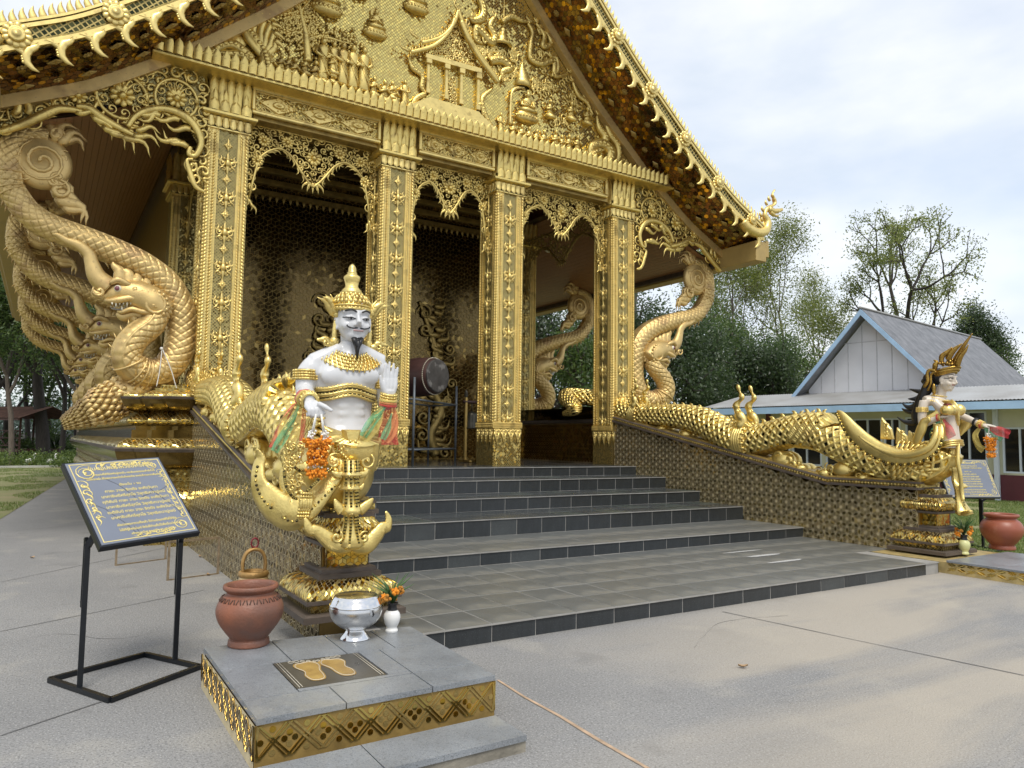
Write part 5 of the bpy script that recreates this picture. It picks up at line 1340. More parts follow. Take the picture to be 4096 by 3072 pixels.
    # gold sash: two long lobes looping down each flank and up to a flame tip behind
    for s_ in ((-1, 1) if C is RC else ()):
        m = MB(); Q = cr_spline([rc(905, 690, s_*.20), rc(900, 760, s_*.27), rc(860, 830, s_*.31), rc(760, 868, s_*.33), rc(640, 860, s_*.33), rc(520, 800, s_*.33), rc(440, 730, s_*.33), rc(395, 670, s_*.33), rc(365, 630, s_*.33), rc(342, 612, s_*.33)], 6)
        m.tube(Q, [rad_at([.075, .085, .09, .10, .12, .13, .12, .085, .05, .006], i/(len(Q)-1)) for i in range(len(Q))], 12, True, .5, (s_, 0, 0))
        Q2 = [Vector(p)+Vector((s_*.055, 0, .035)) for p in Q[2:34]]; m.tube(Q2, [rad_at([.03, .05, .055, .05, .03, .01], i/(len(Q2)-1)) for i in range(len(Q2))], 8, True, .7, (s_, 0, 0))
        put('sash', m, M['gold_bright']); m = MB()
        for i, p in enumerate(Q[3:-3]):          # mirror chips along the lower hem
            p = Vector(p); T = (Vector(Q[i+4])-Vector(Q[i+2])).normalized(); n_ = Vector((0, -T.z, T.y)); n_ = n_ if n_.z < 0 else -n_; r = rad_at([.075, .085, .09, .10, .12, .13, .12, .085, .05, .006], (i+3)/(len(Q)-1))
            c = p+n_*r*.93+Vector((s_*.03, 0, 0)); m.mi = i % 2; m.ell(c, (.02, .022, .022), 6, 4)
        put('hem_chips', m, [M['chip_dark'], M['chip_gold']])['kind'] = 'stuff'
        for a, b, h in ((620, 700, .30), (705, 725, .22), (770, 735, .20)):
            m = MB(); c = rc(a, b+70, s_*.16); pl = Plane2(c, (0, -1, 0), (0, 0, 1), (s_, 0, 0)); m.prism([(-.09, 0), (.10, 0), (.07, h*.5), (-.02, h*.85), (-.07, h*1.05), (-.085, h*.6)], pl.O, pl.A, pl.B, pl.N, -.02, .02, .015)
            for k in range(4): curl(m, pl, (.0, .05+k*h*.18), .045-.006*k, k, 1, .014, .02)
            put('hip_flame', m, M['gold_bright'])
    # overlapping long feathers on the hip
    m = MB()
    for i in range(7):
        for j in range(8):
            a = -1.25+j*.34; c0 = rc(930, 850); r = .27+.0*i
            for s_ in (-1, 1):
                th = a; y0 = i*.075
                p = c0+Vector((s_*r*cos(th*.6), .04+y0, -.04+r*sin(th)*.85)); m.tube([p, p+Vector((s_*.012, .06, -.01-.02*i)), p+Vector((0, .13, -.012-.03*i))], [.018, .034, .004], 5, True, .5, (s_*cos(th), 0, sin(th)))
    put('hip_feathers', m, M['gold_bright'])['kind'] = 'stuff'
    return t, put
def head_mesh(nm, mat, H, chin=(0, 0, 0), voxel=None, slim=1.0, neck=True):
    m = MB(); e = lambda c, r: m.ell(Vector(c)*H, [q*H for q in r], 16, 12); tb = lambda p, r, n=9: m.tube([Vector(q)*H for q in p], [q*H for q in r], n)
    e((0, .06, .74), (.46*slim, .52, .50)); e((0, -.10, .46), (.43*slim, .38, .46)); e((0, -.15, .19), (.30*slim, .30, .22)); e((0, -.31, .09), (.13*slim, .12, .10))
    tb([(0, -.44, .78), (0, -.50, .60), (0, -.60, .44)], [.05, .055, .075*slim]); e((.065, -.50, .41), (.055, .07, .045)); e((-.065, -.50, .41), (.055, .07, .045))
    e((0, -.43, .285), (.15*slim, .055, .030)); e((0, -.425, .235), (.12*slim, .055, .036))
    for s_ in (-1, 1):
        tb([(s_*.36, -.30, .76), (s_*.2, -.42, .80), (s_*.06, -.445, .76)], [.045, .05, .04]); e((s_*.20, -.375, .60), (.125, .09, .075)); e((s_*.24*slim, -.30, .40), (.15, .14, .14))
        e((s_*.46*slim, .02, .55), (.05, .10, .17)); e((s_*.46*slim, -.02, .36), (.035, .05, .08))
    if neck: tb([(0, .10, .25), (0, .12, -.05), (0, .13, -.45)], [.30*slim, .28*slim, .32*slim], 14)
    me = sculpt_mesh(m, nm, mat, voxel=voxel or H*.030, smooth=2); return me
def face_paint(put, head_o, me, O, H, brow_mat, man):
    bvh = BVHTree.FromPolygons([v.co for v in me.vertices], [p.vertices for p in me.polygons])
    def on(x, z, lift=.004):
        h = bvh.ray_cast(Vector((x*H, -2*H, z*H)), Vector((0, 1, 0)))[0]
        return O+(h if h is not None else Vector((x*H, -.4*H, z*H)))+Vector((0, -lift, 0))
    line = lambda mb, pts, w: mb.tube([on(x, z) for x, z in cr_spline(pts, 4)], [w[0]*H]*1+[w[1]*H]*(len(cr_spline(pts, 4))-2)+[w[2]*H], 6, True, .5, (0, -1, 0))
    for s_ in (-1, 1):
        m = MB(); line(m, [(s_*.07, .755), (s_*.2, .81), (s_*.37, .775)], (.018, .026 if man else .012, .006)); put('eyebrow', m, brow_mat, head_o)
        m = MB(); line(m, [(s_*.09, .575), (s_*.2, .605), (s_*.31, .60), (s_*.38, .625)], (.006, .016, .006)); line(m, [(s_*.12, .56), (s_*.2, .545), (s_*.29, .565)], (.004, .007, .004)); put('eyelid_line', m, brow_mat, head_o)
        m = MB(); m.ell(on(s_*.21, .577, .001), (.030*H, .012*H, .026*H), 8, 6); put('eye', m, brow_mat, head_o)
    m = MB(); line(m, [(-.15, .268), (-.06, .262), (0, .258), (.06, .262), (.15, .268)], (.01, .026, .01)); put('lips', m, M['lip'] if man else M['red_lip'], head_o)
    return on
def hand_mb(m, wrist, fdir, nrm, thumb, L_, curls, spread=.12, w=1.0, thumb_ang=.9):
    """palm and five fingers; fdir along the fingers, nrm = palm side, thumb = thumb side"""
    f, n, s_ = Vector(fdir).normalized(), Vector(nrm).normalized(), Vector(thumb).normalized(); wr = Vector(wrist); pl = L_*.50
    m.tube([wr-f*L_*.12, wr, wr+f*pl*.35], [L_*.13*w, L_*.135*w, L_*.16*w], 10, True, .7, n)
    for i in range(4):
        o = s_*(.165-.11*i)*L_*w; m.tube([wr+f*.05*L_+o*.6, wr+f*pl*.6+o*.95, wr+f*pl+o], [L_*.085, L_*.088*w, L_*.066*w], 8)
    fl = (.44, .50, .46, .36)
    for i in range(4):
        o = s_*(.165-.11*i)*L_*w; d = (f+s_*(.5-i/3)*spread).normalized(); p = wr+f*pl+o; l = fl[i]*L_/3; pts = [p-f*.05*L_, p]; a = 0
        for k in range(3):
            a += curls[i]*(.75 if k == 0 else 1); dd_ = d*cos(a)+n*sin(a); p = p+dd_*l*(1.15-.12*k); pts.append(p)
        m.tube(pts, [L_*.052*w, L_*.055*w, L_*.050*w, L_*.045*w, L_*.030*w], 8)
    b = wr+f*.12*L_+s_*.13*L_*w+n*.03*L_; d = (f*cos(thumb_ang)+s_*sin(thumb_ang)+n*.15).normalized(); d2 = (f*cos(thumb_ang*.45)+s_*sin(thumb_ang*.45)+n*.15).normalized()
    m.tube([b-d*.05*L_, b+d*.16*L_, b+d*.28*L_+d2*.03*L_, b+d*.30*L_+d2*.22*L_], [L_*.085*w, L_*.075*w, L_*.058*w, L_*.036*w], 8)
# ---- the man ----
def MMp(a, b, dy=0): p = PY((900+a/1.508)/S, (900+b/1.508)/S, -6.40+dy); return Vector((p.x, p.y, p.z))-LC
def AP(a, b, dy=-.35): p = PY((1000+a/1.465)/S, (1600+b/1.465)/S, -6.40+dy); return Vector((p.x, p.y, p.z))-LC
PXM = .00142
def leafy_collar(m, ring, w, mat=None):
    pass
def man():
    XO = -4.15+4.33
    sh = Vector((0, 0, 0))
    tail = [rb(120, 985)+Vector((.62, -.35, .02)), rb(60, 985)+Vector((.25, -.2, .12)), rb(120, 985)+Vector((.05, .1, .06)), rb(230, 1010)]
    t, put = stair_naga('naga_king_statue', 'white bearded man with raised palm and spired gold crown on a golden naga body', LC, tail)
    m = MB(); e = lambda c, r: m.ell(c, r, 14, 10)
    rows = [(742, 118, 795, .085), (738, 165, 815, .11), (733, 195, 850, .135), (727, 190, 890, .15), (725, 182, 940, .155), (726, 170, 990, .14), (727, 160, 1050, .13), (731, 148, 1110, .12), (733, 144, 1170, .12), (735, 156, 1210, .14), (737, 172, 1250, .17), (737, 180, 1290, .18)]
    m.loft([[MMp(c, b)+Vector((w*PXM*cos(2*pi*k/24), d*sin(2*pi*k/24)*(1 if sin(2*pi*k/24) > 0 else 1), 0)) for k in range(24)] for c, w, b, d in rows])
    m.tube([MMp(752, 700), MMp(750, 760), MMp(742, 815)], [.078, .082, .11], 14)
    for s_ in (-1, 1):
        e(MMp(730+s_*88, 915)+Vector((0, -.10, 0)), (.125, .055, .085)); m.tube([MMp(748+s_*55, 745), MMp(742+s_*130, 795), MMp(735+s_*205, 835)], [.055, .075, .08], 10)
    for j in range(3):
        for s_ in (-1, 1): e(MMp(735+s_*42, 1095+j*48)+Vector((0, -.105, 0)), (.055, .022, .032))
    e(MMp(736, 1226)+Vector((0, -.13, 0)), (.012, .006, .012))
    e(MMp(524, 872), (.092, .088, .105)); e(MMp(922, 868), (.085, .085, .10)); e(MMp(735, 870)+Vector((0, .03, 0)), (.22, .09, .09))
    # his right arm: hangs, forearm reaching forward, hand closed over the garlands
    SR, ER, WR = MMp(520, 865), MMp(478, 1010, -.02), MMp(512, 1062, -.30)
    m.tube(cr_spline([SR, MMp(492, 900, -.0), MMp(484, 960, -.01), ER], 4), [rad_at([.088, .082, .076, .068], i/12) for i in range(13)], 12)
    m.tube(cr_spline([ER, ER.lerp(WR, .3), ER.lerp(WR, .7), WR], 4), [rad_at([.070, .074, .060, .046], i/12) for i in range(13)], 12)
    SL, EL, WL = MMp(925, 862), MMp(965, 1075, -.02), MMp(985, 1050, -.30)
    m.tube(cr_spline([SL, MMp(944, 910), MMp(952, 1000), EL], 4), [rad_at([.088, .080, .072, .064], i/12) for i in range(13)], 12)
    m.tube(cr_spline([EL, EL.lerp(WL, .35), WL], 4), [rad_at([.066, .066, .048], i/8) for i in range(9)], 12)
    o = put('torso', MB(), M['porcelain']); o.data = sculpt_mesh(m, 'torso', M['porcelain'], .013, 4)
    m = MB(); hand_mb(m, WR, (.12, -.75, -.55), (-.05, .55, -.8), (1, -.1, .1), .235, (1.15, 1.25, 1.3, 1.35), .05, 1.15, .35)
    m.tube([WR+Vector((.035, -.09, -.02)), WR+Vector((.075, -.135, -.045)), WR+Vector((.12, -.16, -.075))], [.020, .019, .013], 8)
    ho = put('hand', MB(), M['porcelain']); ho.data = sculpt_mesh(m, 'hand', M['porcelain'], .0065, 2)
    m = MB(); hand_mb(m, WL+Vector((0, 0, .02)), (.06, -.02, 1), (0, -1, .0), (-1, 0, 0), .275, (.05, .02, .03, .06), .10, 1.05, .55)
    ho2 = put('hand', MB(), M['porcelain']); ho2.data = sculpt_mesh(m, 'hand', M['porcelain'], .0065, 2)
    H = .300; O = MMp(768, 708, -.02); me = head_mesh('head', M['porcelain'], H)
    me.transform(Matrix.Rotation(radians(-4), 4, 'Z')); hd = bpy.data.objects.new('head', me); COL.objects.link(hd); hd.parent = t; hd.location = O
    on = face_paint(lambda n, mb, mt, par: put(n, mb, mt), hd, me, O, H, M['black_paint'], True)
    m = MB()
    for s_ in (-1, 1): m.tube([on(x, z) for x, z in cr_spline([(s_*.03, .335), (s_*.14, .325), (s_*.25, .345), (s_*.31, .375), (s_*.30, .405)], 4)], [.010*H]+[.019*H]*9+[.016*H]*6+[.006*H], 6, True, .6, (0, -1, 0))
    put('moustache', m, M['black_paint'])
    m = MB()
    for i in range(40):
        x = rnd.uniform(-.17, .17); p = O+Vector((x*H*.8, -.36*H+rnd.uniform(-.03, .03)*H, .08*H)); l = (1-abs(x)/.2)*.42*H+.05
        m.tube([p, p+Vector((-x*.10, -.012, -l*.5)), p+Vector((-x*.22, -.004+rnd.uniform(-.01, .01), -l))], [.016, .017, .004], 5)
    put('beard', m, M['black_paint'])
    # crown
    ax = O+Vector((-.012, .02, 0)); m = MB()
    prof = [(148, 545), (150, 520), (138, 500), (94, 480), (80, 455), (70, 432), (66, 424), (62, 416), (70, 410), (58, 404), (60, 396), (46, 384), (38, 370), (42, 345), (50, 322), (49, 312), (36, 302), (26, 293), (31, 289), (25, 284), (24, 262), (17, 246), (8, 237), (1, 232)]
    m.lathe([(w*PXM*.95, MMp(757, b).z) for w, b in [(117, 512)]+prof[3:]], (ax.x, ax.y, 0), 28); put('crown', m, M['gold_bright'])
    m = MB()
    for ring_b, rr, n, L_ in ((492, .146, 26, .055), (468, .120, 20, .06), (444, .088, 16, .05), (524, .146, 30, .03)):
        z = MMp(757, ring_b).z
        for k in range(n):
            a = 2*pi*k/n; o_ = Vector((cos(a), sin(a)*1.02, 0)); p = Vector((ax.x, ax.y, z))+o_*rr; m.tube([p, p+o_*.012+Vector((0, 0, L_*.5)), p-o_*.01+Vector((0, 0, L_))], [.013, .017, .003], 5, True, .5, o_)
            m.ell(p-Vector((0, 0, .010)), .008, 5, 3)
    for z_, r_, w_ in ((MMp(757, 520).z, .148, .013), (MMp(757, 498).z, .150, .010)): m.tube([Vector((ax.x+r_*cos(2*pi*k/32), ax.y+r_*sin(2*pi*k/32)*1.02, z_)) for k in range(33)], w_, 6, False)
    for s_ in (-1, 1):      # ear guards and pendant scrolls
        c = O+Vector((s_*.46*H, .02, .62*H)); pl = Plane2(c, (s_*.8, -.2, 0), (0, 0, 1), (0, -1, 0))
        for k in range(5): flame(m, pl, (-.01+.012*k, -.03+.035*k), 2.0-.42*k, .19-.014*k, .075, .3, .02)
        flame(m, pl, (.0, .03), .5, .25, .10, .3, .0)
        stem2(m, pl, cr_spline([(0, -.02), (.012, -.12), (.005, -.20)], 4), [.02]*9, .01)
        stem2(m, pl, cr_spline([(-.0, -.16), (.02, -.215), (.07, -.21), (.10, -.18), (.15, -.185), (.20, -.19)], 5), [.03, .034, .036, .036, .034, .034, .034, .034, .032, .032, .032, .03, .03, .03, .03, .028, .028, .026, .024, .022, .018, .016, .014, .012, .010, .004], .0, 8, .8); curl(m, pl, (.11, -.205), .035, 1, 1, .014, .02)
    put('crown_ornament', m, M['gold_bright'])
    # broad leaf collar
    m = MB()
    for r in range(5):
        n = 34
        for k in range(n):
            a = pi+pi*(k+.5*(r % 2))/n*1.0; a = 2*pi*(k+.5*(r % 2))/n
            fr = max(0, -sin(a)); c = MMp(748, 774+r*4+fr*fr*(30+r*15)); w = 100+r*19
            p = Vector((c.x+w*PXM*cos(a)*1.02, c.y+(.085+r*.012)*sin(a)*1.1-.012, c.z-.022*abs(cos(a))*(r*.4)+.012)); o_ = Vector((cos(a), sin(a), 0))
            m.tube([p+Vector((0, 0, .012)), p+o_*.014-Vector((0, 0, .015)), p+o_*.008-Vector((0, 0, .036))], [.009, .013, .002], 5, True, .35, o_)
    rows = []
    for r in (0, 1, 2, 3, 4, 4.4):
        row = []
        for k in range(49):
            a = 2*pi*k/48; fr = max(0, -sin(a)); c = MMp(748, 774+r*4+fr*fr*(30+r*15)); w = 97+r*19
            row.append(Vector((c.x+w*PXM*cos(a)*1.02, c.y+(.083+r*.012)*sin(a)*1.1-.012, c.z-.022*abs(cos(a))*(r*.4)+.006)))
        rows.append(row)
    m.grid(rows)
    put('collar', m, M['gold_bright'])
    # chest band, armlets, bracelets
    m = MB()
    for b, w, rr in ((1000, 171, .013), (1012, 170, .008), (1035, 166, .013), (1046, 164, .008), (1062, 162, .011)):
        P_ = []
        for k in range(41):
            a = 2*pi*k/40; fr = max(0, -sin(a))**6; c = MMp(727, b-fr*30); P_.append(Vector((c.x+w*PXM*cos(a)*1.03, c.y+.142*sin(a)*1.06, c.z)))
        m.tube(P_, rr, 6, False)
        for p in P_[::1]: m.ell(p+Vector((0, -.004, .008)), .010, 5, 4)
    put('chest_band', m, M['gold_bright'])
    m = MB()
    for b in (1023, 1054):
        P_ = []
        for k in range(49):
            a = 2*pi*k/48; fr = max(0, -sin(a))**6; c = MMp(727, b-fr*30); P_.append(Vector((c.x+168*PXM*cos(a)*1.02, c.y+.142*sin(a)*1.05, c.z)))
        m.tube(P_, .011, 4, False)
    put('chest_band_inlay', m, M['chip_dark'])
    def cuff(c, T, r, n=3, w=.011, pts=True):
        m = MB(); T = Vector(T).normalized(); A = T.orthogonal().normalized(); B = T.cross(A)
        for i in range(n):
            q = Vector(c)+T*(i-(n-1)/2)*w*1.7; m.tube([q+(A*cos(2*pi*k/20)+B*sin(2*pi*k/20))*r for k in range(21)], w, 6, False)
            for k in range(16): m.ell(q+(A*cos(2*pi*k/16)+B*sin(2*pi*k/16))*(r+w*.7), w*.8, 5, 4)
        put('bracelet', m, M['gold_bright'])
    cuff(MMp(487, 905), (0, 0, 1), .088, 4, .012); cuff(MMp(944, 960), (0, 0, 1), .082, 4, .012); cuff(WR.lerp(ER, .12), WR-ER, .056, 4, .012); cuff(WL+Vector((0, 0, .0)), (0, -.3, 1), .054, 5, .012)
    # gold lower body: hips, belt, diamond buckle
    m = MB(); c0 = AP(480, 430, -.02)
    m.ell(AP(500, 420, -.0), (.30, .34, .30), 24, 16); m.tube([AP(556, 268, .0), AP(552, 290, -.005), AP(545, 340, -.02), AP(520, 480, .02)], [.12, .19, .25, .25], 20)
    put('hips', m, M['gold_bright'])
    m = MB()
    for b, w, rr, mi in ((190, 222, .020, 0), (206, 228, .012, 1), (226, 238, .022, 0), (246, 244, .014, 1), (266, 250, .022, 0)):
        P_ = []
        for k in range(49):
            a = 2*pi*k/48; fr = max(0, -sin(a))**1.5; c = AP(555, b-60+fr*95, 0); P_.append(Vector((c.x+w*.00146*cos(a)*.74, c.y+(.175+(b-190)*.0006)*sin(a)*1.1, c.z)))
        m.mi = mi; m.tube(P_, rr, 6, False)
    put('belt', m, [M['gold_bright'], M['chip_dark']])
    m = MB(); pl = Plane2(AP(592, 300, -.30)); m.prism([(-.115, 0), (0, -.085), (.115, 0), (0, .085)], pl.O, pl.A, pl.B, pl.N, -.06, .03, .02); m.prism([(-.07, 0), (0, -.05), (.07, 0), (0, .05)], pl.O, pl.A, pl.B, pl.N, .02, .05, .015)
    for s_ in (-1, 1):
        for q in range(6): m.ell(pl(s_*(.105-.017*q), -.015*q, .035), .013, 6, 4); m.ell(pl(s_*(.105-.017*q), .015*q, .035), .013, 6, 4)
    pl = Plane2(AP(597, 212, -.28)); m.prism([(-.07, .05), (.07, .05), (.045, -.06), (-.045, -.06)], pl.O, pl.A, pl.B, pl.N, -.05, .025, .02)
    put('buckle', m, M['gold_bright'])
    m = MB(); m.ell(AP(592, 300, -.30)+Vector((0, -.052, 0)), (.022, .010, .013), 10, 6); put('buckle_gem', m, M['black_paint'])
    # tiered hanging apron with upturned tips
    m = MB()
    segs = [(350, 62, .06), (420, 66, .06), (436, 92, .075), (442, 92, .075), (450, 56, .05), (500, 62, .055), (516, 76, .07), (522, 76, .07), (530, 50, .05), (600, 58, .055), (640, 80, .09), (662, 82, .095), (674, 52, .05), (740, 58, .055), (800, 84, .07), (850, 118, .085), (872, 70, .06)]
    m.loft([[AP(590, b, -.37)+Vector((w*.00146*.68*cos(2*pi*k/20)*(1+.08*cos(6*2*pi*k/20)), d*sin(2*pi*k/20), 0)) for k in range(20)] for b, w, d in segs])
    def horn(pts, r, y=-.38): m.tube(cr_spline([AP(a, b, y) for a, b in pts], 5), [rad_at(r, i/(5*(len(pts)-1))) for i in range(5*(len(pts)-1)+1)], 9, True, .5, (0, -1, 0))
    horn([(590, 845), (510, 850), (440, 800), (390, 765), (350, 760), (335, 725), (322, 690)], [.06, .07, .06, .045, .04, .028, .008]); horn([(600, 845), (680, 850), (740, 790), (775, 745), (800, 750), (812, 700), (796, 652)], [.06, .07, .06, .045, .04, .028, .008])
    horn([(540, 650), (515, 620), (496, 580)], [.045, .035, .006]); horn([(640, 650), (690, 610), (722, 576)], [.045, .035, .006]); horn([(540, 440), (505, 435), (478, 418)], [.03, .024, .005]); horn([(640, 440), (672, 432), (692, 412)], [.03, .024, .005]); horn([(640, 520), (655, 510), (668, 490)], [.02, .018, .004])
    for s_ in (-1, 1): curl(m, Plane2(AP(590+s_*80, 805, -.42)), (0, 0), .045, 1, s_, .016, 0, 1.2); curl(m, Plane2(AP(590+s_*95, 360, -.34)), (0, 0), .06, 1, -s_, .02, 0, 1.2); flame(m, Plane2(AP(590+s_*92, 400, -.34)), (0, 0), -1.57-s_*.2, .12, .07, .4)
    put('apron', m, M['gold_bright']); m = MB()
    for s_ in (-1, -.4, .4, 1):
        for b0, b1, w0, w1 in ((352, 425, .05, .055), (452, 505, .044, .052), (532, 630, .042, .055), (676, 840, .042, .095)):
            n = int((b1-b0)/9)
            for i in range(n):
                f_ = i/n; m.mi = (i+int(s_*3)) % 2; p = AP(590, b0+(b1-b0)*f_, -.37)+Vector((s_*(w0+(w1-w0)*f_**1.6)*1.0, -.054-.02*f_*(1-abs(s_)*.5)+(.028 if abs(s_) == 1 else 0), 0)); m.box(p.x-.008, p.x+.008, p.y-.008, p.y+.01, p.z-.005, p.z+.005)
    put('apron_chips', m, [M['chip_dark'], M['chip_gold']])['kind'] = 'stuff'
    # near flank: flat sash sweeping from the belt to the collar cuff and up in a horn
    m = MB()
    def band2(pts, r, flat=.35, up=(-.7, -.7, 0)): Q = cr_spline([AP(a, b, y) for a, b, y in pts], 6); m.tube(Q, [rad_at(r, i/(len(Q)-1)) for i in range(len(Q))], 10, True, flat, up)
    band2([(520, 420, -.30), (450, 500, -.30), (380, 580, -.30), (310, 640, -.28), (240, 665, -.22), (150, 620, -.12), (80, 540, -.02), (50, 470, .0), (50, 390, .02), (65, 340, .02), (38, 285, .02)], [.065, .08, .095, .115, .135, .125, .10, .065, .05, .042, .006])
    band2([(300, 600, -.28), (240, 570, -.2), (200, 500, -.14), (195, 430, -.12), (205, 395, -.12), (190, 362, -.12)], [.06, .055, .04, .032, .028, .006])
    band2([(470, 250, -.26), (400, 350, -.3), (330, 400, -.3), (270, 390, -.26)], [.03, .05, .06, .02], .4)
    for k in range(5): 
        P_ = [AP(300+k*14, 545, -.33)+Vector((0, -.02, 0)), AP(296+k*14, 610, -.36)+Vector((0, -.02, 0)), AP(285+k*14, 680, -.33)]; m.tube(P_, [.014]*3, 6); [m.ell(P_[0].lerp(P_[2], q/7)+Vector((-.01, -.025, 0)), .014, 5, 4) for q in range(8)]
    put('front_sash', m, M['gold_bright']); m = MB()
    for pts in ([(50, 390), (40, 470), (70, 560), (140, 640), (240, 705), (300, 690), (400, 600), (500, 500)], [(270, 395), (300, 412), (380, 410), (430, 380)], [(205, 420), (215, 500), (250, 560), (280, 575)], [(340, 530), (420, 450), (480, 400)]):
        Q = resample([AP(a, b, -.30 if a > 200 else -.10) for a, b in cr_spline(pts, 6)], 34)[0]
        for i, p in enumerate(Q): m.mi = i % 2 if i % 5 else 0; m.ell(p+Vector((-.02, -.05, 0)), .012, 5, 4)
    put('sash_chips', m, [M['chip_dark'], M['chip_gold']])['kind'] = 'stuff'
    m = MB(); R = random.Random(4)
    for i in range(70):
        a, b = R.uniform(215, 300), R.uniform(240, 560); pl = Plane2(AP(a, b, -.17+.1*(a-215)/85*-1), (.8, -.6, 0), (0, 0, 1), (-.6, -.8, 0)); flame(m, pl, (0, 0), R.uniform(-2.6, -.6), .075, .045, .3, .01)
        if i % 3 == 0: curl(m, pl, (0, 0), .03, R.uniform(0, 6), 1, .010, .02)
    put('hip_leaves', m, M['gold_bright'])['kind'] = 'stuff'
    return t, WR, WL
# ---- the woman ----
def woman():
    tail = [rb(260, 1090)+Vector((-.80, .75, .0)), rb(200, 1060)+Vector((-.72, .1, .0)), rb(60, 985)+Vector((-.55, -.05, .02)), rb(120, 985)+Vector((-.2, -.1, 0)), rb(230, 1010)]
    t, put = stair_naga('naga_queen_statue', 'statue of a woman with spiked gold crown and black hair on a golden naga body', RC, tail)
    m = MB(); e = lambda c, r: m.ell(c, r, 14, 10)
    q = zpx
    rows = [(1010, 960, .10, .075), (1005, 985, .155, .085), (1020, 1020, .175, .10), (1060, 1070, .165, .115), (1090, 1120, .145, .115), (1105, 1180, .118, .095), (1115, 1250, .108, .09), (1115, 1310, .125, .10), (1105, 1370, .16, .13), (1090, 1420, .18, .16)]
    m.loft([[rw(a, b)+Vector((w*cos(2*pi*k/20), d*sin(2*pi*k/20), 0)) for k in range(20)] for a, b, w, d in rows])
    for s_ in (-1, 1): e(rw(1150, 1085)+Vector((s_*.085, 0, 0)), (.082, .080, .082))
    m.tube([rw(1025, 880), rw(1000, 930), rw(1000, 985)], [.062, .062, .09], 12)
    SR, ER, WR = rw(880, 1005, -.165), rw(860, 1215, -.20), rw(1010, 1150, -.21)
    m.tube(cr_spline([SR, rw(868, 1060, -.185), rw(858, 1140, -.195), ER], 4), [rad_at([.066, .064, .056, .050], i/12) for i in range(13)], 10); m.tube([ER, ER.lerp(WR, .5), WR], [.052, .048, .034], 10)
    SL, EL, WL = rw(1000, 1010, .17), rw(1170, 1120, .30), rw(1390, 1215, .30)
    m.tube(cr_spline([SL, rw(1060, 1050, .22), EL], 5), [.064, .064, .062, .062, .06, .058, .056, .054, .052, .051, .05], 10); m.tube([EL, EL.lerp(WL, .5), WL], [.052, .046, .032], 10)
    for a, r in (((rw(1000, 990), SR), .07), ((rw(1000, 990), SL), .07)): m.tube([a[0], a[1]], [.085, r], 10)
    o = put('torso', MB(), M['cream_skin']); o.data = sculpt_mesh(m, 'torso', M['cream_skin'], .012, 4)
    m = MB(); hand_mb(m, WR, (.25, -1, .12), (.2, .1, 1), (0.9, .2, 0), .20, (.45, .55, .6, .65), .1, .95, .5); ho = put('hand', MB(), M['cream_skin']); ho.data = sculpt_mesh(m, 'hand', M['cream_skin'], .0055, 2)
    m = MB(); hand_mb(m, WL, (-.05, -1, -.12), (-.2, .1, -1), (-1, 0, -.1), .215, (.06, .08, .12, .16), .12, .9, .5); ho = put('hand', MB(), M['cream_skin']); ho.data = sculpt_mesh(m, 'hand', M['cream_skin'], .0055, 2)
    H = .262; O = rw(1052, 912); me = head_mesh('head', M['cream_skin'], H, slim=.86); me.transform(Matrix.Rotation(radians(10), 4, 'X')); hd = bpy.data.objects.new('head', me); COL.objects.link(hd); hd.parent = t; hd.location = O
    face_paint(lambda n, mb, mt, par: put(n, mb, mt), hd, me, O, H, M['black_paint'], False)
    m = MB(); m.ell(rw(1025, 790), (.118, .140, .125), 16, 12)
    for a in ([(960, 760, 0), (930, 850, 0), (900, 930, -.03), (830, 920, -.05), (745, 898, -.03)], [(950, 780, .02), (905, 870, .04), (850, 960, .05), (800, 985, .02), (733, 985, 0)], [(930, 850, -.02), (860, 960, -.04), (810, 1040, -.03), (740, 1060, -.04), (684, 1028, -.05)], [(940, 850, .03), (840, 1000, .03), (800, 1090, .02), (730, 1095, 0), (678, 1070, 0)],
              [(930, 850, 0), (850, 980, -.06), (800, 1120, -.05), (790, 1190, -.03), (710, 1190, -.04), (638, 1145, -.05)], [(950, 760, 0), (890, 820, 0), (872, 810, 0), (868, 805, 0)], [(960, 800, .05), (880, 920, .09), (830, 1050, .1), (820, 1160, .08)], [(950, 800, -.05), (890, 900, -.09), (845, 1000, -.11), (815, 1080, -.09)], [(950, 800, 0), (870, 960, 0), (820, 1100, 0), (810, 1180, 0)]):
        Q = cr_spline([rw(x, y, d) for x, y, d in a], 6); m.tube(Q, [rad_at([.055, .07, .06, .045, .03, .004], i/(len(Q)-1)) for i in range(len(Q))], 8, True, .7, (1, 0, 0))
    put('hair', m, M['black_paint'])
    # crown: tilted band with forward-leaning spikes
    GB = M['gold_dark2']; m = MB(); cc = rw(1066, 752); 
    for i, (dz, rr, w) in enumerate(((-.03, .132, .018), (0, .140, .024), (.03, .146, .018))): m.tube([cc+Vector((rr*.92*cos(2*pi*k/28), rr*1.02*sin(2*pi*k/28)-.015*i, dz+.28*-rr*sin(2*pi*k/28)*.9)) for k in range(29)], w, 7, False)
    def spike(pts, r): Q = cr_spline([rw(*p) for p in pts], 6); m.tube(Q, [rad_at(r, i/(len(Q)-1)) for i in range(len(Q))], 8, True, .7, (1, 0, 0))
    spike([(1130, 700, 0), (1160, 640, 0), (1195, 570, 0), (1245, 490, 0), (1305, 405, 0)], [.06, .05, .035, .025, .004]); spike([(1170, 690, -.05), (1200, 610, -.06), (1240, 560, -.06), (1270, 503, -.06)], [.04, .036, .024, .004]); spike([(1170, 690, .05), (1200, 610, .06), (1240, 560, .06), (1270, 503, .06)], [.04, .036, .024, .004])
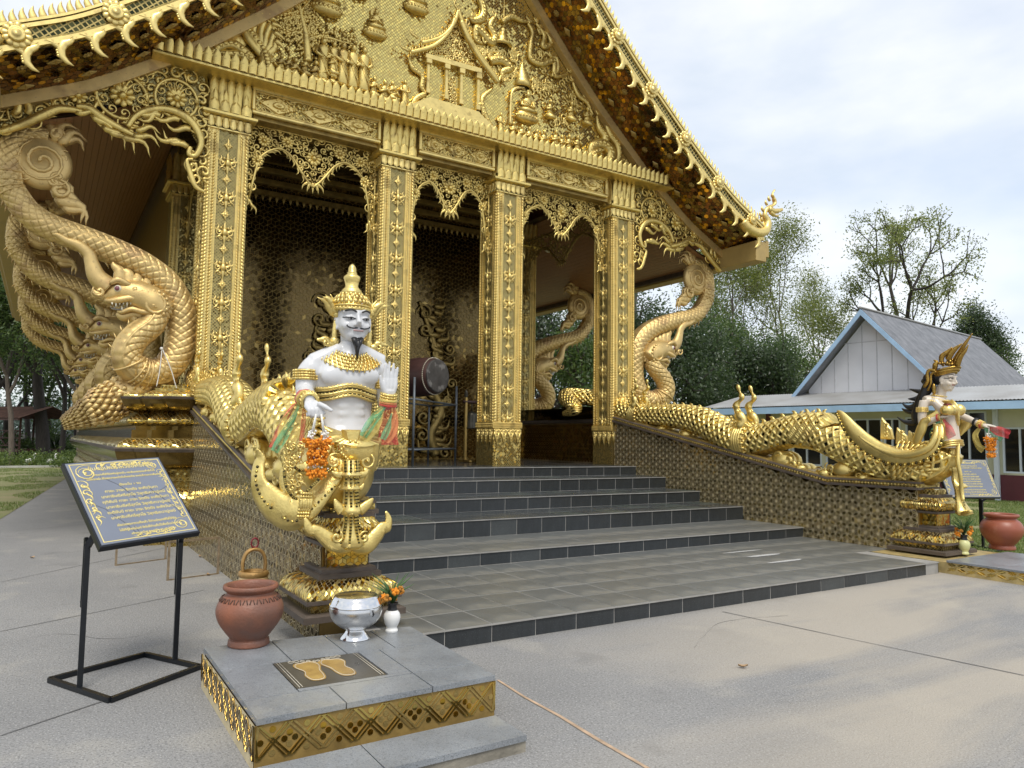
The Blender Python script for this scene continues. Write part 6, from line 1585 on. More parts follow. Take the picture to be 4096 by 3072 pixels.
    for d in (-.09, .09): spike([(1090, 640, d), (1110, 590, d), (1150, 545, d), (1215, 495, d)], [.04, .045, .035, .004]); spike([(1030, 660, d*1.2), (1035, 610, d*1.2), (1075, 575, d*1.2), (1125, 528, d*1.2)], [.03, .04, .03, .004]); spike([(968, 740, d*1.1), (975, 690, d*1.2), (985, 660, d*1.2), (960, 642, d*1.2)], [.03, .04, .028, .004])
    for a, b, r, d in ((1030, 670, .045, -.1), (1030, 670, .045, .1), (1100, 660, .055, -.07), (1100, 660, .055, .07), (1140, 650, .05, 0), (1170, 650, .04, -.03), (1190, 620, .03, 0), (1095, 625, .04, -.07)):
        for k in range(9): c = rw(a, b, d)+Vector((rnd.uniform(-1, 1), rnd.uniform(-1, 1), rnd.uniform(-1, 1)))*r*.7; m.ell(c, r*.42, 6, 5)
    for d in (-.135, .135):
        Q = cr_spline([rw(975, 740, d), rw(930, 730, d*1.05), rw(905, 760, d*1.1), rw(908, 830, d*1.1), rw(875, 885, d*1.1)], 6); m.tube(Q, [.02, .022]+[.024]*(len(Q)-3)+[.005], 8, True, .7, (1, 0, 0)); Q = cr_spline([rw(985, 745, d), rw(940, 770, d), rw(935, 850, d), rw(905, 915, d)], 6); m.tube(Q, [.016]*(len(Q)-1)+[.004], 7, True, .7, (1, 0, 0))
        m.lathe([(.005, 0), (.02, -.03), (.03, -.07), (.022, -.10), (.028, -.12), (.012, -.16)], rw(962, 845, d*.88), 10)
    put('crown', m, GB)
    # necklace, armlet, bracelets
    m = MB()
    for r_ in range(3):
        for k in range(30):
            a = 2*pi*k/30; c = rw(1000, 955+r_*16); p = c+Vector(((.115+.025*r_)*cos(a), (.085+.016*r_)*sin(a)-.01, -.02*max(0, -sin(a))*(1+r_)-.012*r_)); m.ell(p, .011, 6, 4)
            if r_ == 2: m.tube([p, p+Vector((0, 0, -.03))], [.012, .003], 5)
    def cuff(c, T, r, n, w, mat):
        k_ = MB(); T = Vector(T).normalized(); A = T.orthogonal().normalized(); B = T.cross(A)
        for i in range(n):
            z = Vector(c)+T*(i-(n-1)/2)*w*1.7; k_.tube([z+(A*cos(2*pi*j/18)+B*sin(2*pi*j/18))*r for j in range(19)], w, 6, False)
            for j in range(14): k_.ell(z+(A*cos(2*pi*j/14)+B*sin(2*pi*j/14))*(r+w*.7), w*.8, 5, 4)
        put('bracelet', k_, mat)
    put('necklace', m, M['gold_yellow']); cuff(rw(860, 1082, -.188), (0, 0, 1), .066, 4, .010, M['gold_yellow']); cuff(WL.lerp(EL, .10), WL-EL, .040, 3, .010, M['gold_yellow']); cuff(WL.lerp(EL, .28), WL-EL, .046, 2, .009, M['black_paint'])
    # breast sash, arm scarf, waist band
    m = MB()
    def sc(pts, r, flat=.35, up=(-1, 0, 0)): Q = cr_spline([rw(*p) for p in pts], 6); m.tube(Q, [rad_at(r, i/(len(Q)-1)) for i in range(len(Q))], 10, True, flat, up)
    for s_ in (-1, 1): m.ell(rw(1156, 1082)+Vector((s_*.088, 0, 0)), (.080, .082, .082), 12, 9)
    sc([(905, 1150, -.16), (960, 1130, -.14), (1040, 1070, -.10), (1110, 1000, -.02)], [.03, .04, .05, .02]); sc([(1110, 1000, 0), (1150, 1060, -.03), (1170, 1140, -.03), (1180, 1225, -.02)], [.03, .05, .035, .01])
    sc([(930, 1165, -.26), (880, 1190, -.25), (850, 1260, -.25), (810, 1360, -.24), (800, 1420, -.22)], [.03, .06, .07, .06, .02]); sc([(1210, 1160, .30), (1250, 1190, .33), (1210, 1260, .3), (1190, 1310, .28)], [.05, .09, .06, .02])
    put('scarf', m, M['gold_bright']); m = MB()
    for b, w, d in ((1372, .165, .135), (1390, .17, .14), (1408, .175, .145)): c = rw(1108, b); m.tube([c+Vector((w*cos(2*pi*k/30), d*sin(2*pi*k/30), .05*sin(2*pi*k/30)*-.6)) for k in range(31)], .017, 6, False)
    put('waist_band', m, M['gold_bright'])
    m = MB(); K2 = 1.7315
    def ra(a, b, dx=0): p = PX((3500+a/K2)/S, (1600+b/K2)/S, XW+dx); return Vector((dx, p.y, p.z))-Vector((0, RC.y, RC.z))
    segs = [(545, 300, .055, .06), (530, 380, .06, .06), (540, 470, .10, .08), (545, 482, .10, .08), (550, 495, .06, .05), (560, 560, .075, .06), (590, 592, .12, .10), (592, 604, .12, .10), (575, 620, .07, .05), (590, 700, .085, .06), (610, 760, .13, .11), (620, 785, .15, .13), (610, 800, .08, .07)]
    m.loft([[ra(a, b)+Vector((w*cos(2*pi*k/18)*(1+.08*cos(12*pi*k/18)), d*.7*sin(2*pi*k/18), 0)) for k in range(18)] for a, b, w, d in segs])
    for s_ in (-1, 1):
        Q = cr_spline([ra(575, 300, s_*.05), ra(572, 420, s_*.12), ra(590, 520, s_*.13), ra(600, 640, s_*.12), ra(610, 700, s_*.15)], 5); m.tube(Q, [.03]*(len(Q)-2)+[.025, .006], 8, True, .5, (1, 0, 0))
        Q = cr_spline([ra(600, 790, s_*.06), ra(640, 775, s_*.18), ra(665, 770, s_*.26)], 4); m.tube(Q, [.05]*4+[.035]*4+[.006], 8, True, .5, (0, 0, 1))
    put('apron', m, M['gold_bright']); m = MB()
    for s_ in (-.8, -.3, .3, .8):
        for i in range(44): b = 310+i*10.5; a = 540+(b-300)*.12; m.mi = i % 2; p = ra(a, b, s_*.075)+Vector((-.0, -.052, 0)); m.box(p.x-.008, p.x+.008, p.y-.01, p.y+.008, p.z-.005, p.z+.005); p = ra(a-24, b, -.06+.03*s_); m.box(p.x-.012, p.x+.004, p.y-.006, p.y+.006, p.z-.005, p.z+.005)
    put('apron_chips', m, [M['chip_dark'], M['chip_gold']])['kind'] = 'stuff'
    return t, WR, WL
M['gold_dark2'] = pmat('bronze_gold', (.40, .25, .06), .3, .95, .25, 9, .3, 70)
man_t, MWR, MWL = man(); wom_t, WWR, WWL = woman()
# ---------------- offering slabs ----------------
def slab():
    t = thing('offering_slab', 'low grey granite slab with carved footprints and gold mirror sides, in front of the bearded statue', 'offering platform', (-4.7, -7.7, 0))
    z = .25
    FL, FRr, BR, BL = [PZ(u/S, v/S, z) for u, v in ((1021.5, 2874.7), (1978.5, 2697.5), (1641.8, 2504.4), (812.7, 2590))]
    def bil(a, b, zz=z): p = FL.lerp(FRr, a).lerp(BL.lerp(BR, a), b); return Vector((p.x, p.y, zz))
    def quad(nm, a0, a1, b0, b1, z0, z1, mat, g=.004):
        m = MB(); g2_ = g/1.6
        P = [bil(a0+g2_, b0+g2_), bil(a1-g2_, b0+g2_), bil(a1-g2_, b1-g2_), bil(a0+g2_, b1-g2_)]
        m.loft([[Vector((p.x, p.y, z0)) for p in P], [Vector((p.x, p.y, z1-.003)) for p in P], [Vector((p.x, p.y, z1))*1 for p in [p.lerp(bil((a0+a1)/2, (b0+b1)/2), .004) for p in P]]], True, False)
        return m.build(nm, mat, t)
    quad('core', .005, .995, .006, .994, 0, z-.032, M['grout_dark'])
    # granite paving on top, round the footprint plate
    G = M['plate_grey']
    def xy(a, b): # crop pixel on the top plane
        return PZ((800+a/1.58)/S, (2400+b/1.58)/S, z)
    for a0, a1, b0, b1 in ((0, .335, -.012, .2), (.335, .70, -.012, .2), (.70, 1.0, -.012, .2), (0, .215, .2, .62), (.215, .70, .2, .235), (.70, 1.0, .2, .62), (.60, .70, .235, .62), (0, .30, .62, 1.0), (.30, .55, .62, 1.0), (.55, .78, .62, 1.0), (.78, 1.0, .62, 1.0)):
        quad('granite_tile', a0, a1, b0, b1, z-.030, z, G)
    pl = quad('footprint_plate', .215, .60, .235, .62, z-.028, z-.001, M['plate_dark'])
    # engraved outlines and worn golden soles
    def pp(s, tt, dz=.0015): return bil(.215+.385*s, .235+.385*tt, z+dz)
    m = MB()
    for s0, s1 in (((.04, .03), (.04, .97)), ((.07, .03), (.07, .97)), ((.96, .03), (.96, .97)), ((.93, .03), (.93, .97))): m.tube([pp(*s0), pp(*s1)], .0022, 4)
    m2 = MB()
    for sx, cx in ((1, .29), (-1, .63)):
        foot = [(.0, .84), (.10, .86), (.16, .72), (.11, .52), (.10, .36), (.07, .22), (.0, .18), (-.07, .22), (-.09, .38), (-.06, .52), (-.11, .70), (-.08, .82)]
        F = cr_spline(foot, 4, True); m.tube([pp(cx+.95*sx*x, y) for x, y in F]+[pp(cx+.95*sx*F[0][0], F[0][1])], .0022, 4, False)
        c = len(m2.v); ring = [pp(cx+1.12*sx*x, .5+(y-.5)*1.08, .0010+.0002*sx) for x, y in F]; m2.add([pp(cx+.01, .5, .0010+.0002*sx)]+ring, [(0, 1+i, 1+(i+1) % len(ring)) for i in range(len(ring))], False)
        for k in range(5): a, b = cx+sx*(-.10+.062*k), .93-.012*k*k*.35; r = .030-.003*k; m.tube([pp(a+r*cos(2*pi*j/14), b+r*1.3*sin(2*pi*j/14)) for j in range(15)], .002, 4, False)
    m.build('engraving', M['engrave'], t); m2.build('worn_sole', M['worn_gold'], t)
    # gold mirror sides: diagonal straps with shaped chips between them
    def side(A, B, z1, n, nm):
        A, B = Vector((A.x, A.y, 0)), Vector((B.x, B.y, 0)); U = (B-A); Ln = U.length; U.normalize(); N = Vector((U.y, -U.x, 0)); h = z1-.045
        m = MB(); m.box(0, 0, 0, 0, 0, 0); m = MB()
        m.add([A+N*.002, B+N*.002, B+N*.002+Vector((0, 0, z1)), A+N*.002+Vector((0, 0, z1))], [(0, 1, 2, 3)], False); m.build('joint_bed', M['bed_amber'] if nm else M['grout_cream'], t)
        P = lambda u, v: A+U*u+Vector((0, 0, .045+v))
        cw = h*1.0; k = int(Ln/cw)+1; cw = Ln/k
        mats = [M['mirror_amber'], M['mirror_gold'], M['gold_dark']] if nm else [M['mirror_olive'], M['mirror_dark'], M['mirror_olive']]
        def chip(poly, lift=.005, mi=None, name='mirror_chip'):
            q = [(min(max(x, 0), Ln), min(max(y, 0), h)) for x, y in poly]
            ar = abs(sum(q[i][0]*q[(i+1) % len(q)][1]-q[(i+1) % len(q)][0]*q[i][1] for i in range(len(q))))/2
            if ar < 2e-4: return
            mm = MB(); facet(mm, [P(x, y) for x, y in q], N, .015, lift, None, .06); c = [p for p in mm.v]; n = len(c)
            mm.add([Vector(p)-N*lift for p in c], [], False); 
            for i in range(n): mm.f.append([i, n+i, n+(i+1) % n, (i+1) % n]); mm.m.append(0); mm.sm.append(False)
            mm.build(name, rnd.choice(mats) if mi is None else mats[mi], t)
        w = cw*.085
        for i in range(-1, k+1):
            x = i*cw
            for sx in (1, -1):      # double straps along both diagonals
                for o in (-w*.75, w*.75):
                    a = (x+o*1.3, 0) if sx > 0 else (x+cw+o*1.3, 0); b = (a[0]+sx*cw, h)
                    chip([(a[0]-w*.5, 0), (a[0]+w*.5, 0), (b[0]+w*.5, h), (b[0]-w*.5, h)], .007 if sx > 0 else .009, 2 if (i+sx) % 3 == 0 else 1, 'strap')
            for cx_, cy_ in ((x+cw/2, h*.02), (x+cw/2, h*.98), (x, h*.5)):
                r = cw*.30
                for s1, s2 in ((1, 0), (-1, 0), (0, 1), (0, -1)):
                    c1x, c1y = cx_+s1*r*.52, cy_+s2*r*.52*h/cw; rr = r*.34
                    if 0 < c1x < Ln and 0.01 < c1y < h-.01: chip([(c1x+rr*cos(pi/4*j+pi/8), c1y+rr*sin(pi/4*j+pi/8)) for j in range(8)], .005)
        j = 0
        while j*.05 < Ln: chip([(j*.05, -.02), (j*.05+.025, -.041), (j*.05+.05, -.02), (j*.05+.025, 0)], .004); j += 1
    side(bil(.0, .0), bil(1.0, .0), z-.034, 10, True); side(bil(.0, 1.0), bil(.0, .0), z-.034, 8, False); side(bil(1., .0), bil(1., 1.0), z-.034, 8, True)
    # lower step in front
    p2, p3 = PZ(2102.5/S, 3007.6/S, 0), PZ(1980/S, 2882/S, .06); d = (bil(0, 0)-bil(1, 0)).normalized(); 
    Q = [Vector((p2.x, p2.y, 0)), Vector((p2.x, p2.y, 0))+d*.78, Vector((p2.x, p2.y, 0))+d*1.75]
    bk = Vector((p3.x-p2.x, p3.y-p2.y, 0))
    for a, b in ((0, 1), (1, 2)):
        m = MB(); e = .003 if a else 0
        m.loft([[Q[a]+d*e+Vector((0, 0, q)), Q[b]-d*.003+Vector((0, 0, q)), Q[b]-d*.003+bk+Vector((0, 0, q)), Q[a]+d*e+bk+Vector((0, 0, q))] for q in (0, .058)], True, False); m.build('step_slab', M['granite_raw'] , t)
        m = MB(); m.loft([[Q[a]+d*e-bk*.03+Vector((0, 0, q)), Q[b]-d*.003-bk*.03+Vector((0, 0, q)), Q[b]-d*.003+bk+Vector((0, 0, q)), Q[a]+d*e+bk+Vector((0, 0, q))] for q in (.058, .088)], True, False); m.build('granite_tile', G, t)
    return t, bil
M['plate_dark'] = pmat('dark_engraved_stone', (.075, .068, .055), .3, 0, .3, 4, .1, 100)
M['engrave'] = pmat('pale_engraved_line', (.55, .50, .40), .6, 0, .1, 9)
M['worn_gold'] = pmat('worn_gold_sole', (.50, .33, .10), .4, .2, .25, 9, .2, 60, col2=(.33, .20, .06))
M['granite_raw'] = pmat('rough_stone_edge', (.22, .20, .16), .85, 0, .3, 8, .6, 40)
slab_t, SB = slab()
def slab_right():
    t = thing('offering_slab', 'low granite slab with gold mirror side, in front of the statue of the woman', 'offering platform', (4.2, -8.1, 0))
    x0, x1, y0, y1, z = 3.36, 4.95, -8.9, -7.06, .17
    m = MB(); m.box(x0+.03, x1, y0, y1+1.2, 0, z-.03); m.build('core', M['grout_gold'], t)
    for i in range(3):
        for j in range(3): m = MB(); a = (x1-x0)/3; b = (y1-y0)/3; m.box(x0+i*a+.003, x0+(i+1)*a-.003, y0+j*b+.003, y0+(j+1)*b-.003, z-.028, z-rnd.uniform(0, .001), .003); m.build('granite_tile', M['plate_grey'], t)
    n = 16; w = (y1-y0)/n
    for i in range(n):
        for j, (za, zb) in enumerate(((.035, .085), (.09, .138))):
            m = MB(); c = (y0+(i+.5)*w, (za+zb)/2)
            for q in ((-.5, 0), (0, -.5), (.5, 0), (0, .5)): pass
            facet(m, [Vector((x0+.03, c[0]+a*w, c[1]+b*(zb-za)*1.0)) for a, b in ((-.5, 0), (0, .5), (.5, 0), (0, -.5))], (-1, 0, 0), .05, .004, None, .1); m.build('mirror_chip', rnd.choice([M['mirror_amber'], M['mirror_gold'], M['mirror_olive']]), t)
    for i in range(8):
        for sx in (0, 1):
            m = MB(); a, b = y0+(i+sx)*2*w, y0+(i+1-sx)*2*w; m.tube([(x0+.024, a, .03), (x0+.024, b, .14)], .005, 4); m.build('strap', M['gold_yellow'], t)
slab_right()
# ---------------- pots, bowl, vases, bell ----------------
M['terracotta'] = pmat('terracotta', (.27, .098, .052), .5, 0, .25, 4, .3, 70, col2=(.14, .068, .047), spots=[(3.2, .60, (.15, .10, .085), .6), (7, .68, (.46, .30, .22), .5)])
M['terracotta_red'] = pmat('glazed_red_clay', (.27, .078, .042), .4, 0, .15, 3, .1, 60, spots=[(6, .68, (.42, .22, .15), .4)])
M['clay_dark'] = pmat('incised_clay', (.10, .055, .04), .8, 0, .3, 20)
M['steel'] = pmat('brushed_steel', (.62, .62, .62), .22, 1, .08, 3, .05, 200, rvar=.06, streak=(1, 1, 14))
M['steel_bright'] = pmat('polished_steel', (.75, .75, .75), .08, 1, .04, 3, 0, rvar=.03)
def pot(p, R, label, mat, incised=True):
    t = thing('clay_pot', label, 'pot', p); x, y, z = p; k = R/.30; kz = k*1.12
    prof = [(.175, 0), (.185, .012), (.178, .05), (.165, .06), (.20, .10), (.27, .19), (.298, .27), (.29, .33), (.255, .385), (.215, .415), (.205, .43)]
    m = MB(); P = cr_spline(prof, 4); m.lathe([(a*k, b*kz) for a, b in P], p, 40, cap=False); m.build('body', mat, t)
    m = MB(); m.lathe([(a*k, b*kz) for a, b in cr_spline([(.205, .43), (.225, .445), (.245, .465), (.238, .49), (.212, .488), (.195, .46), (.19, .41), (.23, .33), (.10, .30), (.001, .29)], 4)], p, 40, cap=False); m.build('rim', mat, t)
    if incised:
        m = MB()
        for i in range(56):
            a = 2*pi*i/56; s_ = .022*(1 if i % 2 else -1); A = [Vector((x+r*k*cos(a+d), y+r*k*sin(a+d), z+h*kz)) for r, h, d in ((.246, .402, -s_), (.272, .37, s_))]; m.tube(A, .0035, 4)
        m.build('incised_pattern', M['clay_dark'], t)
    return t
def on_slab(u, v): return PZ(u, v, .25)
p_ = on_slab(537, 1392); pot((p_.x, p_.y, .25), .212, 'large terracotta pot with incised shoulder on the corner of the slab with footprints', M['terracotta'])
p_ = PZ(2165, 1186, .17); pot((p_.x, p_.y, .17), .27, 'reddish clay pot on the slab beside the statue of the woman', M['terracotta_red'], False)
def alms_bowl():
    p = on_slab(767, 1379); t = thing('alms_bowl', 'polished steel alms bowl with lid on a flared foot, on the granite slab', 'bowl', (p.x, p.y, .25)); c = (p.x, p.y, .25); k = .90
    sc_ = lambda prof: [(a*k, b*k) for a, b in cr_spline(prof, 4)]
    m = MB(); m.lathe(sc_([(.108, .002), (.112, .006), (.095, .03), (.075, .055), (.068, .068), (.072, .075)]), c, 40); m.build('foot', M['steel_bright'], t)
    m = MB(); m.lathe(sc_([(.07, .073), (.12, .095), (.175, .145), (.197, .205), (.196, .235), (.19, .25)]), c, 48); m.build('body', M['steel'], t)
    m = MB(); m.lathe([(.196*k, .246*k), (.198*k, .256*k), (.190*k, .262*k), (.172*k, .30*k), (.162*k, .318*k), (.155*k, .322*k)], c, 48, cap=False); m.build('collar', M['steel_bright'], t)
    m = MB(); m.lathe([(.156*k, .321*k), (.15*k, .3235*k), (.05*k, .3265*k), (.001, .327*k)], c, 40, cap=False); m.build('lid', M['steel'], t)
    m = MB(); m.box(p.x-.03, p.x+.02, p.y-.002, p.y+.002, .25+.3265*k, .25+.329*k); m.build('slot', M['black_paint'], t)
    a = radians(-75); q = Vector((p.x+.197*k*cos(a), p.y+.197*k*sin(a), .25+.225*k)); m = MB(); m.box(q.x-.014, q.x+.014, q.y-.012, q.y+.004, q.z-.02, q.z+.02, .003); m.build('latch', M['steel_bright'], t)
    m = MB(); m.tube([q+Vector((0, -.014, .012)), q+Vector((.008, -.02, -.012)), q+Vector((0, -.016, -.026))], .004, 5); m.build('padlock', M['black_paint'], t)
alms_bowl()
M['white_glaze'] = pmat('white_glaze', (.74, .74, .72), .2, 0, .05, 6)
M['yellow_glaze'] = pmat('pale_yellow_glaze', (.55, .55, .26), .3, 0, .12, 6)
M['leaf_blade'] = pmat('flower_leaf', (.06, .13, .035), .55, 0, .3, 9)
M['marigold'] = pmat('marigold_petals', (.78, .27, .015), .8, 0, .2, 60, .6, 150)
M['marigold_dry'] = pmat('dried_marigold', (.45, .20, .03), .85, 0, .3, 60, .6, 150)
def vase(p, k, label, mat, nfl):
    t = thing('flower_vase', label, 'vase', p)
    m = MB(); m.lathe([(a*k, b*k) for a, b in cr_spline([(.042, 0), (.044, .012), (.036, .03), (.05, .06), (.058, .095), (.052, .125), (.036, .145)], 4)], p, 28, cap=False); m.build('body', mat, t)
    m = MB(); m.lathe([(.036*k, .145*k), (.030*k, .165*k), (.032*k, .185*k), (.042*k, .195*k), (.036*k, .196*k), (.026*k, .17*k), (.001, .16*k)], p, 24, cap=False); m.build('neck', M['black_paint'], t)
    top = Vector(p)+Vector((0, 0, .185*k)); m = MB()
    for i in range(26):
        a = rnd.uniform(0, 2*pi); l = rnd.uniform(.12, .22)*k; r = rnd.uniform(.03, .11)*k; d = Vector((cos(a), sin(a), 0)); m.tube([top, top+d*r*.5+Vector((0, 0, l*.6)), top+d*r*1.5+Vector((0, 0, l))], [.004, .007*k, .001], 4, True, .25, d.cross(Vector((0, 0, 1))))
    m.build('leaves', M['leaf_blade'], t)
    for i in range(nfl):
        a = 2*pi*i/nfl+rnd.uniform(-.3, .3); c = top+Vector((cos(a)*.07*k, sin(a)*.07*k, rnd.uniform(.01, .11)*k)); m = MB(); r = rnd.uniform(.018, .03)*k
        for q in range(14): m.ell(c+Vector((rnd.uniform(-1, 1), rnd.uniform(-1, 1), rnd.uniform(-1, 1)))*r*.65, r*.42, 6, 4)
        m.build('marigold', M['marigold_dry'] if i % 2 else M['marigold'], t)
p_ = on_slab(846, 1364); vase((p_.x, p_.y, .25), 1.02, 'white glazed vase with withered marigolds and green blades, right of the steel bowl', M['white_glaze'], 8)
p_ = PZ(2083, 1197, .17); vase((p_.x, p_.y, .17), 1.3, 'pale yellow vase of orange flowers at the foot of the far pedestal', M['yellow_glaze'], 9)
def bell():
    p = PZ(556, 1163, .70); p = Vector((p.x-.02, p.y, 0)); k = .98; t = thing('bell', 'weathered cream metal bell with looped gold handle behind the large terracotta pot', 'bell', p); t.scale = (.88, .88, 1.18)
    m = MB(); m.lathe([(a*k, b*k) for a, b in cr_spline([(.165, 0), (.168, .02), (.155, .05), (.15, .2), (.145, .30), (.135, .325)], 3)], p, 32, cap=False); m.build('body', M['bell_paint'], t)
    m = MB(); m.lathe([(.14*k, .32*k), (.15*k, .335*k), (.145*k, .36*k), (.12*k, .365*k), (.11*k, .355*k), (.11*k, .33*k), (.001, .32*k)], p, 32, cap=False); m.build('rim', M['bell_gold'], t)
    m = MB()
    for y_ in (-.02, .02): m.tube(cr_spline([p+Vector((-.105, y_, .34)), p+Vector((-.11, y_, .42)), p+Vector((-.075, y_, .49)), p+Vector((0, y_, .515)), p+Vector((.075, y_, .49)), p+Vector((.11, y_, .42)), p+Vector((.105, y_, .34))], 5), .013, 8)
    m.build('handle', M['bell_gold'], t); m = MB(); m.tube([p+Vector((.035*cos(2*pi*i/16), 0, .56+.035*sin(2*pi*i/16))) for i in range(17)], .008, 6, False); m.build('ring', M['red_paint'], t)
    m = MB(); pl = Plane2(p+Vector((0, 0, .25)))
    a0 = radians(-110)
    def onb(da, z, r=.156): return p+Vector((r*k*cos(a0+da), r*k*sin(a0+da), z))
    m.add([onb(-.16, .30, .150), onb(.16, .30, .150), onb(0, .235, .154)], [(0, 2, 1)], False); m.build('painted_diamond', M['red_paint'], t)
    m = MB()
    for i in range(9): da = -.75+i*.19; m.add([onb(da, .02), onb(da+.19, .02), onb(da+.19, rnd.uniform(.09, .19), .1545), onb(da, rnd.uniform(.09, .19), .1545)], [(0, 1, 2, 3)], False)
    m.build('painted_patch', M['teal_patina'], t)
M['bell_paint'] = pmat('flaking_cream_paint', (.50, .37, .19), .5, .2, .3, 7, .3, 60, spots=[(9, .64, (.12, .05, .03), .9)])
M['bell_gold'] = pmat('old_gold_paint', (.38, .23, .08), .5, .5, .3, 12, .3, 60)
M['red_paint'] = pmat('dark_red_paint', (.20, .02, .03), .4, 0, .2, 12)
M['teal_patina'] = pmat('teal_flaked_paint', (.05, .12, .13), .6, 0, .6, 14, .3, 60, col2=(.06, .025, .02))
bell()
# ---------------- sign boards ----------------
M['sign_frame'] = pmat('black_enamel_frame', (.010, .012, .015), .35, .2, .2, 9, .05, 60)
M['sign_face'] = pmat('slate_blue_board', (.17, .19, .235), .22, 0, .06, 2, .03, 40)
M['sign_gold'] = pmat('gold_lettering', (.72, .60, .24), .4, .3, .08, 20)
LINES = [('ขั้นตอนการไหว้ขอพรพ่อปู่', .545, .905, .052), ('นำแบงค์ใส่ที่มือพ่อปู่สองใบ และยืนตรงรอยเท้าที่ทำไว้', .55, .825, .027), ('โดยให้ปลายนิ้ว ชี้ที่ตรงกลางระหว่างคิ้วทั้งสองข้าง จากนั้นก็สวดคาถาเพื่อขอพร', .53, .770, .027), ('ตั้งนะโม ๓ จบ', .545, .675, .032),
         ('กายะ วาจะ จิตตัง อะหังวันทา', .535, .605, .037), ('นาคาธิบดีศรีสุทโธ วิสุทธิเทวาปูเชมิ', .535, .540, .037), ('ทุติยัมปิ กายะ วาจะ จิตตัง อะหังวันทา', .535, .475, .037), ('นาคาธิบดีศรีสุทโธ วิสุทธิเทวาปูเชมิ', .535, .410, .037), ('ตะติยัมปิ กายะ วาจะ จิตตัง อะหังวันทา', .535, .345, .037), ('นาคาธิบดีศรีสุทโธ วิสุทธิเทวาปูเชมิ', .535, .280, .037),
         ('เมื่อสวดพระคาถาเสร็จแล้ว ให้ท่านนำแบงค์ที่ใส่ไว้ที่มือ', .53, .190, .029), ('ไปใส่ที่ตู้ข้างในโบสถ์ อีกใบให้ท่านเก็บไว้เพื่อเป็นขวัญถุง', .53, .130, .029), ('สร้างถวายโดย คุณธารานอก เพียรสุทโล', .55, .075, .023)]
def sign(label, TL, TR, BR, BL, legs=True, feet=None, cracked=True):
    O = BL; A = (BR-BL); W = A.length; A.normalize(); B = (TL-BL); Hh = B.length; B = (B-A*B.dot(A)).normalized(); N = A.cross(B)
    if N.dot(CAM-O) < 0: N = -N
    base = (BL+BR)/2; t = thing('sign_stand', label, 'sign board', (base.x, base.y, 0))
    pl = Plane2(O, A, B, N)
    def pbox(nm, a0, a1, b0, b1, d0, d1, mat, bev=.003): m = MB(); m.prism([(a0, b0), (a1, b0), (a1, b1), (a0, b1)], O, A, B, N, d0, d1, bev); return m.build(nm, mat, t)
    pbox('frame', -.012, W+.012, -.012, Hh+.012, -.045, -.004, M['sign_frame']); bd = pbox('board', 0, W, 0, Hh, -.006, .002, M['sign_face'])
    for a0, a1, b0, b1 in ((.015, W-.015, .015, .021), (.015, W-.015, Hh-.021, Hh-.015), (.015, .021, .021, Hh-.021), (W-.021, W-.015, .021, Hh-.021)): pbox('border_line', a0, a1, b0, b1, .002, .0035, M['sign_gold'], 0)
    m = MB()     # corner scrollwork
    for cx, cy, sx, sy, k in ((.03, Hh-.03, 1, -1, 1.0), (W-.03, Hh-.03, -1, -1, .62), (W-.03, .03, -1, 1, .72)):
        u = .17*k
        curl(m, pl, (cx+sx*u*.42, cy+sy*u*.42), u*.42, 1, 1, .007*k, .003, 1.5); curl(m, pl, (cx+sx*u*.42, cy+sy*u*.42), u*.28, 3, -1, .005*k, .003, 1.2)
        for i in range(5):
            for (dx, dy) in ((1, 0), (0, 1)):
                if k < 1 and ((cy > Hh/2 and dx == 1 and i > 3) or i > 4): continue
                px_, py_ = cx+sx*(dx*u*(.95+.42*i)+u*.1), cy+sy*(dy*u*(.95+.42*i)+u*.1); r = u*(.24-.035*i); curl(m, pl, (px_, py_), r, rnd.uniform(0, 6), 1 if i % 2 else -1, .006*k, .003, 1.0)
                flame(m, pl, (px_, py_), atan2(sy*dy, sx*dx)+rnd.uniform(-.5, .5), u*.45, .022*k, .5, .002, 5, .2); flame(m, pl, (px_, py_), atan2(sy*dy, sx*dx)+rnd.uniform(-1.5, 1.5), u*.3, .018*k, .5, .002, 5, .2)
    m.build('corner_scroll', M['sign_gold'], t)
    R3 = Matrix((A, B, N)).transposed().to_4x4()
    for i, (tx, fx, fy, sz) in enumerate(LINES):
        cu = bpy.data.curves.new('text', 'FONT'); cu.body = tx; cu.size = sz*Hh*1.18; cu.align_x = 'CENTER'; cu.align_y = 'CENTER'; cu.extrude = .0006; cu.resolution_u = 2; cu.offset = .0006
        o = bpy.data.objects.new('text', cu); COL.objects.link(o); dg = bpy.context.evaluated_depsgraph_get(); dg.update()
        me = bpy.data.meshes.new_from_object(o.evaluated_get(dg)); bpy.data.objects.remove(o)
        if len(me.vertices) == 0: continue
        xs = [v.co.x for v in me.vertices]; w_ = max(xs)-min(xs); mxw = W*(.66 if i in (1, 2) else .62 if i > 9 else .7)*(1 if i != 12 else .75)
        if i == 2: mxw = W*.80
        me.materials.clear(); me.materials.append(M['sign_gold']); f = min(1, mxw/w_)
        me.transform(Matrix.Translation(pl(W*fx, Hh*fy, .0032)) @ R3 @ Matrix.Diagonal((f, 1, 1, 1))); link('lettering', me, t)
    if cracked:
        m = MB()
        for pts in ([(.28, .80), (.42, .68), (.46, .62), (.53, .50)], [(.02, .52), (.18, .40), (.30, .22), (.36, .10), (.40, .02)], [(.38, .16), (.42, .02), (.48, .0)], [(.72, .60), (.90, .30), (.93, .2)], [(.60, .50), (.84, .56), (.95, .62)]): m.tube([pl(W*a, Hh*b, .0022) for a, b in pts], .0013, 4)
        m.build('crack', M['sign_frame'], t)
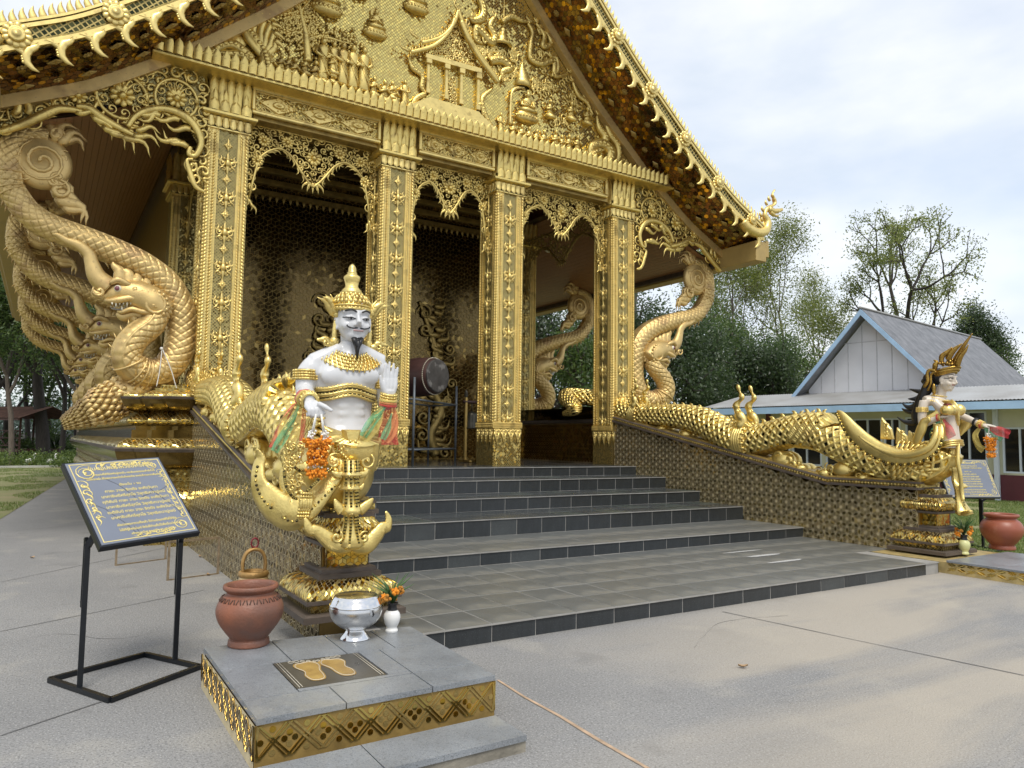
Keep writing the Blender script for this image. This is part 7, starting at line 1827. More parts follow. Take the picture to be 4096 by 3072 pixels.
    # stand: two legs with side plates, cross bar, floor frame
    if feet:
        LB, RB, fl = feet
        def bar(nm, p, q, w=.032): m = MB(); m.tube([p, q], w*.707, 4, True, 1, None, False, pi/4); return m.build(nm, M['sign_frame'], t)
        LTp, RTp = pl(W*.13, Hh*.30, -.06), pl(W*.93, Hh*.12, -.06)
        kL, kR = LB.lerp(Vector((LB.x, LB.y, LTp.z-.12)), 1), RB.lerp(Vector((RB.x, RB.y, RTp.z-.10)), 1)
        bar('leg', LB, kL); bar('leg', RB, kR); bar('leg', kL+Vector((0, 0, -.02)), LTp); bar('leg', kR+Vector((0, 0, -.02)), RTp); bar('cross_bar', kL.lerp(LTp, .35), kR.lerp(RTp, .35), .028)
        for p in (kL, kR):
            d = (CAM-p); d.z = 0; d.normalize(); sd = Vector((-A.x*0-.0, 0, 0)); off_ = -A*.0+Vector((N.x, N.y, 0)).normalized()*-.038
            bar('side_plate', p+off_+Vector((0, 0, .02)), p+off_+Vector((0, 0, -.40)), .022); m = MB(); c = p+off_*.5
            for z0, z1 in ((-.02, .03), (-.42, -.36)): bar('side_plate', p+Vector((0, 0, z0)), p+off_+Vector((0, 0, z1)), .022)
        for a, b in zip(fl, fl[1:]+fl[:1]): bar('floor_bar', a, b, .03)
    return t
def left_sign():
    legL, legR = PZ(172, 1482, .03), PZ(378, 1424, .03)
    # the board leans back over the legs: find its corners at the depth of the legs
    tL = (legL-CAM).dot(AF); tR = (legR-CAM).dot(AF)
    BLp, BRp = PT(220, 1178, tL-.30+.18), PT(428, 1146, tR-.22); TLp, TRp = PT(146, 1002, tL+.24), PT(352, 998, tR+.22)
    fl = [PZ(u, v, .018) for u, v in ((107, 1468), (238, 1512), (432, 1440), (313, 1413))]
    return sign('black framed slate sign with gold Thai verses on a metal stand, close on the left', TLp, TRp, BRp, BLp, True, (legL, legR, fl))
left_sign()
def right_sign():
    leg = PZ(2124, 1187, .0); t0 = (leg-CAM).dot(AF)
    BLp, BRp = PT(2082, 1074, t0-.2), PT(2162, 1074, t0-.05); TLp, TRp = PT(2040, 996, t0+.1), PT(2112, 996, t0+.2)
    A = (BRp-BLp).normalized(); BLp = BRp-A*.95; TLp = TRp-A*.95
    l2 = leg-A*.62; l2.z = 0; nb_ = Vector((A.y, -A.x, 0))
    fl = [leg+A*.1+nb_*.3, leg+A*.1-nb_*.3, l2-A*.1-nb_*.3, l2-A*.1+nb_*.3]; fl = [Vector((p.x, p.y, .018)) for p in fl]
    return sign('grey sign with gold Thai text, behind the statue of the woman', TLp, TRp, BRp, BLp, True, (l2, leg, fl), False)
right_sign()
# bare metal frames leaning by the plinth
M['bare_steel'] = pmat('rusty_square_tube', (.26, .20, .13), .6, .3, .3, 14, .3, 60)
def bframe(label, pts):
    P = [PZ(u, v, z) for u, v, z in pts]; t = thing('metal_frame', label, 'metal frame', (P[0].x, P[0].y, 0))
    top = [Vector((P[0].x, P[0].y, pts[0][3] if len(pts[0]) > 3 else .42)), Vector((P[1].x, P[1].y, .42))]
    for nm, a, b in (('leg', P[0], top[0]), ('leg', P[1], top[1]), ('foot_bar', P[0], P[1]), ('top_bar', top[0], top[1])): m = MB(); m.tube([a, b], .017, 4, True, 1, None, False, pi/4); m.build(nm, M['bare_steel'], t)
    return t
bframe('bare steel U-shaped frame standing on the pavement behind the sign, farther from the wall', [(250, 1222, .0), (357, 1208, .0)])
bframe('bare steel U-shaped frame with slanted top bar, closest to the mosaic wall', [(362, 1254, .0), (470, 1240, .0)])
# ---------------- drum and hanging bell on the porch ----------------
M['drum_wood'] = pmat('dark_red_drum_wood', (.065, .030, .026), .5, 0, .3, 5, .2, 40)
M['drum_skin'] = pmat('worn_drum_skin', (.10, .095, .09), .7, 0, .5, 4, .4, 40, col2=(.035, .032, .03), spots=[(5, .56, (.26, .25, .24), .7)])
M['steel_tube'] = pmat('grey_painted_tube', (.13, .15, .17), .45, .3, .15, 8)
M['brass'] = pmat('dull_brass', (.42, .30, .11), .38, .85, .2, 8)
M['bronze'] = pmat('dark_bronze', (.07, .065, .05), .4, .7, .3, 8)
def drum():
    F_ = Vector((-.30, .85, FZ)); c = PY(946, 812, 1.15); ax = Vector((.42, -1, .02)).normalized()
    R_ = (PY(980, 812, 1.15)-PY(912, 812, 1.15)).length/2*.98
    t = thing('drum', 'large barrel drum with worn dark skin held high on a tube stand', 'drum', (c.x, c.y, FZ))
    A = ax.orthogonal().normalized(); B = ax.cross(A); Lh = 1.05
    m = MB(); m.loft([[c-ax*d+(A*cos(2*pi*k/36)+B*sin(2*pi*k/36))*R_*r for k in range(36)] for d, r in ((0, .96), (.02, 1.0), (.15, 1.10), (.5, 1.17), (.85, 1.10), (Lh, .97))]); m.build('barrel', M['drum_wood'], t)
    m = MB(); m.loft([[c+ax*d+(A*cos(2*pi*k/36)+B*sin(2*pi*k/36))*R_*r for k in range(36)] for d, r in ((-.02, 1.0), (.012, .97), (.018, .9), (.02, .02))]); m.build('skin', M['drum_skin'], t)
    m = MB()
    for k in range(56): a = 2*pi*k/56; m.ell(c-ax*.09+(A*cos(a)+B*sin(a))*R_*1.075, .013, 6, 4)
    m.build('peg_row', M['ivory'], t)
    s = thing('drum_stand', 'grey tube stand carrying the barrel drum', 'stand', (c.x, c.y, FZ))
    L1, L2, L3 = PZ(898, 1004, FZ), PZ(983, 997, FZ), PZ(951, 996, FZ); L1.y = .86; d_ = (L2-L1); L4 = L1+Vector((-.3, .8, 0)); L3 = L2+Vector((-.3, .75, 0))
    tp = PY(898, 862, .86).z
    for p in (L1, L2): m = MB(); m.tube([(p.x, p.y, FZ), (p.x, p.y, tp+.42)], .026, 8); m.build('leg', M['steel_tube'], s)
    for p in (L3, L4): m = MB(); m.tube([(p.x, p.y, FZ), (p.x, p.y, tp+.02)], .024, 8); m.build('leg', M['steel_tube'], s)
    for a, b, z in ((L1, L2, tp), (L3, L4, tp), (L1, L4, tp), (L2, L3, tp), (L1, L2, FZ+.28), (L3, L4, FZ+.28), (L1, L4, FZ+.28), (L2, L3, FZ+.28)): m = MB(); m.tube([(a.x, a.y, z), (b.x, b.y, z)], .020, 8); m.build('cross_bar', M['steel_tube'], s)
drum()
def bell_stand():
    y = 1.95; x0, x1 = PY(1006, 900, y).x, PY(1030, 900, y).x+.02; zt = PY(1006, 868, y).z
    t = thing('bell_stand', 'brass coloured post stand with finials on the porch, left of the third column', 'stand', ((x0+x1)/2, y, FZ))
    for x in (x0, x1):
        m = MB(); m.box(x-.03, x+.03, y-.03, y+.03, FZ, zt+.10, .008); m.build('post', M['brass'], t)
        m = MB(); m.lathe([(.03, 0), (.04, .015), (.03, .03), (.045, .06), (.03, .12), (.004, .18)], (x, y, zt+.10), 12); m.build('finial', M['bronze'], t)
        m = MB(); m.box(x-.03, x+.03, y-.26, y+.26, FZ+.002, FZ+.06, .008); m.build('foot', M['brass'], t)
    m = MB(); m.tube([(x0-.06, y, zt), (x1+.06, y, zt)], .035, 10); m.build('top_bar', M['drum_wood'], t)
    b = thing('temple_bell', 'small dark bronze bell hanging inside the brass post stand', 'bell', ((x0+x1)/2, y, zt-.5)); c = ((x0+x1)/2, y, zt-.58)
    m = MB(); m.lathe([(.135, 0), (.14, .02), (.125, .05), (.12, .28), (.10, .34), (.04, .37), (.02, .38)], c, 24); m.build('body', M['bronze'], b); m = MB(); m.tube([(c[0], c[1], c[2]+.37), (c[0], c[1], zt)], .012, 6); m.build('hanger', M['bronze'], b)
bell_stand()
# gold flame reliefs on the hall wall
def wall_flames():
    for cx, sg in ((-.95, 1), (1.9, -1)):
        m = MB(); pl = Plane2((cx, BY-.03, FZ)); R = random.Random(5)
        stem2(m, pl, cr_spline([(0, .1), (sg*.15, .6), (-sg*.1, 1.2), (sg*.2, 1.9), (sg*.05, 2.6), (sg*.3, 3.3), (sg*.55, 3.9)], 8), [.14*(1-.75*i/48) for i in range(49)], .03, 8)
        for i in range(26):
            b = .15+i*.145; a = sg*.12*sin(b*2.2); w = R.choice((-1, 1)); flame(m, pl, (a, b), pi/2+w*R.uniform(.4, 1.1), R.uniform(.5, .85)*(1-.12*b), .20, .8*w, R.uniform(.02, .07), 7, .5)
            if i % 3 == 0: curl(m, pl, (a+w*.28, b), R.uniform(.12, .2), R.uniform(0, 6), w, .045, .05, 1.4)
        m.build('flame_relief', M['gold_dark'], temple)
wall_flames()
# ---------------- garlands, ribbons ----------------
def sheer(name, col, a):
    m, nt, b, N, L = new_mat(name); b.inputs['Base Color'].default_value = (*col, 1); b.inputs['Roughness'].default_value = .6; b.inputs['Alpha'].default_value = a; b.inputs['Sheen Weight'].default_value = .3
    wv = N('ShaderNodeTexWave'); wv.inputs['Scale'].default_value = 60; tc = N('ShaderNodeTexCoord'); L(tc.outputs['Object'], wv.inputs['Vector']); mr = N('ShaderNodeMapRange'); mr.inputs[3].default_value = a-.15; mr.inputs[4].default_value = min(1, a+.15); L(wv.outputs['Fac'], mr.inputs[0]); L(mr.outputs[0], b.inputs['Alpha']); return m
for nm, c, a in (('red', (.65, .04, .05), .62), ('yellow', (.75, .60, .16), .6), ('green', (.08, .42, .20), .6), ('orange', (.75, .28, .10), .6)): M['sheer_'+nm] = sheer('sheer_%s_ribbon' % nm, c, a)
M['jasmine'] = pmat('white_jasmine', (.78, .77, .72), .7, 0, .08, 40)
def garland(label, top, sc=1.0):
    top = Vector(top); t = thing('garland', label, 'garland', top); m = MB()
    for dx, dy in ((-.035, 0), (-.025, .01), (.028, 0), (.038, .01)): m.tube([top+Vector((dx*.6, dy, .0))*sc, top+Vector((dx*1.3, dy, -.13))*sc], .006*sc, 5)
    m.build('string', M['jasmine'], t)
    m = MB()
    for s_ in (-1, 1):
        for i in range(26): m.ell(top+Vector((s_*.045+rnd.gauss(0, .018), rnd.gauss(0, .015), -.15+rnd.gauss(0, .018)))*sc, .009*sc, 5, 4)
    m.build('jasmine_knot', M['jasmine'], t)
    for z, r, th in ((-.20, .075, .026), (-.235, .06, .024), (-.285, .052, .026), (-.345, .045, .027), (-.43, .044, .028)):
        m = MB()
        for k in range(22):
            a = 2*pi*k/22; c = top+Vector((r*cos(a)*1.1, r*sin(a)*.7, z+.01*sin(a*3)))*sc
            for q in range(5): m.ell(c+Vector((rnd.gauss(0, 1), rnd.gauss(0, 1), rnd.gauss(0, 1)))*th*.45*sc, th*.42*sc, 5, 4)
        m.build('marigold_ring', M['marigold'], t)
    m = MB()
    for i in range(40): m.ell(top+Vector((rnd.gauss(0, .04), rnd.gauss(0, .025), rnd.choice((-.215, -.262, -.315, -.385))+rnd.gauss(0, .008)))*sc, .0065*sc, 5, 4)
    m.build('jasmine_bead', M['jasmine'], t, kind='stuff'); return t
h_ = LC+MWR; garland('orange marigold garland hanging from the closed hand of the bearded statue', h_+Vector((.02, -.16, -.10)), 1.0)
h_ = RC+WWR; h2 = RC+WWL; garland('orange marigold garland hanging from the outstretched hand of the woman', h2+Vector((0, -.10, -.0)), .95)
def ribbon(m, pts, w, wd, seed=0):
    Q = [Vector(p) for p in cr_spline(pts, 6)]; rows = []; n = len(Q)
    for i, p in enumerate(Q):
        t = i/(n-1); W_ = Vector(wd).normalized(); T = (Q[min(i+1, n-1)]-Q[max(i-1, 0)]).normalized(); ww = w*(.25+.75*min(1, t*2.2)); W2 = (W_-T*W_.dot(T)).normalized(); nn = T.cross(W2)
        rows.append([p+W2*ww*q+nn*.018*sin(q*5+t*6+seed)*min(1, t*3) for q in (-1, -.6, -.2, .2, .6, 1)])
    m.grid(rows)
def ribbons(label, c, specs, wrap_r, wrap_T):
    t = thing('ribbon', label, 'ribbon', c); c = Vector(c)
    for col, pts, w, wd in specs: m = MB(); ribbon(m, [c+Vector(p) for p in pts], w, wd, len(col)); m.build('ribbon_tail', M['sheer_'+col], t)
    T = Vector(wrap_T).normalized(); A = T.orthogonal().normalized(); B = T.cross(A)
    for i, col in enumerate(('red', 'orange', 'yellow')): m = MB(); q = c+T*(i-1)*.018; m.tube([q+(A*cos(2*pi*k/18)+B*sin(2*pi*k/18))*(wrap_r+.004*sin(k*2+i)) for k in range(19)], .011, 6, False); m.build('wrap', M['sheer_'+col], t)
    return t
ribbons('sheer red, yellow and green ribbons tied on the lowered wrist of the bearded statue', LC+MWR+Vector((-.01, .09, .02)), [('yellow', [(-.03, 0, -.02), (-.06, .02, -.12), (-.10, .03, -.25), (-.12, .02, -.36)], .085, (1, .3, 0)), ('green', [(-.04, -.01, -.02), (-.08, -.01, -.14), (-.15, .0, -.28), (-.21, .0, -.40)], .032, (1, .3, 0)),
         ('red', [(-.05, .0, -.02), (-.12, .02, -.12), (-.18, .03, -.24), (-.22, .02, -.37)], .026, (1, .2, 0)), ('red', [(.0, .0, -.04), (-.01, -.01, -.2), (-.03, -.01, -.42)], .022, (1, 0, 0))], .062, (0, -.75, -.2))
ribbons('sheer red, yellow and green ribbons tied on the raised wrist of the bearded statue', LC+MWL+Vector((.0, .0, -.03)), [('red', [(.03, .03, -.02), (.04, .06, -.12), (.03, .06, -.25), (.03, .06, -.33)], .085, (1, 0, 0)), ('yellow', [(-.04, -.02, -.02), (-.09, -.02, -.09), (-.13, -.01, -.20), (-.19, .0, -.30)], .05, (1, 0, .5)),
         ('green', [(-.03, -.03, -.02), (-.08, -.03, -.08), (-.15, -.03, -.16), (-.20, -.01, -.27)], .035, (1, 0, .8)), ('orange', [(.04, -.02, -.02), (.05, -.03, -.12), (.02, -.03, -.25), (-.02, -.03, -.31)], .030, (1, 0, .3)), ('green', [(.02, -.03, -.08), (-.01, -.04, -.18), (-.05, -.04, -.29)], .022, (1, 0, .2))], .062, (0, -.2, 1))
ribbons('sheer red and green ribbons on the bent wrist of the woman', RC+WWR, [('green', [(0, -.02, -.03), (-.02, .0, -.15), (-.02, .05, -.26), (0, -.05, -.33)], .085, (0, 1, .2)), ('red', [(0, -.05, -.03), (-.01, -.10, -.15), (0, -.16, -.27)], .07, (0, 1, .4)), ('yellow', [(0, -.03, -.03), (-.03, -.06, -.15), (-.02, -.07, -.30)], .04, (0, 1, 0))], .044, (.1, -1, .1))
ribbons('sheer red, green and yellow ribbons on the outstretched wrist of the woman', RC+WWL, [('red', [(0, -.04, -.02), (-.04, -.16, -.07), (-.06, -.28, -.10), (-.06, -.36, -.13)], .06, (0, .3, 1)), ('green', [(0, -.02, -.03), (-.03, -.14, -.12), (-.03, -.26, -.19)], .045, (0, .3, 1)), ('yellow', [(0, .02, -.03), (-.03, .08, -.14), (-.03, .04, -.28), (-.02, -.02, -.34)], .05, (0, 1, .2))], .042, (0, -1, -.1))
# gold pouch in the woman's hand
m = MB(); c = RC+Vector(rw(1085, 1075, -.20)); m.lathe([(a, b) for a, b in cr_spline([(.03, -.085), (.07, -.07), (.088, -.03), (.078, .02), (.045, .055), (.036, .07), (.05, .09), (.07, .108), (.06, .105), (.02, .10)], 4)], c, 24)
for i in range(len(m.v)):
    x, y, z = m.v[i]; a = atan2(y-c.y, x-c.x); k = 1+.07*sin(a*11); m.v[i] = (c.x+(x-c.x)*k, c.y+(y-c.y)*k, z)
pt = thing('pouch', 'gold money pouch tied with purple cord in the hand of the woman', 'pouch', c); m.build('bag', M['gold_bright'], pt)
m = MB(); m.tube([c+Vector((.043*cos(2*pi*k/16), .043*sin(2*pi*k/16), .06)) for k in range(17)], .010, 6, False); m.tube(cr_spline([c+Vector((-.04, -.02, .06)), c+Vector((-.06, -.03, .03)), c+Vector((-.055, -.01, .0))], 4), .009, 6); m.build('cord', M['purple_cord'] if 'purple_cord' in M else M['red_paint'], pt)
# litter: crumpled bag on the third step, dry leaves on the pavement
m = MB()
p = PZ(992, 1070, STEPZ[2]); m.ell((p.x, p.y, STEPZ[2]+.03), (.06, .04, .03), 9, 6); m.v = [(x+rnd.gauss(0, .007), y+rnd.gauss(0, .007), max(STEPZ[2], z+rnd.gauss(0, .007))) for x, y, z in m.v]
o = m.build('plastic_bag', sheer('clear_plastic', (.75, .82, .84), .7)); tag(o, 'crumpled clear plastic bag lying on the third step', 'litter')
M['dry_leaf'] = pmat('dry_leaf', (.40, .27, .15), .8, 0, .3, 9)
for i, (u, v) in enumerate(((475, 1215), (450, 1242), (70, 1205), (1605, 1441), (285, 1140), (432, 1203), (1310, 1185))):
    m = MB(); z = 0 if i != 6 else .15; p = PZ(u, v, z+.008); a = rnd.uniform(0, 6); L_ = .035
    m.grid([[p+Vector((cos(a)*x*L_-sin(a)*y*w*L_, sin(a)*x*L_+cos(a)*y*w*L_, .012*abs(y)+.01*(x*x))) for y in (-1, 0, 1)] for x, w in ((-1, .08), (-.4, .5), (.2, .55), (1, .05))]); o = m.build('dry_leaf', M['dry_leaf'])
    tag(o, 'small curled brown leaf '+('on the pavement between the sign legs and the wall', 'on the pavement beside the bell', 'on the pavement left of the sign', 'alone on the open pavement at front right', 'on the pavement behind the top of the sign', 'on the pavement under the leaning metal frames', 'on the lowest granite landing')[i], 'leaf', 'fallen leaves')
# ---------------- vegetation ----------------
def leaf_mat(name, c1, c2, trans=.58):
    m = bpy.data.materials.new(name); m.use_nodes = True; nt = m.node_tree; nt.nodes.clear(); N = nt.nodes.new; L = nt.links.new
    out = N('ShaderNodeOutputMaterial'); d = N('ShaderNodeBsdfDiffuse'); tr = N('ShaderNodeBsdfTranslucent'); mx = N('ShaderNodeMixShader'); mx.inputs[0].default_value = trans
    gl = N('ShaderNodeBsdfGlossy'); gl.inputs['Roughness'].default_value = .45; m2 = N('ShaderNodeMixShader'); m2.inputs[0].default_value = .05
    ge = N('ShaderNodeNewGeometry'); rp = N('ShaderNodeValToRGB'); rp.color_ramp.elements[0].color = (*c1, 1); rp.color_ramp.elements[1].color = (*c2, 1)
    L(ge.outputs['Random Per Island'], rp.inputs['Fac']); L(rp.outputs['Color'], d.inputs['Color']); L(rp.outputs['Color'], tr.inputs['Color'])
    L(d.outputs[0], mx.inputs[1]); L(tr.outputs[0], mx.inputs[2]); L(mx.outputs[0], m2.inputs[1]); L(gl.outputs[0], m2.inputs[2]); L(m2.outputs[0], out.inputs['Surface']); return m
M['leaf_dark'] = leaf_mat('dark_green_leaf', (.030, .060, .022), (.095, .145, .050))
M['leaf_mid'] = leaf_mat('green_leaf', (.045, .10, .022), (.15, .22, .05))
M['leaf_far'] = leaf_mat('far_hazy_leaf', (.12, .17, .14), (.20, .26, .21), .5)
M['leaf_lime'] = leaf_mat('young_leaf', (.11, .16, .03), (.30, .33, .08))
M['leaf_grass'] = leaf_mat('grass_blade', (.09, .15, .03), (.24, .30, .08), .3)
M['bark'] = pmat('grey_bark', (.13, .105, .085), .9, 0, .35, 4, .8, 30, streak=(6, 6, .8))
M['bark_dark'] = pmat('dark_bark', (.045, .038, .032), .9, 0, .4, 4, .8, 30, streak=(6, 6, .8))
NR = np.random.default_rng(5)
def leaves(name, centers, n, spread, size, mat, parent=None, flatz=.8, droop=0):
    C_ = np.asarray([tuple(c) for c in centers], float); k = len(C_)*n
    P = np.repeat(C_, n, 0)+NR.normal(0, 1, (k, 3))*np.array([spread, spread, spread*flatz])
    a = NR.normal(0, 1, (k, 3)); a[:, 2] -= droop; a /= np.linalg.norm(a, axis=1)[:, None]; b = NR.normal(0, 1, (k, 3)); b -= a*(a*b).sum(1)[:, None]; b /= np.linalg.norm(b, axis=1)[:, None]
    s = size*NR.uniform(.6, 1.3, (k, 1)); w = s*.42
    V = np.stack([P-a*s*.5, P+b*w*.5, P+a*s*.5, P-b*w*.5], 1).reshape(-1, 3)
    me = bpy.data.meshes.new(name); me.vertices.add(k*4); me.vertices.foreach_set('co', V.ravel()); me.loops.add(k*4); me.loops.foreach_set('vertex_index', np.arange(k*4)); me.polygons.add(k); me.polygons.foreach_set('loop_start', np.arange(k)*4); me.polygons.foreach_set('loop_total', np.full(k, 4)); me.materials.append(mat); me.update(calc_edges=True)
    return link(name, me, parent)
def tree(label, base, h, crown_r, mat, bark='bark', r0=.18, n_leaf=7000, crown_z=.35, size=.22, spread=.55, lean=(0, 0), levels=3, forks=4, seed=0, name='tree', group=None, top_narrow=1.0, bare=False, fill=.5):
    R = random.Random(seed); t = thing(name, label, 'tree', base, group); B = Vector(base); segs = []; tips = []
    def grow(p, d, L_, r, lv):
        n = 5; pts = [p]; q = p; dd = d.copy()
        for i in range(n):
            dd = (dd+Vector((R.gauss(0, .16), R.gauss(0, .16), R.gauss(.04, .09)))*(1 if lv else .4)).normalized(); q = q+dd*L_/n; pts.append(q)
        segs.append((pts, r, lv))
        if lv >= levels: tips.extend([pts[-1], pts[3]]); return
        if lv >= 1: tips.append(pts[-1])
        k = forks if lv < 2 else 3
        for i in range(k):
            a = 2*pi*(i+R.random()*.8)/k; o = dd.orthogonal().normalized(); o2 = dd.cross(o); s_ = R.uniform(.45, 1.05); nd = (dd*(.7 if i else 1.3)+(o*cos(a)+o2*sin(a))*s_).normalized(); src = pts[R.choice((3, 4, 5))] if lv == 0 and i > 1 else pts[-1]
            grow(src, nd, L_*R.uniform(.5, .8), r*.56, lv+1)
    grow(Vector((0, 0, -.1)), Vector((lean[0], lean[1], 1)).normalized(), 1.0, r0, 0)
    zt = max(p.z for p in tips); rt = sorted(sqrt(p.x**2+p.y**2) for p in tips)[int(len(tips)*.9)]; z1 = segs[0][0][-1].z; L0 = h*crown_z
    def fit(p):     # stretch the skeleton to the tree's height and spread
        z = p.z/z1*L0 if p.z < z1 else L0+(p.z-z1)/(zt-z1)*(h*.95-L0); k = crown_r/rt; f = min(1, max(0, p.z/z1)); nar = 1-(1-top_narrow)*max(0, (z-L0)/(h-L0)); return B+Vector((p.x*(k*f+(1-f)*h*crown_z)*nar, p.y*(k*f+(1-f)*h*crown_z)*nar, z))
    m = MB()
    for pts, r, lv in segs: m.tube([fit(p) for p in pts], [r*(1-.40*i/5) for i in range(6)], 7 if lv < 2 else 4, False)
    m.build('trunk', M[bark], t); tips = [fit(p) for p in tips]
    if bare: return t
    C_ = [c for c in tips if R.random() > .08]
    for i in range(int(len(tips)*fill)): a, b = R.choice(tips), R.choice(tips); C_.append(a.lerp(b, R.uniform(.2, .5)))
    leaves('crown', C_, max(3, int(n_leaf/len(C_))), spread, size, mat, t); return t
def gp(u, t):        # ground point under image column u at depth t
    p = PT(u, 960, t); return (p.x, p.y, 0)
def ztop(u, v, t): return PT(u, v, t).z
TR = [ # u, depth, top v, crown radius, leaf, leaves, spread, label
 (1165, 34, 600, 2.6, 'leaf_dark', 15000, .42, 'dense dark tree seen low between the two right columns'), (1268, 30, 690, 1.9, 'leaf_mid', 9000, .4, 'mid green tree with a pale trunk seen between the two right columns'), (1405, 36, 610, 3.0, 'leaf_dark', 20000, .45, 'dense dark tree just right of the rightmost column'),
 (1490, 34, 655, 2.6, 'leaf_dark', 22000, .36, 'dark bushy tree behind the naga holding the right eave'), (1560, 40, 600, 3.0, 'leaf_mid', 14000, .5, 'green tree standing behind the tip of the right eave'), (1640, 37, 700, 2.2, 'leaf_dark', 14000, .42, 'dark green tree left of the white gable of the house'),
 (1700, 42, 690, 2.2, 'leaf_mid', 11000, .5, 'green tree close behind the left eave of the house'), (1330, 46, 590, 3.4, 'leaf_mid', 12000, .5, 'tree deep in the shade behind the right column')]
for i, (u, t, v, cr_, lf, n, sp, lb) in enumerate(TR):
    b = gp(u, t); tree(lb, b, ztop(u, v, t), cr_, M[lf], 'bark' if i == 1 else 'bark_dark', .2, n, .22, .17, sp, seed=i+3, group='trees behind the temple', fill=1.6)
for i, (u, t, v, cr_, n, lb) in enumerate(((1605, 46, 385, 3.4, 17000, 'airy yellow-green tree rising above the roof finial'), (1700, 50, 425, 3.4, 17000, 'airy yellow-green tree between the roof finial and the bare-branched tree'), (1775, 54, 545, 2.8, 13000, 'loose light green tree directly left of the house ridge'), (1530, 52, 470, 2.6, 9000, 'pale loose tree half hidden by the right eave'))):
    b = gp(u, t); tree(lb, b, ztop(u, v, t), cr_, M['leaf_lime'], 'bark', .17, n, .30, .17, .46, seed=40+i, levels=4, forks=3, group='trees behind the temple', fill=.5)
b = gp(1962, 50); tree('spreading tree with dark open branches and sparse leaves behind the metal roofed house', b, ztop(1962, 400, 50), 4.9, M['leaf_lime'], 'bark_dark', .30, 11000, .42, .19, .27, seed=61, levels=4, forks=4, fill=.1)
b = gp(2122, 58); tree('compact dark conical tree behind the right end of the house roof', b, ztop(2122, 618, 58), 2.7, M['leaf_dark'], 'bark_dark', .2, 15000, .3, .2, .45, seed=62, top_narrow=.3, fill=1.5)
b = gp(2215, 56); tree('bright green rounded tree at the right edge behind the house', b, ztop(2215, 738, 56), 2.2, M['leaf_mid'], 'bark', .2, 7000, .3, .2, .45, seed=63, fill=1)
b = gp(1392, 40); tree('bare twiggy tree top showing above the right roof edge', b, ztop(1392, 100, 40), 2.2, M['leaf_lime'], 'bark', .12, 10, .7, seed=64, levels=4, forks=3, bare=True, name='bare_tree')
TL_ = [(22, 37, 430, 3.0, .16, 'leaf_mid', 'slim leaning tree beside the brown shelter'), (98, 40, 420, 3.4, .40, 'leaf_dark', 'stout dark trunked tree behind the brown shelter'), (133, 38, 470, 2.8, .16, 'leaf_mid', 'slender tree left of the spiky rosette plant'), (180, 36, 560, 2.4, .19, 'leaf_mid', 'pale barked crooked tree right of the spiky rosette plant'), (236, 38, 560, 3.2, .34, 'leaf_dark', 'dark trunked tree next to the temple plinth'), (-45, 40, 430, 3.4, .24, 'leaf_mid', 'leafy tree at the far left edge'),
       (62, 48, 470, 3.4, .2, 'leaf_lime', 'tall light green tree standing farther back on the left'), (165, 50, 620, 3.0, .2, 'leaf_mid', 'green tree farther back beyond the grey wall'), (205, 46, 700, 2.6, .17, 'leaf_mid', 'low branched tree between the pale crooked tree and the dark trunk'),
       (8, 44, 560, 3.2, .2, 'leaf_mid', 'bushy tree close behind the roof of the brown shelter'), (112, 47, 640, 3.2, .2, 'leaf_lime', 'light green tree behind the stout dark trunk'), (-20, 52, 640, 3.6, .2, 'leaf_lime', 'light green tree far back at the left edge')]
for i, (u, t, v, cr_, r0, lf, lb) in enumerate(TL_):
    b = gp(u, t); tree(lb, b, ztop(u, v, t), cr_, M[lf], 'bark' if i in (0, 3) else 'bark_dark', r0, 15000, .34, .19, .5, seed=80+i, lean=(.10, 0) if i == 0 else (rnd.uniform(-.05, .05), 0), group='trees at the left of the yard', fill=1.2)
def treeline(name, pts, h, n, mat, spread, size):
    C_ = []
    for (a, b) in zip(pts, pts[1:]):
        for i in range(n):
            f = i/n; p = Vector(a).lerp(Vector(b), f); hh = h*(.75+.35*noise.noise(Vector((p.x*.12, p.y*.12, 3)))+.2*rnd.random()); 
            for q in range(4): C_.append((p.x+rnd.gauss(0, 1.5), p.y+rnd.gauss(0, 1.5), hh*rnd.uniform(.05, 1)))
    o = leaves(name, C_, 26, spread, size, mat, None); o['kind'] = 'stuff'; o['label'] = 'far wooded edge closing the view behind the yard'; return o
treeline('far_woods', [gp(-260, 95), gp(60, 98), gp(330, 110)], 6.5, 60, M['leaf_far'], 1.3, .7); treeline('far_woods', [gp(1080, 66), gp(1500, 66), gp(1740, 70)], 7.5, 70, M['leaf_dark'], 1.2, .45); treeline('far_woods', [gp(1740, 90), gp(2300, 95)], 4.5, 40, M['leaf_mid'], 1.2, .5)
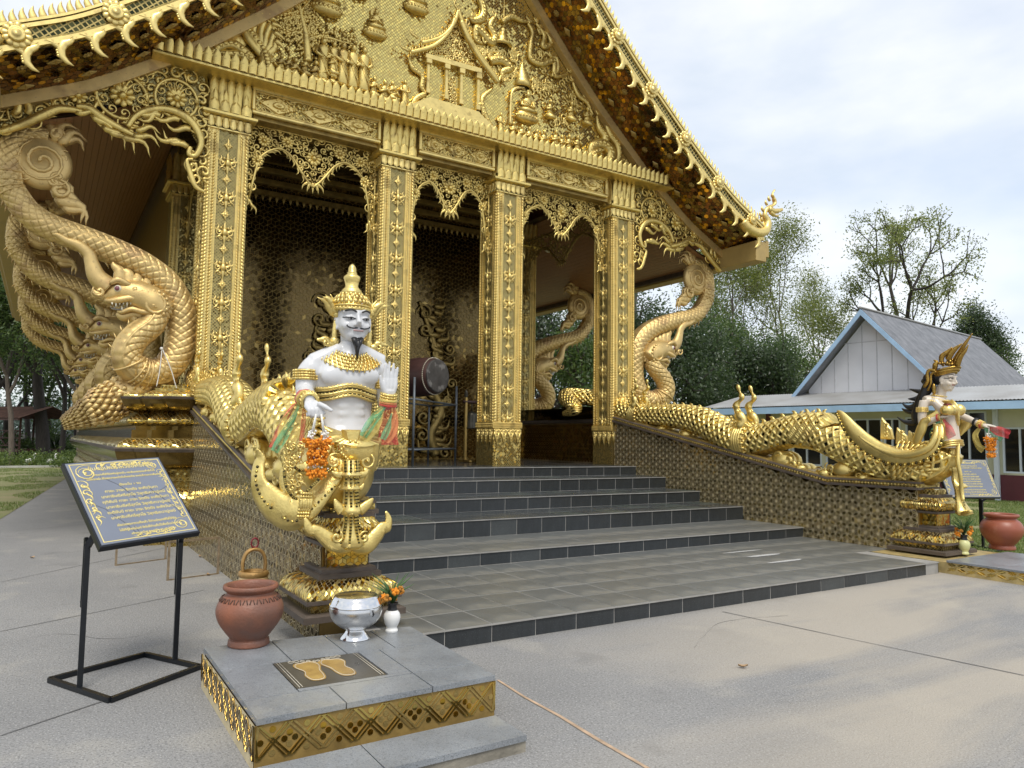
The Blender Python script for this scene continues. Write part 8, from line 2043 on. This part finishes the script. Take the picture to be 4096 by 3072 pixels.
# lawn blades and weeds
def blades(n, f, hgt, name='grass'):
    P = np.array([f() for _ in range(n)]); a = NR.uniform(0, 2*pi, n); h = NR.uniform(.5, 1.2, n)*hgt; w = .004+.05*hgt; dx, dy = np.cos(a)*w, np.sin(a)*w; lx, ly = NR.normal(0, .4, n)*h, NR.normal(0, .4, n)*h
    V = np.stack([np.stack([P[:, 0]-dx, P[:, 1]-dy, np.full(n, .005)], 1), np.stack([P[:, 0]+dx, P[:, 1]+dy, np.full(n, .005)], 1), np.stack([P[:, 0]+lx, P[:, 1]+ly, h], 1)], 1).reshape(-1, 3)
    me = bpy.data.meshes.new(name); me.vertices.add(n*3); me.vertices.foreach_set('co', V.ravel()); me.loops.add(n*3); me.loops.foreach_set('vertex_index', np.arange(n*3)); me.polygons.add(n); me.polygons.foreach_set('loop_start', np.arange(n)*3); me.polygons.foreach_set('loop_total', np.full(n, 3)); me.materials.append(M['leaf_grass']); me.update(calc_edges=True)
    o = link(name, me, kind='stuff', label='short patchy lawn grass'); return o
def in_poly(p, Q):
    c = False; j = len(Q)-1
    for i in range(len(Q)):
        if (Q[i][1] > p[1]) != (Q[j][1] > p[1]) and p[0] < (Q[j][0]-Q[i][0])*(p[1]-Q[i][1])/(Q[j][1]-Q[i][1])+Q[i][0]: c = not c
        j = i
    return c
def fr():
    while True:
        u, t = rnd.uniform(1990, 2330), rnd.uniform(9.5, 24)**1.0; p = gp(u, t)
        if in_poly(p, lawn_R) and noise.noise(Vector((p[0]*.7, p[1]*.7, 0))) > -.25: return p[:2]
def fl_():
    while True:
        u, t = rnd.uniform(-200, 330), rnd.uniform(8, 34); p = gp(u, t)
        if in_poly(p, lawn_L) and noise.noise(Vector((p[0]*.6, p[1]*.6, 0))) > -.1: return p[:2]
blades(42000, fr, .06); blades(26000, fl_, .06)
M['shrub'] = leaf_mat('shrub_leaf', (.05, .10, .02), (.20, .27, .06), .4)
def shrub(label, u, t, h, r, n, mat='shrub', group=None, size=.09):
    b = gp(u, t); s = thing('shrub', label, 'shrub', b, group); C_ = [(b[0]+rnd.gauss(0, r*.55), b[1]+rnd.gauss(0, r*.4), abs(rnd.gauss(.45, .28))*h) for _ in range(14)]
    leaves('foliage', C_, n, r*.22, size, M[mat], s); m = MB()
    for k in range(6): c = C_[k]; m.tube([b, ((b[0]+c[0])/2, (b[1]+c[1])/2, c[2]*.6), c], [.014, .01, .004], 5)
    m.build('stem', M['bark'], s); return s
C_ = [(*gp(rnd.uniform(-160, 250), rnd.uniform(35.2, 38))[:2], abs(rnd.gauss(.25, .2))) for _ in range(520)]
o = leaves('bed_plants', C_, 34, .16, .11, M['shrub']); o['kind'] = 'stuff'; o['label'] = 'low yellow-green planting filling the bed along the far side of the lawn'
for u, t, lb in ((30, 41, 'beside the shelter post'), (92, 44, 'under the stout dark trunk'), (150, 42, 'right of the spiky rosette plant'), (205, 43, 'left of the dark trunk by the plinth'), (228, 40, 'beside the temple plinth')): shrub('dark leafy shrub '+lb, u, t, rnd.uniform(1.3, 2.2), 1.1, 160, 'leaf_mid', 'shrubs by the boundary wall', .17)
def agave():
    b = gp(122, 42); t = thing('agave', 'spiky rosette plant standing between the slender trunks', 'plant', b)
    for i in range(34):
        a = rnd.uniform(0, 2*pi); e = rnd.uniform(.15, 1.4); l = rnd.uniform(1.2, 1.7); d = Vector((cos(a)*cos(e), sin(a)*cos(e), sin(e))); B = Vector(b)+Vector((0, 0, .55)); m = MB(); m.tube([B, B+d*l*.5, B+d*l+Vector((0, 0, -.08))], [.04, .06, .003], 5, True, .25, (0, 0, 1) if e < 1.2 else (1, 0, 0)); m.build('leaf', M['leaf_dark'], t)
    m = MB(); m.tube([b, Vector(b)+Vector((0, 0, .6))], [.11, .09], 8); m.build('stem', M['bark'], t)
agave()
# boundary wall, kerb of the bed, lamp pole, goose figures, shelter
M['old_wall'] = pmat('stained_cement_wall', (.17, .165, .155), .9, 0, .35, 1.5, .4, 30, streak=(1, 1, .4))
a, b = Vector(gp(-160, 52)), Vector(gp(300, 54)); d = (b-a).normalized(); n_ = Vector((-d.y, d.x, 0)); m = MB(); h = 1.55
m.loft([[a+n_*.08+Vector((0, 0, z)), b+n_*.08+Vector((0, 0, z)), b-n_*.08+Vector((0, 0, z)), a-n_*.08+Vector((0, 0, z))] for z in (0, h)], True, False); w_ = thing('boundary_wall', 'long grey stained boundary wall behind the trees on the left', 'wall', a); m.build('wall_body', M['old_wall'], w_)
m = MB(); m.loft([[a+n_*.13+Vector((0, 0, z)), b+n_*.13+Vector((0, 0, z)), b-n_*.13+Vector((0, 0, z)), a-n_*.13+Vector((0, 0, z))] for z in (h, h+.07)], True, False); m.build('coping', M['old_wall'], w_)
a, b = Vector(gz(-200, 1014)), Vector(gz(300, 1007)); M['kerb_white'] = pmat('whitewashed_kerb', (.50, .50, .47), .8, 0, .2, 3)
d = (b-a).normalized(); n_ = Vector((-d.y, d.x, 0)); m = MB(); m.loft([[a+n_*.06+Vector((0, 0, z)), b+n_*.06+Vector((0, 0, z)), b-n_*.06+Vector((0, 0, z)), a-n_*.06+Vector((0, 0, z))] for z in (0, .10)], True, False); m.build('kerb', M['kerb_white'], kind='structure')
b = gp(206, 26); t = thing('lamp_pole', 'thin grey pole with a small solar lamp beside the plinth', 'lamp pole', b); m = MB(); zt = ztop(206, 868, 26); m.tube([b, (b[0], b[1], zt)], .022, 8); m.build('pole', M['kerb_white'], t); m = MB(); m.tube([(b[0], b[1], zt), (b[0]-.18, b[1], zt+.16)], .018, 6); m.box(b[0]-.34, b[0]-.14, b[1]-.08, b[1]+.08, zt+.15, zt+.19, .008); m.build('lamp', M['white_paint'], t)
for u, lb in ((66, 'white goose figure nearer the shelter in the planted bed'), (112, 'white goose figure on the right in the planted bed')):
    b = Vector(gp(u, 36.3)); t = thing('goose_figure', lb, 'figurine', b, 'goose figures'); m = MB(); m.ell(b+Vector((0, 0, .27)), (.20, .11, .12), 12, 8); m.tube(cr_spline([b+Vector((.13, 0, .30)), b+Vector((.20, 0, .42)), b+Vector((.17, 0, .54)), b+Vector((.20, 0, .60))], 5), [.06]*5+[.045]*5+[.04]*5+[.045], 8); m.ell(b+Vector((.21, 0, .60)), (.06, .045, .05), 8, 6); m.build('body', M['white_paint'], t)
    m = MB(); m.tube([b+Vector((.25, 0, .60)), b+Vector((.33, 0, .58))], [.022, .005], 6); m.build('beak', M['marigold_dry'], t); m = MB(); m.tube([b+Vector((0, -.04, 0)), b+Vector((0, -.04, .2))], .02, 6); m.tube([b+Vector((0, .04, 0)), b+Vector((0, .04, .2))], .02, 6); m.build('feet', M['marigold_dry'], t)
M['timber'] = pmat('dark_red_timber', (.075, .035, .025), .7, 0, .3, 4, .3, 40); M['rust_sheet'] = pmat('rusty_roof_sheet', (.16, .085, .06), .7, .2, .4, 3, .3, 40)
def shelter():
    A, B = Vector(gp(-120, 41)), Vector(gp(52, 39)); d = (B-A).normalized(); n_ = Vector((-d.y, d.x, 0)); t = thing('shelter', 'dark brown timber shelter with rusty sheet roof and railing at the left edge', 'shelter', A); zr = ztop(60, 902, 39)
    P = lambda s, q, z: A+d*s+n_*q+Vector((0, 0, z)); Ln = (B-A).length
    def bar(nm, p, q, r=.06): m = MB(); m.tube([p, q], r, 4, True, 1, None, False, pi/4); m.build(nm, M['timber'], t)
    for s in (.3, Ln*.55, Ln-.35):
        for q in (0, 2.6): bar('post', P(s, q, 0), P(s, q, zr+.15), .075)
    n = 40; rows = []
    for i in range(n*2+1): s = -.2+(Ln+.75)*i/(n*2); w = .025*(i % 2); rows.append([P(s, -.8, zr-.05+w), P(s, 1.1, zr+.62+w), P(s, 3.0, zr-.0+w)])
    m = MB(); m.grid(rows, False); m.build('roof_sheet', M['rust_sheet'], t); bar('fascia', P(-.2, -.78, zr-.12), P(Ln+.55, -.78, zr-.12), .06)
    for z in (.95, 1.35, 1.75): bar('rail', P(.3, 0, z), P(Ln-.35, 0, z), .035)
    for i in range(6): s = .5+i*(Ln-1)/6; bar('brace', P(s, 0, .95), P(s+(Ln-1)/6, 0, 1.75), .025); bar('brace', P(s, 0, 1.75), P(s+(Ln-1)/6, 0, .95), .025)
    m = MB(); m.loft([[P(.1, -.2, z), P(Ln-.2, -.2, z), P(Ln-.2, 2.4, z), P(.1, 2.4, z)] for z in (.62, .78)], True, False); m.build('deck', M['timber'], t)
shelter()
# ---------------- house on the right ----------------
M['metal_roof'] = pmat('weathered_metal_roof', (.27, .275, .29), .5, .3, .25, .7, .1, 40, col2=(.14, .145, .155), streak=(5, 5, .5))
M['metal_pale'] = pmat('pale_metal_roof', (.46, .47, .47), .5, .3, .2, .8, .1, 40, col2=(.32, .31, .29))
M['house_white'] = pmat('white_board', (.70, .72, .75), .6, 0, .06, 1.2, .05, 30); M['house_cream'] = pmat('cream_wall', (.55, .55, .40), .7, 0, .12, 1, .1, 30); M['blue_trim'] = pmat('sky_blue_trim', (.36, .54, .74), .5, 0, .12, 2); M['maroon'] = pmat('maroon_plinth', (.10, .022, .03), .55, 0, .2, 2)
M['frame_white'] = pmat('white_window_frame', (.62, .68, .74), .4, 0, .06, 3); M['glass_dark'] = pmat('dark_window_glass', (.018, .020, .022), .06, 0, .5, .8, 0, rvar=.03, spec=.7); M['fibre_gap'] = pmat('panel_joint', (.50, .51, .53), .7)
def house():
    Lp = PT(1525, 883, 29.5); Rp = PT(2205, 857, 21.2); z_e = 3.0; Lp.z = Rp.z = 0; e1 = (Rp-Lp).normalized(); e2 = Vector((-e1.y, e1.x, 0)); 
    if e2.dot(Lp-CAM) < 0: e2 = -e2
    t = thing('house', 'white gabled house with weathered corrugated metal roof and sky blue trim, right of the temple', 'house', Lp+e1*5)
    def on(u, v, off): d = ray(u, v); k = ((Lp+e2*off)-CAM).dot(e2)/d.dot(e2); p = CAM+d*k; return (p-Lp).dot(e1), p.z
    W = lambda s, q, z: Lp+e1*s+e2*q+Vector((0, 0, z))
    def slab_(nm, s0, s1, q0, q1, z0, z1, mat): m = MB(); m.loft([[W(s0, q0, z), W(s1, q0, z), W(s1, q1, z), W(s0, q1, z)] for z in (z0, z1)], True, False); return m.build(nm, mat, t)
    sE, zE = on(2205, 857, 0); s0, zL = on(1525, 883, 0); ze = (zE+zL)/2-.05; sR = sE+1.2
    # gable block
    G = 1.9; sa, za = on(1862, 667, G); sl, zl = on(1716, 856, G); sr = sa+(sa-sl)*1.02; zg = zl
    m = MB(); m.loft([[W(sl+.35, q, zg-.3), W(sr-.35, q, zg-.3), W(sr-.35, q, zg+.25), W(sa, q, za-.22), W(sl+.35, q, zg+.25)] for q in (G+.45, G+.6)], True, False); m.build('gable_wall', M['house_white'], t)
    n = 9
    for i in range(1, n):
        s = sl+.35+(sr-sl-.7)*i/n; f = 1-abs(s-sa)/(sa-sl); m = MB(); m.loft([[W(s-.012, q, zg), W(s+.012, q, zg), W(s+.012, q, zg+(za-zg)*f-.25), W(s-.012, q, zg+(za-zg)*f-.25)] for q in (G+.435, G+.455)], True, False); m.build('panel_joint', M['fibre_gap'], t)
    m = MB(); zz = zg+(za-zg)*.62; m.loft([[W(sa-.9, q, zz), W(sa+.9, q, zz), W(sa+.9, q, zz+.02), W(sa-.9, q, zz+.02)] for q in (G+.434, G+.456)], True, False); m.build('panel_joint', M['fibre_gap'], t)
    D = 9.5
    for _ in range(40):
        p = W(sa, G+D, za); dd = p-CAM; uu = (2048+FPX*dd.dot(AR)/dd.dot(AF))/S
        if uu < 2118: D += .25
        else: D -= .1
    for sg, se, nm in ((-1, sl, 'roof_slope'), (1, sr, 'roof_slope')):
        rows = []; k = int(D/.11)
        for i in range(k*2+1): q = G-.1+D*i/(2*k); w = .028*(i % 2); rows.append([W(sa, q, za+w), W(sa+(se-sa)*1.03, q, zg-.02+w)])
        m = MB(); m.grid(rows, True); m.build('roof_slope', M['metal_roof'], t)
        m = MB(); m.loft([[W(sa, q, za-.02), W(sa+(se-sa)*1.04, q, zg-.06), W(sa+(se-sa)*1.04, q, zg-.24), W(sa, q, za-.24)] for q in (G-.14, G-.09)], True, False); m.build('bargeboard', M['blue_trim'], t)
        m = MB(); m.grid([[W(sa, q, za-.08), W(sa+(se-sa)*1.0, q, zg-.10)] for q in (G-.08, G+.5)], False); m.build('soffit', M['metal_roof'], t)
    m = MB(); m.tube([W(sa, G-.15, za+.03), W(sa, G+D, za+.03)], .09, 6, True, .5, (0, 0, 1)); m.build('ridge_cap', M['metal_pale'], t)
    # lean-to roof all round the front
    rows = []; k = int((sR-s0)/.10)
    for i in range(2*k+1): s = s0+(sR-s0)*i/(2*k); w = .022*(i % 2); rows.append([W(s, -.35, ze+w), W(s, G+.55, zg+.12+w)])
    m = MB(); m.grid(rows, True); m.build('lean_to_roof', M['metal_pale'], t)
    slab_('fascia', s0, sR, -.36, -.31, ze-.26, ze-.03, M['blue_trim']); slab_('eave_soffit', s0, sR, -.30, 1.0, ze-.12, ze-.08, M['house_cream'])
    # walls with windows; the wall is built in strips round each opening
    q0 = .9; floor_m = .75; wins = [(.35, 1.6), (1.75, 3.1), (3.7, 5.2), (5.3, 6.4), (6.5, 7.6)]; s_w = [(on(a, 900, q0)[0], on(b, 900, q0)[0], zt, zb) for a, b, zt, zb in ((1552, 1632, 2.5, .85), (1640, 1706, 2.5, .85), (1711, 1774, 2.5, .85), (1783, 1840, 2.52, .85), (1844, 1905, 2.52, .85), (1909, 1945, 2.52, .85), (1956, 2030, 2.55, .85), (2055, 2131, 2.7, .86), (2164, 2240, 2.2, .84))]
    zb = .80; cur = s0-.3
    slab_('wall_base', s0-.3, sR, q0-.03, q0+.12, 0, zb-.02, M['maroon'])
    for a, b, zt, zbot in s_w:
        slab_('wall', cur, a, q0, q0+.12, zb, ze+.1, M['house_cream']); slab_('wall', a, b, q0, q0+.12, zt, ze+.1, M['house_cream'])
        if zbot > zb+.05: slab_('wall', a, b, q0, q0+.12, zb, zbot, M['house_cream'])
        f = .05; fr_ = slab_('window', a, a+f, q0-.03, q0+.10, zbot, zt, M['frame_white'])
        for (x0, x1, y0, y1) in ((b-f, b, zbot, zt), (a+f, b-f, zbot, zbot+f), (a+f, b-f, zt-f, zt), ((a+b)/2-.025, (a+b)/2+.025, zbot+f, zt-f)):
            m = MB(); m.loft([[W(x0, q, y0), W(x1, q, y0), W(x1, q, y1), W(x0, q, y1)] for q in (q0-.03, q0+.10)], True, False); link('frame', m.mesh('frame', M['frame_white']), fr_)
        for x0, x1 in ((a+f, (a+b)/2-.025), ((a+b)/2+.025, b-f)):
            m = MB(); m.loft([[W(x0, q, zbot+f), W(x1, q, zbot+f), W(x1, q, zt-f), W(x0, q, zt-f)] for q in (q0+.03, q0+.045)], True, False); link('pane', m.mesh('pane', M['glass_dark']), fr_)
        cur = b
    slab_('wall', cur, sR, q0, q0+.12, zb, ze+.1, M['house_cream'])
    for u in (1660, 2040, 2150): s = on(u, 900, q0-.1)[0]; slab_('post', s-.06, s+.06, q0-.18, q0-.06, 0, ze-.1, M['frame_white'] if u > 2000 else M['maroon'])
    slab_('back_wall', s0-.3, sR, G+D, G+D+.1, 0, zg, M['house_cream'])
    u = on(2070, 860, -.28)[0]; m = MB(); m.tube([W(u, -.27, ze-.3), W(u, -.27, 0)], .012, 6); m.build('downpipe', M['frame_white'], t)
house()
